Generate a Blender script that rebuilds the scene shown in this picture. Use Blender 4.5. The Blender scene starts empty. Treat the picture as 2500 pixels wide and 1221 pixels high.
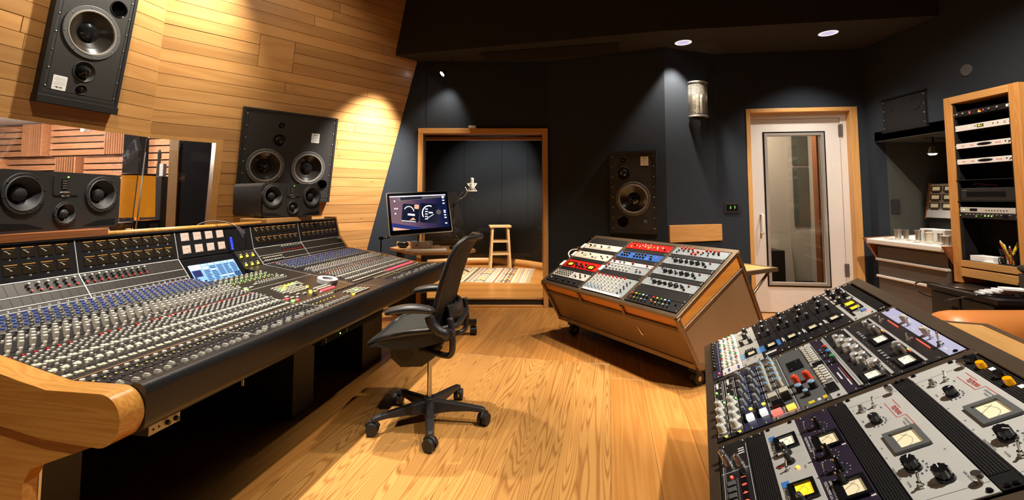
import bpy, bmesh, math, random
from mathutils import Matrix, Vector
random.seed(7)
scn = bpy.context.scene
COL = scn.collection
PI = math.pi
# ------------------------------------------------------------------ camera (wide lens, frame cropped from a taller picture: vertical shift)
cam_d = bpy.data.cameras.new('camera'); cam = bpy.data.objects.new('camera', cam_d); COL.objects.link(cam)
cam_d.sensor_width = 36.0; cam_d.lens = 36.0 * 1120 / 2500; cam_d.shift_y = -(610.5 - 411.0) / 2500
cam_d.clip_start = 0.05; cam_d.clip_end = 60
cam.location = (0, 0, 1.30); cam.rotation_euler = (PI / 2 + math.atan(0.066), 0, 0)
scn.camera = cam
# ------------------------------------------------------------------ world, exposure
scn.view_settings.view_transform = 'Standard'; scn.view_settings.look = 'None'
scn.view_settings.gamma = 1.0; scn.view_settings.use_curve_mapping = False
scn.view_settings.exposure = 0.25
scn.cycles.max_bounces = 6; scn.cycles.diffuse_bounces = 3; scn.cycles.glossy_bounces = 3; scn.cycles.transmission_bounces = 2; scn.cycles.transparent_max_bounces = 6
scn.cycles.adaptive_threshold = 0.03; scn.cycles.caustics_reflective = False; scn.cycles.caustics_refractive = False
w = bpy.data.worlds.new('room_ambience'); scn.world = w; w.use_nodes = True
w.node_tree.nodes['Background'].inputs[0].default_value = (0.9, 0.85, 0.8, 1)
w.node_tree.nodes['Background'].inputs[1].default_value = 0.035
# ------------------------------------------------------------------ lights: ceiling spots of the control room, booth and corridor, plus unseen fill lights added
WARM = (1.0, 0.82, 0.60); SOFTW = (1.0, 0.88, 0.74)
def spot(name, loc, target, watts, angle=60, blend=0.5, color=WARM, r=0.04):
    l = bpy.data.lights.new(name, 'SPOT'); l.energy = watts; l.spot_size = math.radians(angle); l.spot_blend = blend
    l.color = color; l.shadow_soft_size = r
    o = bpy.data.objects.new(name, l); COL.objects.link(o); o.location = loc
    o.rotation_euler = (Vector(target) - Vector(loc)).to_track_quat('-Z', 'Y').to_euler()
    return o
def area(name, loc, target, watts, sx, sy, color=SOFTW):
    l = bpy.data.lights.new(name, 'AREA'); l.shape = 'RECTANGLE'; l.size = sx; l.size_y = sy; l.energy = watts; l.color = color
    o = bpy.data.objects.new(name, l); COL.objects.link(o); o.location = loc
    o.rotation_euler = (Vector(target) - Vector(loc)).to_track_quat('-Z', 'Y').to_euler()
    return o
def point(name, loc, watts, color=WARM, r=0.03):
    l = bpy.data.lights.new(name, 'POINT'); l.energy = watts; l.color = color; l.shadow_soft_size = r
    o = bpy.data.objects.new(name, l); COL.objects.link(o); o.location = loc
    return o
spot('spot_light', (-2.18, 3.72, 3.62), (-3.0, 3.50, 2.4), 250, 100, 0.9, (1.0, 0.95, 0.82))           # washes the wood corner
spot('spot_light', (-2.05, 2.1, 3.6), (-3.1, 2.9, 2.2), 75, 110, 1.0)              # wood wall over the window
spot('spot_light', (-1.02, 4.86, 2.93), (-1.76, 5.33, 1.45), 720, 58, 0.95, (1.0, 0.93, 0.84))         # grazes the wood wing by the fabric wall
spot('spot_light', (-1.2, 3.6, 3.6), (-2.3, 4.6, 2.2), 42, 100, 1.0)               # middle of the wood wing
spot('spot_light', (-1.5, 1.9, 3.6), (-1.75, 2.2, 0.8), 350, 66, 0.9, (1.0, 0.92, 0.82))       # console
spot('spot_light', (-1.2, 3.3, 3.6), (-1.35, 3.1, 0.75), 460, 66, 0.9, SOFTW)      # console far end
spot('spot_light', (0.9, 2.5, 3.6), (0.25, 2.85, 0.0), 270, 48, 0.75)              # floor
spot('spot_light', (0.75, 3.0, 3.6), (1.35, 3.55, 0.7), 330, 50, 0.6, SOFTW)       # front rack
spot('spot_light', (1.75, 1.2, 3.5), (1.2, 1.55, 0.7), 430, 64, 0.7, (1.0, 0.93, 0.83))        # near rack
spot('spot_light', (2.0, 1.9, 3.5), (1.65, 3.15, 0.5), 260, 44, 0.8)               # unseen spot added to brighten the end of the front rack
spot('spot_light', (0.9, 4.2, 3.6), (0.1, 4.6, 0.0), 330, 52, 0.7)                 # floor by the booth
spot('spot_light', (-0.72, 5.42, 2.78), (-0.95, 5.6, 1.9), 34, 80, 0.9, SOFTW)     # track spot on fabric wall
spot('spot_light', (1.87, 4.90, 2.985), (1.90, 4.96, 0.0), 190, 84, 0.5, SOFTW)    # soffit downlight
spot('spot_light', (3.256, 4.62, 2.985), (3.22, 4.72, 0.0), 115, 110, 0.8, (1.0, 0.92, 0.82))  # soffit downlight by the door
spot('spot_light', (2.6, 2.2, 3.5), (3.3, 3.5, 0.8), 420, 90, 0.8, SOFTW)          # tall rack and sofa
spot('spot_light', (-0.35, 7.75, 2.85), (-0.25, 8.35, 0.0), 420, 76, 0.8)          # booth
spot('spot_light', (-0.5, 7.6, 2.85), (-0.35, 9.1, 1.5), 150, 75, 0.9, SOFTW)           # unseen spot added to brighten the booth back wall
spot('spot_light', (-0.5, 6.5, 2.85), (-0.45, 6.8, 0.0), 520, 80, 0.9)             # booth, front
point('live_room_fill', (-5.6, 6.0, 2.2), 95, (1.0, 0.90, 0.78), 0.25)             # unseen point lights added to brighten the live room and its ceiling
point('live_room_fill', (-4.6, 4.25, 2.3), 28, (1.0, 0.90, 0.78), 0.2)  # unseen point added to light the front of the partition
point('live_room_fill', (-7.8, 6.2, 2.2), 110, (1.0, 0.90, 0.78), 0.25)
spot('spot_light', (-0.45, 0.2, 3.5), (-1.2, 1.35, 0.55), 260, 50, 0.8)              # behind the camera, on the console end
area('ceiling_panel_light', (3.6, 6.5, 2.85), (3.6, 6.6, 0.0), 60, 0.6, 0.6, SOFTW)    # corridor
# ------------------------------------------------------------------ materials
M = {}
def new_mat(name):
    m = bpy.data.materials.new(name); m.use_nodes = True
    return m, m.node_tree.nodes, m.node_tree.links, m.node_tree.nodes['Principled BSDF']
def pbr(name, col, rough=0.5, metal=0.0, emit=None, es=0.0, var=0.0, vs=30.0, bump=0.0, bs=200.0, spec=0.5, coat=0.0):
    m, N, Lk, b = new_mat(name)
    b.inputs['Base Color'].default_value = (*col, 1); b.inputs['Roughness'].default_value = rough
    b.inputs['Metallic'].default_value = metal; b.inputs['Specular IOR Level'].default_value = spec
    b.inputs['Coat Weight'].default_value = coat
    if emit:
        b.inputs['Emission Color'].default_value = (*emit, 1); b.inputs['Emission Strength'].default_value = es
    if emit and not name.startswith(('lamp_face', 'candle', 'shade')): m.cycles.emission_sampling = 'NONE'     # tiny indicator lamps
    tc = N.new('ShaderNodeTexCoord')
    nz = N.new('ShaderNodeTexNoise'); nz.inputs['Scale'].default_value = vs; nz.inputs['Detail'].default_value = 4
    Lk.new(tc.outputs['Object'], nz.inputs['Vector'])
    v = max(var, 0.04)
    mx = N.new('ShaderNodeMix'); mx.data_type = 'RGBA'
    mx.inputs[6].default_value = (*[max(0, c * (1 - v)) for c in col], 1); mx.inputs[7].default_value = (*[min(1, c * (1 + v)) for c in col], 1)
    Lk.new(nz.outputs['Fac'], mx.inputs[0]); Lk.new(mx.outputs[2], b.inputs['Base Color'])
    if bump > 0:
        n2 = N.new('ShaderNodeTexNoise'); n2.inputs['Scale'].default_value = bs; Lk.new(tc.outputs['Object'], n2.inputs['Vector'])
        bp = N.new('ShaderNodeBump'); bp.inputs['Strength'].default_value = bump; bp.inputs['Distance'].default_value = 0.002
        Lk.new(n2.outputs['Fac'], bp.inputs['Height']); Lk.new(bp.outputs['Normal'], b.inputs['Normal'])
    M[name] = m
    return m
def wood(name, light, dark, scale=(1.0, 14.0, 14.0), rings=9.0, rough=0.45, vary=0.25, knots=0.0, contrast=1.0, coat=0.0, fine=1.0, bump=0.08, ramp=(0.05, 0.45), det=1.0, dist=0.15):
    """boards run along local X; contour lines of a stretched noise make the grain, Object Info moves it from board to board"""
    m, N, Lk, b = new_mat(name)
    b.inputs['Roughness'].default_value = rough; b.inputs['Coat Weight'].default_value = coat; b.inputs['Coat Roughness'].default_value = 0.2
    tc = N.new('ShaderNodeTexCoord'); oi = N.new('ShaderNodeObjectInfo')
    mp = N.new('ShaderNodeMapping'); mp.inputs['Scale'].default_value = scale
    sh = N.new('ShaderNodeVectorMath'); sh.operation = 'SCALE'; sh.inputs[0].default_value = (37, 23, 51)
    Lk.new(oi.outputs['Random'], sh.inputs['Scale'])
    ad = N.new('ShaderNodeVectorMath'); ad.operation = 'ADD'
    Lk.new(tc.outputs['Object'], mp.inputs['Vector']); Lk.new(mp.outputs['Vector'], ad.inputs[0]); Lk.new(sh.outputs[0], ad.inputs[1])
    nz = N.new('ShaderNodeTexNoise'); nz.inputs['Scale'].default_value = 1.0; nz.inputs['Detail'].default_value = det; nz.inputs['Distortion'].default_value = dist
    Lk.new(ad.outputs[0], nz.inputs['Vector'])
    mu = N.new('ShaderNodeMath'); mu.operation = 'MULTIPLY'; mu.inputs[1].default_value = rings; Lk.new(nz.outputs['Fac'], mu.inputs[0])
    fr = N.new('ShaderNodeMath'); fr.operation = 'PINGPONG'; fr.inputs[1].default_value = 0.5; Lk.new(mu.outputs[0], fr.inputs[0])
    cr = N.new('ShaderNodeValToRGB'); cr.color_ramp.elements[0].position = ramp[0]; cr.color_ramp.elements[1].position = ramp[1]
    Lk.new(fr.outputs[0], cr.inputs['Fac'])
    # fine fibre streaks
    mp2 = N.new('ShaderNodeMapping'); mp2.inputs['Scale'].default_value = (scale[0] * 4, scale[1] * 22 * fine, scale[2] * 22 * fine)
    Lk.new(tc.outputs['Object'], mp2.inputs['Vector'])
    n2 = N.new('ShaderNodeTexNoise'); n2.inputs['Scale'].default_value = 1.0; n2.inputs['Detail'].default_value = 3; Lk.new(mp2.outputs['Vector'], n2.inputs['Vector'])
    fa = N.new('ShaderNodeMath'); fa.operation = 'MULTIPLY_ADD'; fa.inputs[1].default_value = 0.45 * contrast; Lk.new(n2.outputs['Fac'], fa.inputs[0])
    fb = N.new('ShaderNodeMath'); fb.operation = 'MULTIPLY'; fb.inputs[1].default_value = 0.6 * contrast; Lk.new(cr.outputs['Color'], fb.inputs[0])
    Lk.new(fb.outputs[0], fa.inputs[2])
    mx = N.new('ShaderNodeMix'); mx.data_type = 'RGBA'; mx.inputs[6].default_value = (*dark, 1); mx.inputs[7].default_value = (*light, 1)
    Lk.new(fa.outputs[0], mx.inputs[0]); out = mx.outputs[2]
    # board-to-board tone
    va = N.new('ShaderNodeMath'); va.operation = 'MULTIPLY_ADD'; va.inputs[1].default_value = vary; va.inputs[2].default_value = 1 - vary / 2
    Lk.new(oi.outputs['Random'], va.inputs[0])
    m2 = N.new('ShaderNodeVectorMath'); m2.operation = 'SCALE'; Lk.new(out, m2.inputs[0]); Lk.new(va.outputs[0], m2.inputs['Scale']); out = m2.outputs[0]
    if knots > 0:
        vo = N.new('ShaderNodeTexVoronoi'); vo.inputs['Scale'].default_value = 1.0; vo.inputs['Randomness'].default_value = 1.0
        mp3 = N.new('ShaderNodeMapping'); mp3.inputs['Scale'].default_value = (2.6, 7.0, 0.0)
        a3 = N.new('ShaderNodeVectorMath'); a3.operation = 'ADD'
        Lk.new(tc.outputs['Object'], mp3.inputs['Vector']); Lk.new(mp3.outputs['Vector'], a3.inputs[0]); Lk.new(sh.outputs[0], a3.inputs[1])
        Lk.new(a3.outputs[0], vo.inputs['Vector'])
        kr = N.new('ShaderNodeMapRange'); kr.inputs['From Min'].default_value = 0.02; kr.inputs['From Max'].default_value = 0.075
        kr.inputs['To Min'].default_value = knots; kr.inputs['To Max'].default_value = 0.0; Lk.new(vo.outputs['Distance'], kr.inputs['Value'])
        m3 = N.new('ShaderNodeMix'); m3.data_type = 'RGBA'; m3.inputs[7].default_value = (*[c * 0.35 for c in dark], 1)
        Lk.new(out, m3.inputs[6]); Lk.new(kr.outputs[0], m3.inputs[0]); out = m3.outputs[2]
    Lk.new(out, b.inputs['Base Color'])
    if bump:
        bp = N.new('ShaderNodeBump'); bp.inputs['Strength'].default_value = bump; bp.inputs['Distance'].default_value = 0.002
        Lk.new(n2.outputs['Fac'], bp.inputs['Height']); Lk.new(bp.outputs['Normal'], b.inputs['Normal'])
    M[name] = m
    return m
def glass(name, tint=(1, 1, 1), refl=0.06, rough=0.0):
    m, N, Lk, b = new_mat(name); N.remove(b)
    t = N.new('ShaderNodeBsdfTransparent'); t.inputs[0].default_value = (*tint, 1)
    g = N.new('ShaderNodeBsdfGlossy'); g.inputs['Roughness'].default_value = rough
    lw = N.new('ShaderNodeFresnel'); lw.inputs['IOR'].default_value = 1.45
    mu = N.new('ShaderNodeMath'); mu.operation = 'MULTIPLY'; mu.inputs[1].default_value = refl / 0.04; Lk.new(lw.outputs[0], mu.inputs[0])
    mx = N.new('ShaderNodeMixShader'); Lk.new(mu.outputs[0], mx.inputs[0]); Lk.new(t.outputs[0], mx.inputs[1]); Lk.new(g.outputs[0], mx.inputs[2])
    Lk.new(mx.outputs[0], N['Material Output'].inputs[0]); M[name] = m
    return m
def emis(name, col, s):
    return pbr(name, tuple(c * 0.5 for c in col), 0.4, 0, col, s)
pbr('fabric', (0.024, 0.030, 0.039), 0.92, 0, var=0.25, vs=120, bump=0.6, bs=700, spec=0.2)
pbr('ceiling_black', (0.011, 0.010, 0.010), 0.9, spec=0.2, var=0.2)
pbr('soffit', (0.034, 0.030, 0.027), 0.85, spec=0.2, var=0.15)
wood('fir_wall', (0.64, 0.345, 0.125), (0.47, 0.225, 0.07), (0.7, 7, 7), 4, 0.40, 0.34, 0.8, 0.75, coat=0.35)
pbr('wall_gap', (0.035, 0.018, 0.008), 0.9)
wood('fir_floor', (0.60, 0.30, 0.085), (0.44, 0.185, 0.042), (0.7, 16, 16), 5, 0.26, 0.34, 0.0, 0.8, coat=0.3)
wood('oak_floor', (0.60, 0.31, 0.092), (0.27, 0.10, 0.022), (0.22, 4.4, 4.4), 64, 0.30, 0.22, 0.0, 1.25, coat=0.3, ramp=(0.0, 0.30), det=2.2, dist=0.1)
wood('trim_wood', (0.68, 0.375, 0.13), (0.53, 0.26, 0.075), (1.2, 26, 26), 6, 0.38, 0.1, 0, 0.8, coat=0.2)
wood('pine_light', (0.78, 0.58, 0.33), (0.62, 0.41, 0.19), (24, 24, 1.5), 6, 0.45, 0.1, 0, 0.7)
wood('cheek_wood', (0.68, 0.36, 0.09), (0.47, 0.20, 0.035), (24, 1.1, 24), 6, 0.28, 0.05, 0, 0.8, coat=0.5)
wood('red_wood', (0.36, 0.13, 0.045), (0.22, 0.07, 0.022), (1.2, 24, 24), 6, 0.35, 0.05, 0, 0.8)
wood('panel_orange', (0.66, 0.29, 0.055), (0.52, 0.20, 0.03), (1.0, 14, 14), 5, 0.42, 0.05, 0, 0.7)
wood('desk_wood', (0.44, 0.25, 0.11), (0.30, 0.15, 0.06), (1.2, 18, 18), 6, 0.4, 0.05, 0, 0.8)
wood('panel_orange_y', (0.66, 0.31, 0.065), (0.52, 0.21, 0.035), (14, 1.0, 14), 5, 0.42, 0.05, 0, 0.7)
wood('trim_wood_z', (0.68, 0.375, 0.13), (0.53, 0.26, 0.075), (26, 26, 1.2), 6, 0.38, 0.1, 0, 0.8, coat=0.2)
wood('trim_wood_y', (0.62, 0.31, 0.095), (0.47, 0.205, 0.05), (26, 1.2, 26), 6, 0.38, 0.1, 0, 0.8, coat=0.2)
wood('cedar', (0.62, 0.31, 0.16), (0.46, 0.20, 0.09), (1.0, 9, 9), 7, 0.6, 0.25, 0.6, 0.8)
wood('cedar_dark', (0.25, 0.10, 0.05), (0.16, 0.06, 0.03), (1.0, 9, 9), 7, 0.6, 0.1, 0, 0.8)
pbr('mdf', (0.30, 0.17, 0.075), 0.7, var=0.08, vs=9)
pbr('black_plastic', (0.012, 0.012, 0.013), 0.42, bump=0.1, bs=900)
pbr('black_gloss', (0.008, 0.008, 0.009), 0.12)
pbr('black_satin', (0.016, 0.015, 0.0145), 0.5, var=0.1)
pbr('black_matt', (0.006, 0.006, 0.006), 0.85, spec=0.2)
pbr('black_leather', (0.013, 0.0135, 0.016), 0.33, bump=0.25, bs=260)
pbr('tan_leather', (0.50, 0.17, 0.035), 0.42, var=0.25, vs=7, bump=0.15, bs=90)
pbr('chair_plastic', (0.026, 0.026, 0.029), 0.4, bump=0.1, bs=500)
pbr('chair_mesh', (0.020, 0.024, 0.022), 0.6, bump=0.7, bs=600)
pbr('rubber', (0.012, 0.012, 0.012), 0.55)
pbr('steel_bronze', (0.23, 0.165, 0.11), 0.40, 0.85, var=0.22, vs=14)
pbr('panel_tan', (0.235, 0.155, 0.085), 0.48, 0.3, var=0.10, vs=6)
pbr('chrome', (0.75, 0.74, 0.72), 0.16, 1.0)
pbr('alu', (0.62, 0.61, 0.59), 0.34, 1.0, var=0.06)
pbr('nickel', (0.58, 0.56, 0.52), 0.28, 1.0)
pbr('silver_bar', (0.80, 0.79, 0.77), 0.3, 0.5)
pbr('trim_pale', (0.66, 0.65, 0.62), 0.35, 0.2)
pbr('silver_panel', (0.60, 0.595, 0.565), 0.42, 0.2, var=0.07, vs=12)
pbr('cream_panel', (0.60, 0.56, 0.475), 0.5, var=0.05)
pbr('white_panel', (0.72, 0.71, 0.69), 0.45)
pbr('white_knob', (0.74, 0.72, 0.66), 0.4)
pbr('bone', (0.62, 0.58, 0.46), 0.45)
pbr('grey_knob', (0.30, 0.30, 0.29), 0.42)
pbr('dark_knob', (0.045, 0.047, 0.05), 0.4)
pbr('blue_cap', (0.025, 0.065, 0.33), 0.4)
pbr('pale_knob', (0.50, 0.50, 0.48), 0.4)
pbr('red_cap', (0.55, 0.02, 0.015), 0.35)
pbr('orange_cap', (0.75, 0.07, 0.02), 0.35)
pbr('yellow_cap', (0.80, 0.60, 0.03), 0.35)
pbr('green_cap', (0.03, 0.35, 0.09), 0.35)
pbr('sky_cap', (0.05, 0.22, 0.60), 0.35)
pbr('paleblue_cap', (0.25, 0.42, 0.62), 0.35)
pbr('amber_knob', (0.85, 0.30, 0.0), 0.2, emit=(1.0, 0.4, 0.0), es=0.25)
pbr('console_panel', (0.026, 0.0225, 0.019), 0.38, 0.3, var=0.08)
pbr('channel_black', (0.007, 0.0075, 0.011), 0.4)
pbr('console_dark', (0.0075, 0.0075, 0.0085), 0.42)
pbr('red_panel', (0.50, 0.012, 0.010), 0.35, var=0.06)
pbr('blue_panel', (0.03, 0.11, 0.42), 0.38, var=0.06)
pbr('lilac_panel', (0.42, 0.44, 0.66), 0.4)
pbr('purple_grey_panel', (0.50, 0.46, 0.52), 0.4)
pbr('eq_panel', (0.27, 0.31, 0.345), 0.42, 0.1, var=0.05)
pbr('grey_panel', (0.12, 0.125, 0.125), 0.42, 0.1)
pbr('navy_panel', (0.028, 0.03, 0.075), 0.4)
pbr('plum_panel', (0.025, 0.017, 0.035), 0.4)
pbr('black_panel', (0.014, 0.0125, 0.0135), 0.42)
pbr('meter_lavender', (0.35, 0.30, 0.26), 0.4, emit=(1.0, 0.62, 0.45), es=0.38)
pbr('meter_cream', (0.74, 0.66, 0.46), 0.4, emit=(1.0, 0.78, 0.42), es=0.22)
pbr('meter_white', (0.80, 0.72, 0.58), 0.4, emit=(1.0, 0.85, 0.6), es=0.45)
pbr('meter_yellow', (0.85, 0.50, 0.03), 0.4, emit=(1.0, 0.55, 0.02), es=1.0)
pbr('meter_dim', (0.016, 0.011, 0.006), 0.3, emit=(1.0, 0.45, 0.10), es=0.004)
emis('lamp_strip', (1.0, 0.42, 0.09), 1.2)
emis('led_red', (1.0, 0.05, 0.03), 4.0)
emis('led_green', (0.25, 1.0, 0.12), 3.0)
emis('led_yellow', (1.0, 0.75, 0.05), 2.5)
emis('led_blue', (0.02, 0.04, 1.0), 3.5)
emis('led_orange', (1.0, 0.35, 0.05), 2.0)
emis('lit_red_key', (1.0, 0.16, 0.12), 1.2)
emis('lit_pink_key', (1.0, 0.12, 0.16), 0.75)
emis('lit_white', (1.0, 0.98, 0.95), 0.7)
emis('lamp_face', (1.0, 0.93, 0.80), 14.0)
emis('lamp_face_soft', (0.62, 0.55, 0.80), 0.8)
emis('candle', (1.0, 0.60, 0.22), 5.0)
pbr('shade', (0.60, 0.24, 0.025), 0.8, emit=(1.0, 0.33, 0.02), es=0.42, var=0.3, vs=14, bump=0.2, bs=200)
pbr('door_white', (0.68, 0.63, 0.585), 0.42)
pbr('door_steel', (0.52, 0.47, 0.42), 0.35, 0.6)
pbr('plaster', (0.60, 0.55, 0.48), 0.9)
pbr('plaster_cool', (0.62, 0.66, 0.72), 0.9)
pbr('panel_green_grey', (0.10, 0.115, 0.105), 0.5)
pbr('machine_grey', (0.115, 0.095, 0.082), 0.5, 0.15)
pbr('machine_white', (0.74, 0.71, 0.66), 0.4)
pbr('niche_grey', (0.055, 0.055, 0.047), 0.9, spec=0.2, var=0.1)
pbr('paper', (0.85, 0.85, 0.84), 0.7)
pbr('tape_white', (0.80, 0.80, 0.79), 0.55)
pbr('ink', (0.01, 0.01, 0.012), 0.6)
pbr('ink_red', (0.50, 0.03, 0.02), 0.6)
pbr('ink_grey', (0.22, 0.21, 0.20), 0.6)
pbr('ink_white', (0.72, 0.72, 0.72), 0.6)
pbr('cone', (0.020, 0.017, 0.014), 0.22, var=0.2, vs=8)
pbr('cone_matt', (0.022, 0.022, 0.022), 0.55)
pbr('surround_grey', (0.23, 0.21, 0.18), 0.6)
pbr('frame_grey', (0.085, 0.085, 0.085), 0.55)
pbr('speaker_baffle', (0.021, 0.019, 0.017), 0.62, bump=0.3, bs=600)
pbr('monitor_skin', (0.026, 0.025, 0.024), 0.5, bump=0.3, bs=900)
pbr('mesh_metal', (0.22, 0.20, 0.165), 0.45, 0.6)
pbr('screen_bezel', (0.006, 0.006, 0.007), 0.1)
pbr('desk_black', (0.010, 0.009, 0.0085), 0.35)
pbr('purple_cable', (0.30, 0.05, 0.35), 0.4)
pbr('floor_base', (0.02, 0.012, 0.006), 0.8)
glass('pane', (0.985, 0.985, 0.985), 0.04)
glass('pane_booth', (0.985, 0.985, 0.985), 0.045)
glass('pane_dark', (0.72, 0.70, 0.66), 0.05)
glass('seam', (0.9, 0.9, 0.88), 0.2)
# ------------------------------------------------------------------ mesh helpers
def frame_z(z):
    z = Vector(z).normalized(); a = Vector((0, 0, 1)) if abs(z.z) < 0.9 else Vector((1, 0, 0))
    x = a.cross(z).normalized(); return x, z.cross(x), z
class MB:
    def __init__(s): s.v = []; s.f = []; s.m = []; s.s = []
    def add(s, V, F, mat=0, smooth=False, T=None):
        o = len(s.v)
        s.v += [tuple(T @ Vector(p)) for p in V] if T else [tuple(p) for p in V]
        for f in F: s.f.append(tuple(i + o for i in f)); s.m.append(mat); s.s.append(smooth)
        return s
    def box(s, lo, hi, mat=0, T=None):
        (a, b, c), (d, e, f) = lo, hi
        return s.add([(a, b, c), (d, b, c), (d, e, c), (a, e, c), (a, b, f), (d, b, f), (d, e, f), (a, e, f)],
                     [(0, 3, 2, 1), (4, 5, 6, 7), (0, 1, 5, 4), (1, 2, 6, 5), (2, 3, 7, 6), (3, 0, 4, 7)], mat, False, T)
    def cbox(s, c, d, mat=0, T=None):
        return s.box([c[i] - d[i] / 2 for i in range(3)], [c[i] + d[i] / 2 for i in range(3)], mat, T)
    def cyl(s, p0, p1, r0, r1=None, n=14, mat=0, caps=(1, 1), T=None, capmat=None):
        r1 = r0 if r1 is None else r1; p0 = Vector(p0); p1 = Vector(p1); x, y, z = frame_z(p1 - p0)
        ring = lambda p, r: [p + (x * math.cos(2 * PI * i / n) + y * math.sin(2 * PI * i / n)) * r for i in range(n)]
        A = ring(p0, r0); B = ring(p1, r1)
        s.add(A + B, [(i, (i + 1) % n, n + (i + 1) % n, n + i) for i in range(n)], mat, True, T)
        cm = mat if capmat is None else capmat
        if caps[0] and r0 > 1e-6: s.add(A, [tuple(reversed(range(n)))], cm, False, T)
        if caps[1] and r1 > 1e-6: s.add(B, [tuple(range(n))], cm, False, T)
        return s
    def lathe(s, prof, n=24, mat=0, T=None, smooth=True, mats=None):
        """profile of (r, z) about local Z; sharp corners where a point is repeated"""
        V = []; F = []; k = len(prof)
        for r, z in prof: V += [(r * math.cos(2 * PI * i / n), r * math.sin(2 * PI * i / n), z) for i in range(n)]
        for j in range(k - 1):
            if prof[j] == prof[j + 1]: continue
            mm = mats[j] if mats else mat
            s.add(V[j * n:(j + 2) * n], [(i, (i + 1) % n, n + (i + 1) % n, n + i) for i in range(n)], mm, smooth, T)
        return s
    def tube(s, pts, r, n=8, mat=0, T=None, closed=False):
        P = [Vector(p) for p in pts]; k = len(P); R = r if isinstance(r, (list, tuple)) else [r] * k
        V = []; x = None
        for i, p in enumerate(P):
            t = (P[(i + 1) % k] - P[i - 1]) if closed else (P[min(i + 1, k - 1)] - P[max(i - 1, 0)])
            t.normalize()
            if x is None: x = frame_z(t)[0]
            x = (x - t * x.dot(t)).normalized(); y = t.cross(x)
            V += [p + (x * math.cos(2 * PI * j / n) + y * math.sin(2 * PI * j / n)) * R[i] for j in range(n)]
        F = [(i * n + j, i * n + (j + 1) % n, ((i + 1) % k) * n + (j + 1) % n, ((i + 1) % k) * n + j) for i in range(k if closed else k - 1) for j in range(n)]
        if not closed: F += [tuple(reversed(range(n))), tuple((k - 1) * n + j for j in range(n))]
        return s.add(V, F, mat, True, T)
    def prism(s, poly, z0, z1, mat=0, T=None, smooth=False):
        n = len(poly); A = [(p[0], p[1], z0) for p in poly]; B = [(p[0], p[1], z1) for p in poly]
        s.add(A, [tuple(reversed(range(n)))], mat, False, T); s.add(B, [tuple(range(n))], mat, False, T)
        return s.add(A + B, [(i, (i + 1) % n, n + (i + 1) % n, n + i) for i in range(n)], mat, smooth, T)
    def sphere(s, c, r, n=12, mat=0, T=None, sc=(1, 1, 1)):
        k = n // 2; V = []; c = Vector(c)
        for i in range(k + 1):
            a = PI * i / k
            V += [c + Vector((r * sc[0] * math.sin(a) * math.cos(2 * PI * j / n), r * sc[1] * math.sin(a) * math.sin(2 * PI * j / n), r * sc[2] * math.cos(a))) for j in range(n)]
        return s.add(V, [(i * n + j, (i + 1) * n + j, (i + 1) * n + (j + 1) % n, i * n + (j + 1) % n) for i in range(k) for j in range(n)], mat, True, T)
    def grid(s, fn, nu, nv, mat=0, smooth=True, T=None, closed_u=False):
        V = [fn(i / nu, j / nv) for i in range(nu + (0 if closed_u else 1)) for j in range(nv + 1)]; k = nv + 1; nn = nu if closed_u else nu + 1
        return s.add(V, [(i * k + j, ((i + 1) % nn) * k + j, ((i + 1) % nn) * k + j + 1, i * k + j + 1) for i in range(nu) for j in range(nv)], mat, smooth, T)
    def mesh(s, name, mats):
        me = bpy.data.meshes.new(name); me.from_pydata(s.v, [], s.f)
        for m in (mats if isinstance(mats, (list, tuple)) else [mats]): me.materials.append(M[m])
        me.polygons.foreach_set('material_index', s.m); me.polygons.foreach_set('use_smooth', s.s); me.update()
        return me
def put(me, name, parent=None, loc=None, rot=None, mat=None, scale=None):
    o = bpy.data.objects.new(name, me); COL.objects.link(o)
    if parent: o.parent = parent
    if mat is not None: o.matrix_basis = mat
    if loc is not None: o.location = loc
    if rot is not None: o.rotation_euler = rot
    if scale is not None: o.scale = scale
    return o
def part(mb, name, mats, parent=None, loc=None, rot=None, bevel=0, seg=2, label=None, mat=None, solid=0, sub=0):
    o = put(mb.mesh(name, mats), name, parent, loc, rot, mat)
    if solid: md = o.modifiers.new('thick', 'SOLIDIFY'); md.thickness = solid; md.offset = 0
    if sub: md = o.modifiers.new('sub', 'SUBSURF'); md.levels = sub; md.render_levels = sub
    if bevel: md = o.modifiers.new('bevel', 'BEVEL'); md.width = bevel; md.segments = seg; md.limit_method = 'ANGLE'; md.angle_limit = math.radians(40)
    if label: o['label'] = label
    return o
def tag(o, label=None, cat=None, group=None, kind=None):
    if label: o['label'] = label
    if cat: o['category'] = cat
    if group: o['group'] = group
    if kind: o['kind'] = kind
    return o
def thing(name, label, cat, loc=(0, 0, 0), rot=(0, 0, 0), group=None, mat=None, kind=None):
    o = bpy.data.objects.new(name, None); COL.objects.link(o); o.empty_display_size = 0.05
    o.location = loc; o.rotation_euler = rot
    if mat is not None: o.matrix_world = mat
    return tag(o, label, cat, group, kind)
def mat_xyz(o, x, y, z=None):
    x = Vector(x).normalized(); y = Vector(y).normalized(); z = x.cross(y)
    m = Matrix.Identity(4)
    for i in range(3): m[i][0] = x[i]; m[i][1] = y[i]; m[i][2] = z[i]; m[i][3] = o[i]
    return m
def rrect(w, h, r, k=5, cx=0, cy=0):
    P = []
    for qx, qy, a0 in ((1, 1, 0), (-1, 1, 90), (-1, -1, 180), (1, -1, 270)):
        for i in range(k + 1):
            a = math.radians(a0 + 90 * i / k); P.append((cx + qx * (w / 2 - r) + r * math.cos(a), cy + qy * (h / 2 - r) + r * math.sin(a)))
    return P
def circ(cx, cy, r, n=36): return [(cx + r * math.cos(2 * PI * i / n), cy + r * math.sin(2 * PI * i / n)) for i in range(n)]
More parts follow.
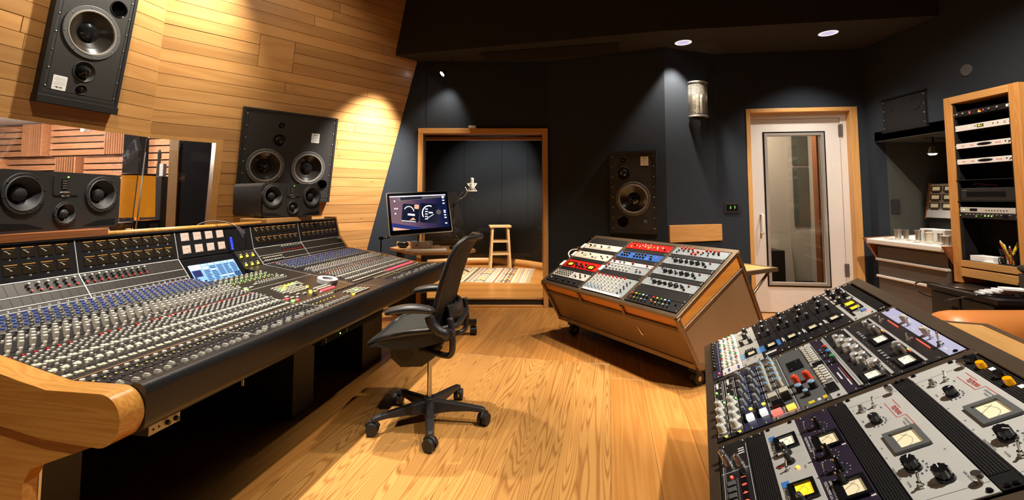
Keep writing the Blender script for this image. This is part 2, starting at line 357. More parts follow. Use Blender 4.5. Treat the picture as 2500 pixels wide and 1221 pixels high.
def plate(mb, outer, holes, z0, z1, mat=0, T=None):
    """flat plate with real holes"""
    bm = bmesh.new()
    loops = [outer] + holes
    for L in loops:
        vs = [bm.verts.new((p[0], p[1], 0)) for p in L]
        for i in range(len(vs)): bm.edges.new((vs[i], vs[(i + 1) % len(vs)]))
    bmesh.ops.triangle_fill(bm, use_beauty=True, use_dissolve=False, edges=bm.edges[:])
    bm.verts.index_update(); V = [v.co.copy() for v in bm.verts]; F = []
    for f in bm.faces:
        idx = [v.index for v in f.verts]
        if f.normal.z < 0: idx.reverse()
        F.append(tuple(idx))
    bm.free()
    mb.add([(v.x, v.y, z1) for v in V], F, mat, False, T)
    mb.add([(v.x, v.y, z0) for v in V], [tuple(reversed(f)) for f in F], mat, False, T)
    for L in loops:
        n = len(L); mb.add([(p[0], p[1], z0) for p in L] + [(p[0], p[1], z1) for p in L], [(i, (i + 1) % n, n + (i + 1) % n, n + i) for i in range(n)], mat, n > 8, T)
    return mb
def text(body, name, size, matname, parent, loc, rot=(0, 0, 0), align='CENTER', ext=0.0002, sx=1.0):
    c = bpy.data.curves.new(name, 'FONT'); c.body = body; c.size = size; c.align_x = align; c.align_y = 'CENTER'; c.extrude = ext; c.resolution_u = 2
    def f():
        t = bpy.data.objects.new(name, c); me = bpy.data.meshes.new_from_object(t); bpy.data.objects.remove(t); me.materials.clear(); me.materials.append(M[matname]); return me
    me = cached(('txt', body, size, matname, align), f)
    o = bpy.data.objects.new(name, me); COL.objects.link(o); o.parent = parent; o.location = loc; o.rotation_euler = rot
    o.scale = (sx, 1, 1)
    return o
CACHE = {}
def cached(key, fn):
    if key not in CACHE: CACHE[key] = fn()
    return CACHE[key]
def knob(r, h, body, cap, skirt=0.0, n=14, ptr=True, captop=0.0):
    """turned control knob, axis +Z, pointer at +Y"""
    def f():
        b = MB()
        if skirt: b.cyl((0, 0, 0), (0, 0, h * 0.14), skirt, skirt * 0.93, n, 0)
        b.cyl((0, 0, h * 0.1 if skirt else 0), (0, 0, h * 0.86), r, r * 0.88, n, 0, (0, 0))
        b.cyl((0, 0, h * 0.86), (0, 0, h), r * 0.88, r * 0.74, n, 1)
        if ptr: b.box((-r * 0.08, r * 0.15, h), (r * 0.08, r * 0.72, h + 0.0006), 2)
        return b.mesh('knob', [body, cap, 'ink_white' if body not in ('white_knob', 'bone') else 'ink'])
    return cached(('kn', r, h, body, cap, skirt, n, ptr), f)
def fluted(r, h):
    """big black pointer knob with a faceted skirt"""
    def f():
        b = MB(); n = 10
        P = [(r * (1 - 0.13 * (i % 2)) * math.cos(PI * i / n), r * (1 - 0.13 * (i % 2)) * math.sin(PI * i / n)) for i in range(2 * n)]
        b.cyl((0, 0, 0), (0, 0, h * 0.25), r * 1.12, r * 1.05, 20)
        b.prism([(x, y) for x, y in P], h * 0.2, h, 0)
        b.box((-r * 0.06, r * 0.1, h), (r * 0.06, r * 0.9, h + 0.0006), 1)
        return b.mesh('knob', ['black_gloss', 'ink_white'])
    return cached(('fl', r, h), f)
def chicken(r, h, body='black_gloss'):
    """pointer knob: a bar on a round foot"""
    def f():
        b = MB(); b.cyl((0, 0, 0), (0, 0, h * 0.35), r, r * 0.9, 14)
        b.prism([(-r * 0.38, -r * 0.95), (r * 0.38, -r * 0.95), (r * 0.3, r * 0.7), (0, r * 1.35), (-r * 0.3, r * 0.7)], h * 0.3, h, 0)
        return b.mesh('knob', [body])
    return cached(('ch', r, h, body), f)
def toggle(h=0.022, big=1.0):
    def f():
        b = MB(); b.cyl((0, 0, 0), (0, 0, 0.003 * big), 0.0062 * big, None, 6); b.cyl((0, 0, 0.003 * big), (0, 0, 0.008 * big), 0.0040 * big, None, 10)
        b.cyl((0, 0, 0.007 * big), (0, h * 0.28, h), 0.0014 * big, 0.0026 * big, 8); b.sphere((0, h * 0.28, h), 0.0027 * big, 8)
        return b.mesh('toggle_switch', ['chrome'])
    return cached(('tg', h, big), f)
def screw():
    def f():
        b = MB(); b.lathe([(0.0055, 0), (0.0055, 0.001), (0.0045, 0.0026), (0.002, 0.0034), (0.0001, 0.0036)], 10)
        return b.mesh('screw', ['nickel'])
    return cached('screw', f)
def screw_black():
    def f():
        b = MB(); b.lathe([(0.006, 0), (0.006, 0.0012), (0.0048, 0.0034), (0.002, 0.0046), (0.0001, 0.0048)], 10)
        return b.mesh('screw', ['black_gloss'])
    return cached('screwb', f)
# ------------------------------------------------------------------ the room
def struct(o): o['kind'] = 'structure'; return o
def wallbox(mb, a, b, z0, z1, t, mat=0):
    """vertical wall slab along a->b, thickness t away from the room (to the left of a->b)"""
    a = Vector((a[0], a[1], 0)); b = Vector((b[0], b[1], 0)); d = (b - a).normalized(); n = Vector((-d.y, d.x, 0)) * t
    P = [a, b, b + n, a + n]
    mb.prism([(p.x, p.y) for p in P], z0, z1, mat)
    return mb
CEIL = 3.72; SOF = 3.0
# floor slab + planks
fl = struct(part(MB().box((-10.5, -3.2, -0.12), (6.6, 10.2, -0.014)), 'floor', ['floor_base']))
fl['label'] = 'dark slab under the plank floor'
fa = math.atan2(0.978, 0.207); FT = Matrix.Rotation(fa, 4, 'Z')
def plank(a0, a1, b0, b1, matn, name='plank'):
    # a along the boards, b across (to the right)
    g = 0.0005
    return part(MB().box((a0 + g, -b1 + g, -0.014), (a1 - g, -b0 - g, random.uniform(-0.0006, 0.0006))), name, [matn], fl, mat=FT, bevel=0.0012, seg=1)
OAK_L, OAK_R, OAK_T = -1.54, -0.01, 3.775
nb = 6; wd = (OAK_R - OAK_L) / nb
for i in range(nb): plank(0.2, OAK_T, OAK_L + i * wd, OAK_L + (i + 1) * wd, 'oak_floor')
for i in range(12): plank(OAK_T, 6.15 - 0.2 * (i % 3) * 0, OAK_L + i * wd / 2, OAK_L + (i + 1) * wd / 2, 'fir_floor')
for k in range(17):
    j = random.uniform(2.0, 4.6)
    plank(0.2, j, OAK_R + 0.222 * k, OAK_R + 0.222 * (k + 1), 'fir_floor'); plank(j, 6.6, OAK_R + 0.222 * k, OAK_R + 0.222 * (k + 1), 'fir_floor')
for k in range(10):
    j = random.uniform(2.0, 4.6)
    plank(0.2, j, OAK_L - 0.222 * (k + 1), OAK_L - 0.222 * k, 'fir_floor'); plank(j, 6.0, OAK_L - 0.222 * (k + 1), OAK_L - 0.222 * k, 'fir_floor')
# booth floor: boards across
for k in range(17):
    part(MB().box((-2.3, 5.72 + 0.2 * k, -0.014), (0.95, 5.72 + 0.2 * (k + 1) - 0.0015, 0.0)), 'plank', ['fir_floor'], fl)
# live room floor
part(MB().box((-10.4, 3.0, -0.014), (-3.6, 9.9, -0.002)), 'live_room_floor', ['fir_floor'], fl)
# ceiling, soffit
struct(part(MB().box((-4.2, -3.2, CEIL), (6.6, 6.0, CEIL + 0.1)), 'ceiling', ['ceiling_black']))
sp = [(-1.378, 5.353), (1.538, 4.553), (3.965, 4.167), (4.2, 5.4), (2.365, 5.45), (1.704, 5.25), (0.5, 5.8), (-1.5, 5.8)]
sf = struct(part(MB().prism(sp, SOF, CEIL), 'ceiling_soffit', ['soffit']))
# slot vent in the soffit
va = Vector((-0.377, 5.246)); vb = Vector((1.166, 4.882)); vd = (vb - va).normalized(); vn = Vector((-vd.y, vd.x))
ve = part(MB().box((0, 0, -0.004), ((vb - va).length, 0.36, 0.0)), 'vent_backing', ['black_matt'], sf, mat=mat_xyz((va.x, va.y, SOF), (vd.x, vd.y, 0), (vn.x, vn.y, 0)))
sl = MB().box((0, 0, -0.012), ((vb - va).length, 0.010, -0.001)).mesh('vent_slat', ['soffit'])
for i in range(14): put(sl, 'vent_slat', ve, loc=(0, 0.005 + i * 0.0262, -0.002))
# fabric walls
FB = 5.6
mb = MB(); wallbox(mb, (-2.6, FB), (-1.149, FB), 0, CEIL, 0.14); wallbox(mb, (-1.149, FB), (0.437, FB), 2.16, CEIL, 0.14); wallbox(mb, (0.437, FB), (0.47, FB), 0, CEIL, 0.14)
wb = struct(part(mb, 'wall_back', ['fabric']))
for x in (-1.06,):
    part(MB().box((x - 0.0015, FB - 0.0025, 2.2), (x + 0.0015, FB, SOF)), 'fabric_seam', ['black_matt'], wb)
S0 = (0.45, 5.6); S1 = (1.704, 5.057); S2 = (2.365, 5.306); S3 = (3.993, 5.1)
struct(part(wallbox(MB(), S0, S1, 0, CEIL, 0.12), 'wall_speaker', ['fabric']))
struct(part(wallbox(MB(), S1, S2, 0, CEIL, 0.12), 'wall_sconce', ['fabric']))
dd = Vector((S3[0] - S2[0], S3[1] - S2[1])).normalized(); dn = Vector((-dd.y, dd.x))
def dw(s, off=0.0): p = Vector(S2) + dd * s + dn * off; return (p.x, p.y)
D0, D1, DT = 0.345, 1.53, 2.335
mb = MB(); wallbox(mb, S2, dw(D0), 0, CEIL, 0.2); wallbox(mb, dw(D0), dw(D1), DT, CEIL, 0.2); wallbox(mb, dw(D1), S3, 0, CEIL, 0.2)
struct(part(mb, 'wall_door', ['fabric']))
# right wall with the machine niche
RX = 3.97; N0, N1, NT = 3.3, 4.99, 1.92
mb = MB(); mb.box((RX, N1, 0), (RX + 0.12, 5.35, CEIL)); mb.box((RX, N0, NT), (RX + 0.12, N1, CEIL)); mb.box((RX, -3.2, 0), (RX + 0.12, N0, CEIL))
struct(part(mb, 'wall_right', ['fabric']))
mb = MB(); mb.box((RX + 0.12, N1, 0), (5.35, N1 + 0.1, NT + 0.1)); mb.box((5.25, N0, 0), (5.35, N1, NT + 0.1)); mb.box((RX + 0.12, N0 - 0.1, 0), (5.35, N0, NT + 0.1))
struct(part(mb, 'wall_niche', ['niche_grey']))
struct(part(MB().box((RX, N0, NT - 0.004), (5.35, N1, NT + 0.1)), 'ceiling_niche', ['niche_grey']))
# rear and left walls behind the camera
struct(part(MB().box((-4.2, -3.2, 0), (6.6, -3.1, CEIL)), 'wall_front', ['fabric']))
# ---- leaning wood walls: left plane (over the window) and wing plane, meeting in a leaning corner
WO = Vector((-3.363, 4.053, 0)); KZ = Vector((0.155, -0.103, 1.0))
hM = Vector((0.679, 0.734, 0)).normalized(); nM = Vector((0.722, -0.668, -0.18)).normalized(); uM = nM.cross(hM).normalized(); nM = hM.cross(uM)
hL = Vector((0.184, 0.983, 0)).normalized(); nL = Vector((0.969, -0.181, -0.169)).normalized(); uL = nL.cross(hL).normalized(); nL = hL.cross(uL)
TM = mat_xyz(WO, hM, uM); TL = mat_xyz(WO, hL, uL)
def corner_h(u, h, uu): return (KZ * (u * uu.z)).dot(h)
def right_h(u): return (FB - WO.y - u * uM.y) / hM.y
CR = 0.1045; U0 = 1.88
lw = struct(part(MB().prism([(-3.2, U0), (corner_h(U0, hL, uL), U0), (corner_h(3.9, hL, uL), 3.9), (-3.2, 3.9)], -0.08, -0.005, T=TL), 'wall_left', ['wall_gap']))
ww = MB(); ww.prism([(corner_h(U0, hM, uM), U0), (right_h(U0), U0), (right_h(3.9), 3.9), (corner_h(3.9, hM, uM), 3.9)], -0.08, -0.005, T=TM)
ww.prism([(0.60, 0.0), (right_h(0), 0.0), (right_h(U0), U0), (0.60, U0)], -0.08, -0.005, T=TM)
wm = struct(part(ww, 'wall_wing', ['wall_gap']))
def board(parent, T, lo_l, lo_r, hi_l, hi_r, u0, u1):
    g = 0.0018; pr = random.uniform(0.0, 0.003)
    return part(MB().prism([(lo_l + g, u0 + g), (lo_r - g, u0 + g), (hi_r - g, u1 - g), (hi_l + g, u1 - g)], -0.005, 0.012 + pr), 'board', ['fir_wall'], parent, mat=T, bevel=0.0012, seg=1)
k = 0; u = U0
while u < 3.86:
    # left plane course
    u1 = u + CR; j = random.uniform(-2.4, -0.5)
    cl0, cl1 = corner_h(u, hL, uL), corner_h(u1, hL, uL)
    board(lw, TL, -3.2, j, -3.2, j, u, u1); board(lw, TL, j, cl0, j, cl1, u, u1)
    u = u1
uu = [U0 - CR * i for i in range(1, 18)][::-1] + [U0 + CR * i for i in range(0, 19)]
P0, P1 = 0.829, 1.153           # square patch board, three courses tall
pc = [U0 + CR * i for i in (7, 8, 9)]
for u in uu:
    u1 = u + CR; r0, r1 = right_h(u), right_h(u1)
    l0, l1 = (corner_h(u, hM, uM), corner_h(u1, hM, uM)) if u >= U0 - 0.001 else (0.605, 0.605)
    if any(abs(u - q) < 0.01 for q in pc):
        board(wm, TM, l0, P0, l1, P0, u, u1); board(wm, TM, P1, r0, P1, r1, u, u1); continue
    if random.random() < 0.45:
        j = random.uniform(0.9, r0 - 0.3); board(wm, TM, l0, j, l1, j, u, u1); board(wm, TM, j, r0, j, r1, u, u1)
    else: board(wm, TM, l0, r0, l1, r1, u, u1)
board(wm, TM, P0, P1, P0, P1, pc[0], pc[-1] + CR)
# window head and jamb, two panes that meet at the corner
W1 = struct(thing('window_1', 'control room window to the live room', None, kind='structure'))
mb = MB(); cL = corner_h(U0, hL, uL); mb.box((-3.2, U0 - 0.035, -0.10), (cL, U0 + 0.0, 0.020), T=TL)
part(mb, 'window_head', ['trim_wood'], W1)
mb = MB(); mb.box((corner_h(U0, hM, uM), U0 - 0.035, -0.10), (0.605, U0, 0.020), T=TM); part(mb, 'window_head', ['trim_wood'], W1)
part(MB().box((0.545, 0.9, -0.10), (0.605, U0 - 0.035, 0.020), T=TM), 'window_jamb', ['trim_wood_z'], W1)
part(MB().prism([(-3.2, 0.85), (corner_h(0.85, hL, uL), 0.85), (corner_h(U0, hL, uL), U0 - 0.035), (-3.2, U0 - 0.035)], -0.065, -0.055, T=TL), 'glass_pane', ['pane'], W1)
part(MB().prism([(corner_h(0.85, hM, uM), 0.85), (0.545, 0.85), (0.545, U0 - 0.035), (corner_h(U0, hM, uM), U0 - 0.035)], -0.065, -0.055, T=TM), 'glass_pane', ['pane'], W1)
c0 = WO + KZ * 0.84 - nM * 0.06; c1 = WO + KZ * (U0 * 0.975 - 0.03) - nM * 0.06
part(MB().tube([c0, c1], 0.006, 6), 'glass_joint', ['plaster_cool'], W1)
mb = MB(); mb.box((-3.2, 0.0, -0.08), (corner_h(0.85, hL, uL), 0.85, 0.0), T=TL); mb.box((corner_h(0, hM, uM), 0.0, -0.08), (0.605, 0.85, 0.0), T=TM)
struct(part(mb, 'wall_below_window', ['fir_wall']))
# ---- booth: glazed frame in the fabric wall, curved fabric wall behind, baseboard
W2 = struct(thing('window_2', 'tall wood framed glass front of the vocal booth', None, kind='structure'))
def bar(lo, hi, n='frame_rail', m='trim_wood', p=None, bv=0.003): return part(MB().box(lo, hi), n, [m], p or W2, bevel=bv)
bar((-1.149, FB - 0.025, 2.095), (0.437, FB + 0.17, 2.16)); bar((-1.149, FB - 0.025, 0), (-1.090, FB + 0.17, 2.095), 'frame_stile', 'trim_wood_z'); bar((0.378, FB - 0.025, 0), (0.437, FB + 0.17, 2.095), 'frame_stile', 'trim_wood_z')
bar((-1.09, FB + 0.10, 2.035), (0.378, FB + 0.19, 2.07)); bar((-1.09, FB - 0.02, 0), (0.378, FB + 0.20, 0.022), 'sill', 'trim_wood')
bar((-1.09, FB + 0.03, 0.022), (0.378, FB + 0.10, 0.085), 'bottom_rail', 'black_satin'); bar((-1.09, FB + 0.02, 0.085), (0.378, FB + 0.11, 0.097), 'bottom_bead', 'trim_wood')
part(MB().box((-1.09, FB + 0.06, 0.09), (0.378, FB + 0.068, 2.06)), 'glass_pane', ['pane_booth'], W2)
part(MB().box((-0.53, FB - 0.045, 2.16), (-0.44, FB - 0.0, 2.19)).box((-0.52, FB - 0.05, 2.165), (-0.45, FB - 0.045, 2.185)), 'latch_plate', ['white_panel'], W2, bevel=0.004)
cp = [(-2.4, 5.74), (-2.35, 7.6), (-2.0, 8.55), (-1.4, 9.0), (-0.8, 9.15), (-0.2, 9.1), (0.3, 8.75), (0.68, 8.2), (0.9, 7.4), (0.95, 5.74)]
def spline(P, k=5):
    out = []
    for i in range(len(P) - 1):
        p0 = P[max(i - 1, 0)]; p1 = P[i]; p2 = P[i + 1]; p3 = P[min(i + 2, len(P) - 1)]
        for j in range(k):
            t = j / k
            out.append(tuple(0.5 * (2 * p1[a] + (p2[a] - p0[a]) * t + (2 * p0[a] - 5 * p1[a] + 4 * p2[a] - p3[a]) * t * t + (3 * p1[a] - p0[a] - 3 * p2[a] + p3[a]) * t ** 3) for a in range(len(p1))))
    return out + [tuple(P[-1])]
cs = spline(cp, 4)
def curved(off, z0, z1, t):
    mb = MB(); n = len(cs)
    nr = []
    for i in range(n):
        a = Vector(cs[max(i - 1, 0)]); b = Vector(cs[min(i + 1, n - 1)]); d = (b - a).normalized(); nr.append(Vector((-d.y, d.x)))
    A = [Vector(cs[i]) - nr[i] * off for i in range(n)]; B = [A[i] + nr[i] * t for i in range(n)]
    V = [(p.x, p.y, z) for z in (z0, z1) for p in A + B]; m = 2 * n
    F = []
    for i in range(n - 1): F += [(i + 1, i, m + i, m + i + 1), (n + i, n + i + 1, m + n + i + 1, m + n + i), (m + i, m + n + i, m + n + i + 1, m + i + 1), (i, i + 1, n + i + 1, n + i)]
    return mb.add(V, F, 0, True)
bw = struct(part(curved(0, 0, 3.0, 0.08), 'wall_booth', ['fabric']))
for i in (8, 15, 20, 24): 
    x, y = cs[i]; part(MB().cyl((x, y - 0.002, 0.15), (x, y - 0.002, 2.95), 0.003, None, 6), 'fabric_seam', ['black_matt'], bw)
struct(part(curved(0.018, 0, 0.135, 0.018), 'baseboard_booth', ['trim_wood']))
struct(part(MB().box((-2.5, 5.74, 2.95), (1.1, 9.3, 3.05)), 'ceiling_booth', ['ceiling_black']))
# ---- door
W3 = struct(thing('door_1', 'white studio door with a tall dark window in a wood frame', None, kind='structure'))
TD = mat_xyz((S2[0], S2[1], 0), (dd.x, dd.y, 0), (0, 0, 1))      # x along the wall, y up, z towards the room
part(MB().box((D0, 0, -0.20), (D0 + 0.045, DT, 0.012), T=TD), 'frame_stile', ['trim_wood_z'], W3, bevel=0.003)
part(MB().box((D1 - 0.075, 0, -0.20), (D1, DT, 0.012), T=TD), 'frame_stile', ['trim_wood_z'], W3, bevel=0.003)
part(MB().box((D0 + 0.045, DT - 0.045, -0.20), (D1 - 0.075, DT, 0.012), T=TD), 'frame_head', ['trim_wood'], W3, bevel=0.003)
mb = MB(); mb.box((D0 + 0.045, 0, -0.20), (D0 + 0.07, DT - 0.045, -0.075), T=TD); mb.box((D1 - 0.14, 0, -0.20), (D1 - 0.075, DT - 0.045, -0.075), T=TD); mb.box((D0 + 0.07, DT - 0.11, -0.20), (D1 - 0.14, DT - 0.045, -0.075), T=TD)
part(mb, 'door_stop', ['door_white'], W3)
d0, d1 = D0 + 0.073, D1 - 0.143; g0, g1, gb, gt = 0.60, 1.185, 0.345, 2.03
mb = MB(); plate(mb, [(d0, 0.01), (d1, 0.01), (d1, DT - 0.113), (d0, DT - 0.113)], [[(g0, gb), (g0, gt), (g1, gt), (g1, gb)]], -0.15, -0.09, T=TD)
lf = part(mb, 'door_leaf', ['door_white'], W3)
mb = MB(); plate(mb, [(g0 - 0.045, gb - 0.045), (g1 + 0.045, gb - 0.045), (g1 + 0.045, gt + 0.045), (g0 - 0.045, gt + 0.045)], [[(g0 - 0.03, gb - 0.03), (g0 - 0.03, gt + 0.03), (g1 + 0.03, gt + 0.03), (g1 + 0.03, gb - 0.03)]], -0.09, -0.082, T=TD)
part(mb, 'window_gasket', ['black_gloss'], lf)
mb = MB(); plate(mb, [(g0 - 0.03, gb - 0.03), (g1 + 0.03, gb - 0.03), (g1 + 0.03, gt + 0.03), (g0 - 0.03, gt + 0.03)], [[(g0, gb), (g0, gt), (g1, gt), (g1, gb)]], -0.09, -0.078, T=TD)
part(mb, 'window_frame', ['door_steel'], lf)
part(MB().box((g0, gb, -0.12), (g1, gt, -0.112), T=TD), 'glass_pane', ['pane_dark'], lf)
mb = MB(); hx = 0.505; mb.tube([TD @ Vector(p) for p in spline([(hx, 0.905, -0.09), (hx, 0.905, -0.03), (hx, 0.935, -0.02), (hx, 1.085, -0.02), (hx, 1.115, -0.03), (hx, 1.115, -0.09)], 4)], 0.011, 10)
part(mb, 'pull_handle', ['white_panel'], lf)
for z in (2.08, 0.5): part(MB().box((d1 - 0.012, z - 0.065, -0.09), (d1 + 0.03, z + 0.065, -0.072), T=TD).cyl(TD @ Vector((d1 + 0.012, z - 0.07, -0.07)), TD @ Vector((d1 + 0.012, z + 0.07, -0.07)), 0.011), 'hinge', ['machine_grey'], W3)
# corridor behind the door
mb = MB(); mb.box((2.35, 7.35, 0), (5.2, 7.45, 3.0)); mb.box((2.25, 5.45, 0), (2.35, 7.45, 3.0)); mb.box((4.75, 5.35, 0), (4.85, 7.45, 3.0))
struct(part(mb, 'wall_corridor', ['plaster'])); struct(part(MB().box((2.2, 5.5, 2.9), (4.9, 7.5, 3.0)), 'ceiling_corridor', ['plaster']))
# ---- live room shell
LD = Vector((0.974, -0.225)).normalized(); LN = Vector((-LD.y, LD.x)); LP = Vector((-7.9, 8.0))
def lv(t, off=0.0): p = LP + LD * t - LN * off; return Vector((p.x, p.y))
a = lv(-2.6); b = lv(3.4)
struct(part(wallbox(MB(), a, b, 0, 3.6, 0.1), 'wall_live', ['cedar_dark']))
struct(part(MB().box((-10.4, 2.6, 2.63), (-3.45, 10, 2.73)), 'ceiling_live', ['plaster_cool']))
mb = MB(); wallbox(mb, (b.x, b.y), (-3.3, 6.9), 0, 3.6, 0.1); struct(part(mb, 'wall_live_side', ['fabric']))
# ------------------------------------------------------------------ mixing console
CO = Vector((-1.174, 1.478, 0)); CX = Vector((0.192, 0.981, 0)).normalized(); CY = Vector((-CX.y, CX.x, 0)); LC = 2.83
console = thing('mixing_console', 'large black analogue mixing console with wood end cheeks and leather front armrest', 'mixing console', mat=mat_xyz(CO, CX, CY))
XS = Matrix(((0, 0, 1, 0), (1, 0, 0, 0), (0, 1, 0, 0), (0, 0, 0, 1)))      # section (y, z) extruded along x
PROF = [(0.03, 0.700), (0.27, 0.705), (0.585, 0.762), (0.97, 0.822), (1.06, 0.935), (1.10, 1.10)]
def zy(y):
    for (a, za), (b, zb) in zip(PROF, PROF[1:]):
        if y <= b: return za + (zb - za) * (y - a) / (b - a), math.atan2(zb - za, b - a)
    return PROF[-1][1], 0
def surf(x, y, dz=0.0):
    z, a = zy(y)
    return Matrix.Translation((x, y, z)) @ Matrix.Rotation(a, 4, 'X') @ Matrix.Translation((0, 0, dz))
R0, R1 = 1.125, 1.535       # recess of the centre screen
for xa, xb in ((0, R0), (R1, LC)): part(MB().prism([(0.03, 0.59)] + [(y, z - 0.003) for y, z in PROF] + [(1.20, 1.10), (1.20, 0.62), (0.6, 0.60)], xa, xb, T=XS), 'body', ['console_dark'], console)
part(MB().prism([(0.03, 0.59)] + [(y, z - 0.003) for y, z in PROF[:3]] + [(0.86, 0.800), (0.875, 0.70), (0.90, 0.70), (1.05, 0.905), (1.06, 0.932), (1.10, 1.097), (1.20, 1.10), (1.20, 0.62), (0.6, 0.60)], R0, R1, T=XS), 'body', ['console_dark'], console)
BK = [(0, 0.58), (0.58, 1.115), (1.115, 1.72), (1.72, 2.255), (2.255, 2.83)]
def slab(name, x0, x1, y0, y1, mat, t=0.003, inset=0.002):
    za, a = zy(y0 + 1e-4); zb, _ = zy(y1 - 1e-4); L = math.hypot(y1 - y0, zb - za); T = Matrix.Translation((0, y0, za)) @ Matrix.Rotation(math.atan2(zb - za, y1 - y0), 4, 'X')
    return part(MB().box((x0 + inset, inset, -0.002), (x1 - inset, L - inset, t), T=T), name, [mat], console)
for i, (a, b) in enumerate(BK):
    slab('fader_panel', a, b, 0.03, 0.27, 'channel_black'); slab('channel_panel', a, b, 0.27, 0.585, 'console_panel' if i == 2 else 'channel_black')
    if i != 2: slab('channel_panel', a, b, 0.585, 0.97, 'channel_black')
    else: slab('channel_panel', a, b, 0.585, 0.86, 'console_panel'); slab('channel_panel', R1, b, 0.86, 0.97, 'console_panel'); slab('module_panel', R1, b, 0.97, 1.06, 'console_panel')
    if i != 2: slab('module_panel', a, b, 0.97, 1.06, 'console_panel')
    slab('meter_panel', a, b, 1.06, 1.10, 'console_dark')
def strip(name, x0, y0, x1, y1, w, mat='trim_pale', dz=0.003, t=0.002):
    p = surf(x0, y0, dz).translation; q = surf(x1, y1, dz).translation; d = (q - p); n = surf((x0 + x1) / 2, (y0 + y1) / 2).to_3x3() @ Vector((0, 0, 1))
    s = n.cross(d).normalized() * (w / 2); n = n * t
    return part(MB().add([p - s, q - s, q + s, p + s, p - s + n, q - s + n, q + s + n, p + s + n], [(0, 3, 2, 1), (4, 5, 6, 7), (0, 1, 5, 4), (1, 2, 6, 5), (2, 3, 7, 6), (3, 0, 4, 7)]), name, [mat], console)
for a, b in BK[:2] + BK[3:]:
    strip('trim_strip', a, 1.059, b, 1.059, 0.0035); strip('trim_strip', a, 1.015, b, 1.015, 0.0025); strip('trim_strip', a, 0.984, b, 0.984, 0.003); strip('trim_strip', a, 0.971, b, 0.971, 0.002)
for x in (0.58, 1.115, 1.72, 2.255):
    strip('trim_strip', x, 1.061, x, 1.099, 0.0035); strip('trim_strip', x, 0.972, x, 1.059, 0.0045)
    strip('trim_strip', x, 0.586, x, 0.968, 0.0025); strip('trim_strip', x, 0.272, x, 0.584, 0.0025); strip('trim_strip', x, 0.032, x, 0.268, 0.0025)
strip('trim_strip', 0, 0.262, LC, 0.262, 0.006, 'mdf'); strip('trim_strip', 0, 0.034, LC, 0.034, 0.006, 'mdf')
strip('trim_strip', 1.12, 0.585, 1.72, 0.585, 0.003)
# module strips on the upper panels
ln = MB()
for a, b in BK[:2] + BK[3:]:
    for i in range(1, 16):
        x = a + (b - a) * i / 16
        for y0, y1 in ((0.986, 1.011), (1.019, 1.055)):
            p = surf(x, y0, 0.0032).translation; q = surf(x, y1, 0.0032).translation
            ln.add([(p.x - 0.0007, p.y, p.z), (p.x + 0.0007, p.y, p.z), (q.x + 0.0007, q.y, q.z), (q.x - 0.0007, q.y, q.z)], [(0, 1, 2, 3)])
tag(part(ln, 'module_joint', ['black_matt'], console), kind='stuff')
# meters
def dim_meter():
    b = MB(); b.box((-0.027, -0.024, 0), (0.027, 0.024, 0.002), 0); b.box((-0.024, 0.0195, 0.002), (0.022, 0.0208, 0.0030), 1)
    b.box((-0.0012, -0.012, 0.002), (0.0012, 0.012, 0.0026), 2, T=Matrix.Rotation(0.9, 4, 'Z') @ Matrix.Translation((-0.002, 0.008, 0)))
    pts = [(-0.017 + 0.034 * i / 10, 0.006 + 0.006 * math.sin(PI * i / 10), 0.0024) for i in range(11)]
    b.tube(pts, 0.0005, 4, 3); b.box((-0.005, -0.006, 0.002), (0.005, -0.003, 0.0025), 3)
    return b.mesh('meter', ['meter_dim', 'lamp_strip', 'bone', 'ink_grey'])
DM = dim_meter()
for bi, (a, b) in enumerate(BK):
    if bi == 2: continue
    for r, yy in enumerate((1.091, 1.0735)):
        for c in range(8):
            x = a + 0.028 + (c + 0.5) * (b - a - 0.05) / 8
            put(DM, 'meter', console, mat=surf(x, yy, 0.003))
            if bi < 2:
                o = text(str(bi * 16 + c * 2 + 1 + r), 'channel_number', 0.0105, 'ink_white', console, (0, 0, 0)); o.matrix_basis = surf(x, yy - 0.0075, 0.0034)
def vu_lit():
    b = MB(); b.box((-0.029, -0.026, 0), (0.029, 0.026, 0.0015), 1); b.box((-0.027, -0.024, 0.0015), (0.027, 0.024, 0.0025), 0)
    b.tube([(-0.02 + 0.04 * i / 12, -0.004 + 0.012 * math.sin(PI * i / 12), 0.0027) for i in range(13)], 0.0006, 4, 1)
    b.box((0.006, -0.022, 0.0025), (0.022, -0.018, 0.003), 1)
    return b.mesh('level_meter', ['meter_lavender', 'ink_grey'])
VL = vu_lit()
for yy in (1.091, 1.0725):
    for c in range(4): put(VL, 'level_meter', console, mat=surf(1.18 + c * 0.088, yy, 0.003))
mb = MB()
for i in range(6): mb.box((-0.008, -0.042 + i * 0.015, 0.0005), (0.008, -0.042 + i * 0.015 + 0.010, 0.003), 0)
part(mb, 'blue_level_display', ['led_blue'], console, mat=surf(1.53, 1.0735, 0.003))
part(MB().prism([(-0.034, 0.034), (0, -0.036), (0.034, 0.034)], 0, 0.004), 'triangle_badge', ['alu'], console, mat=surf(1.635, 1.087, 0.003))
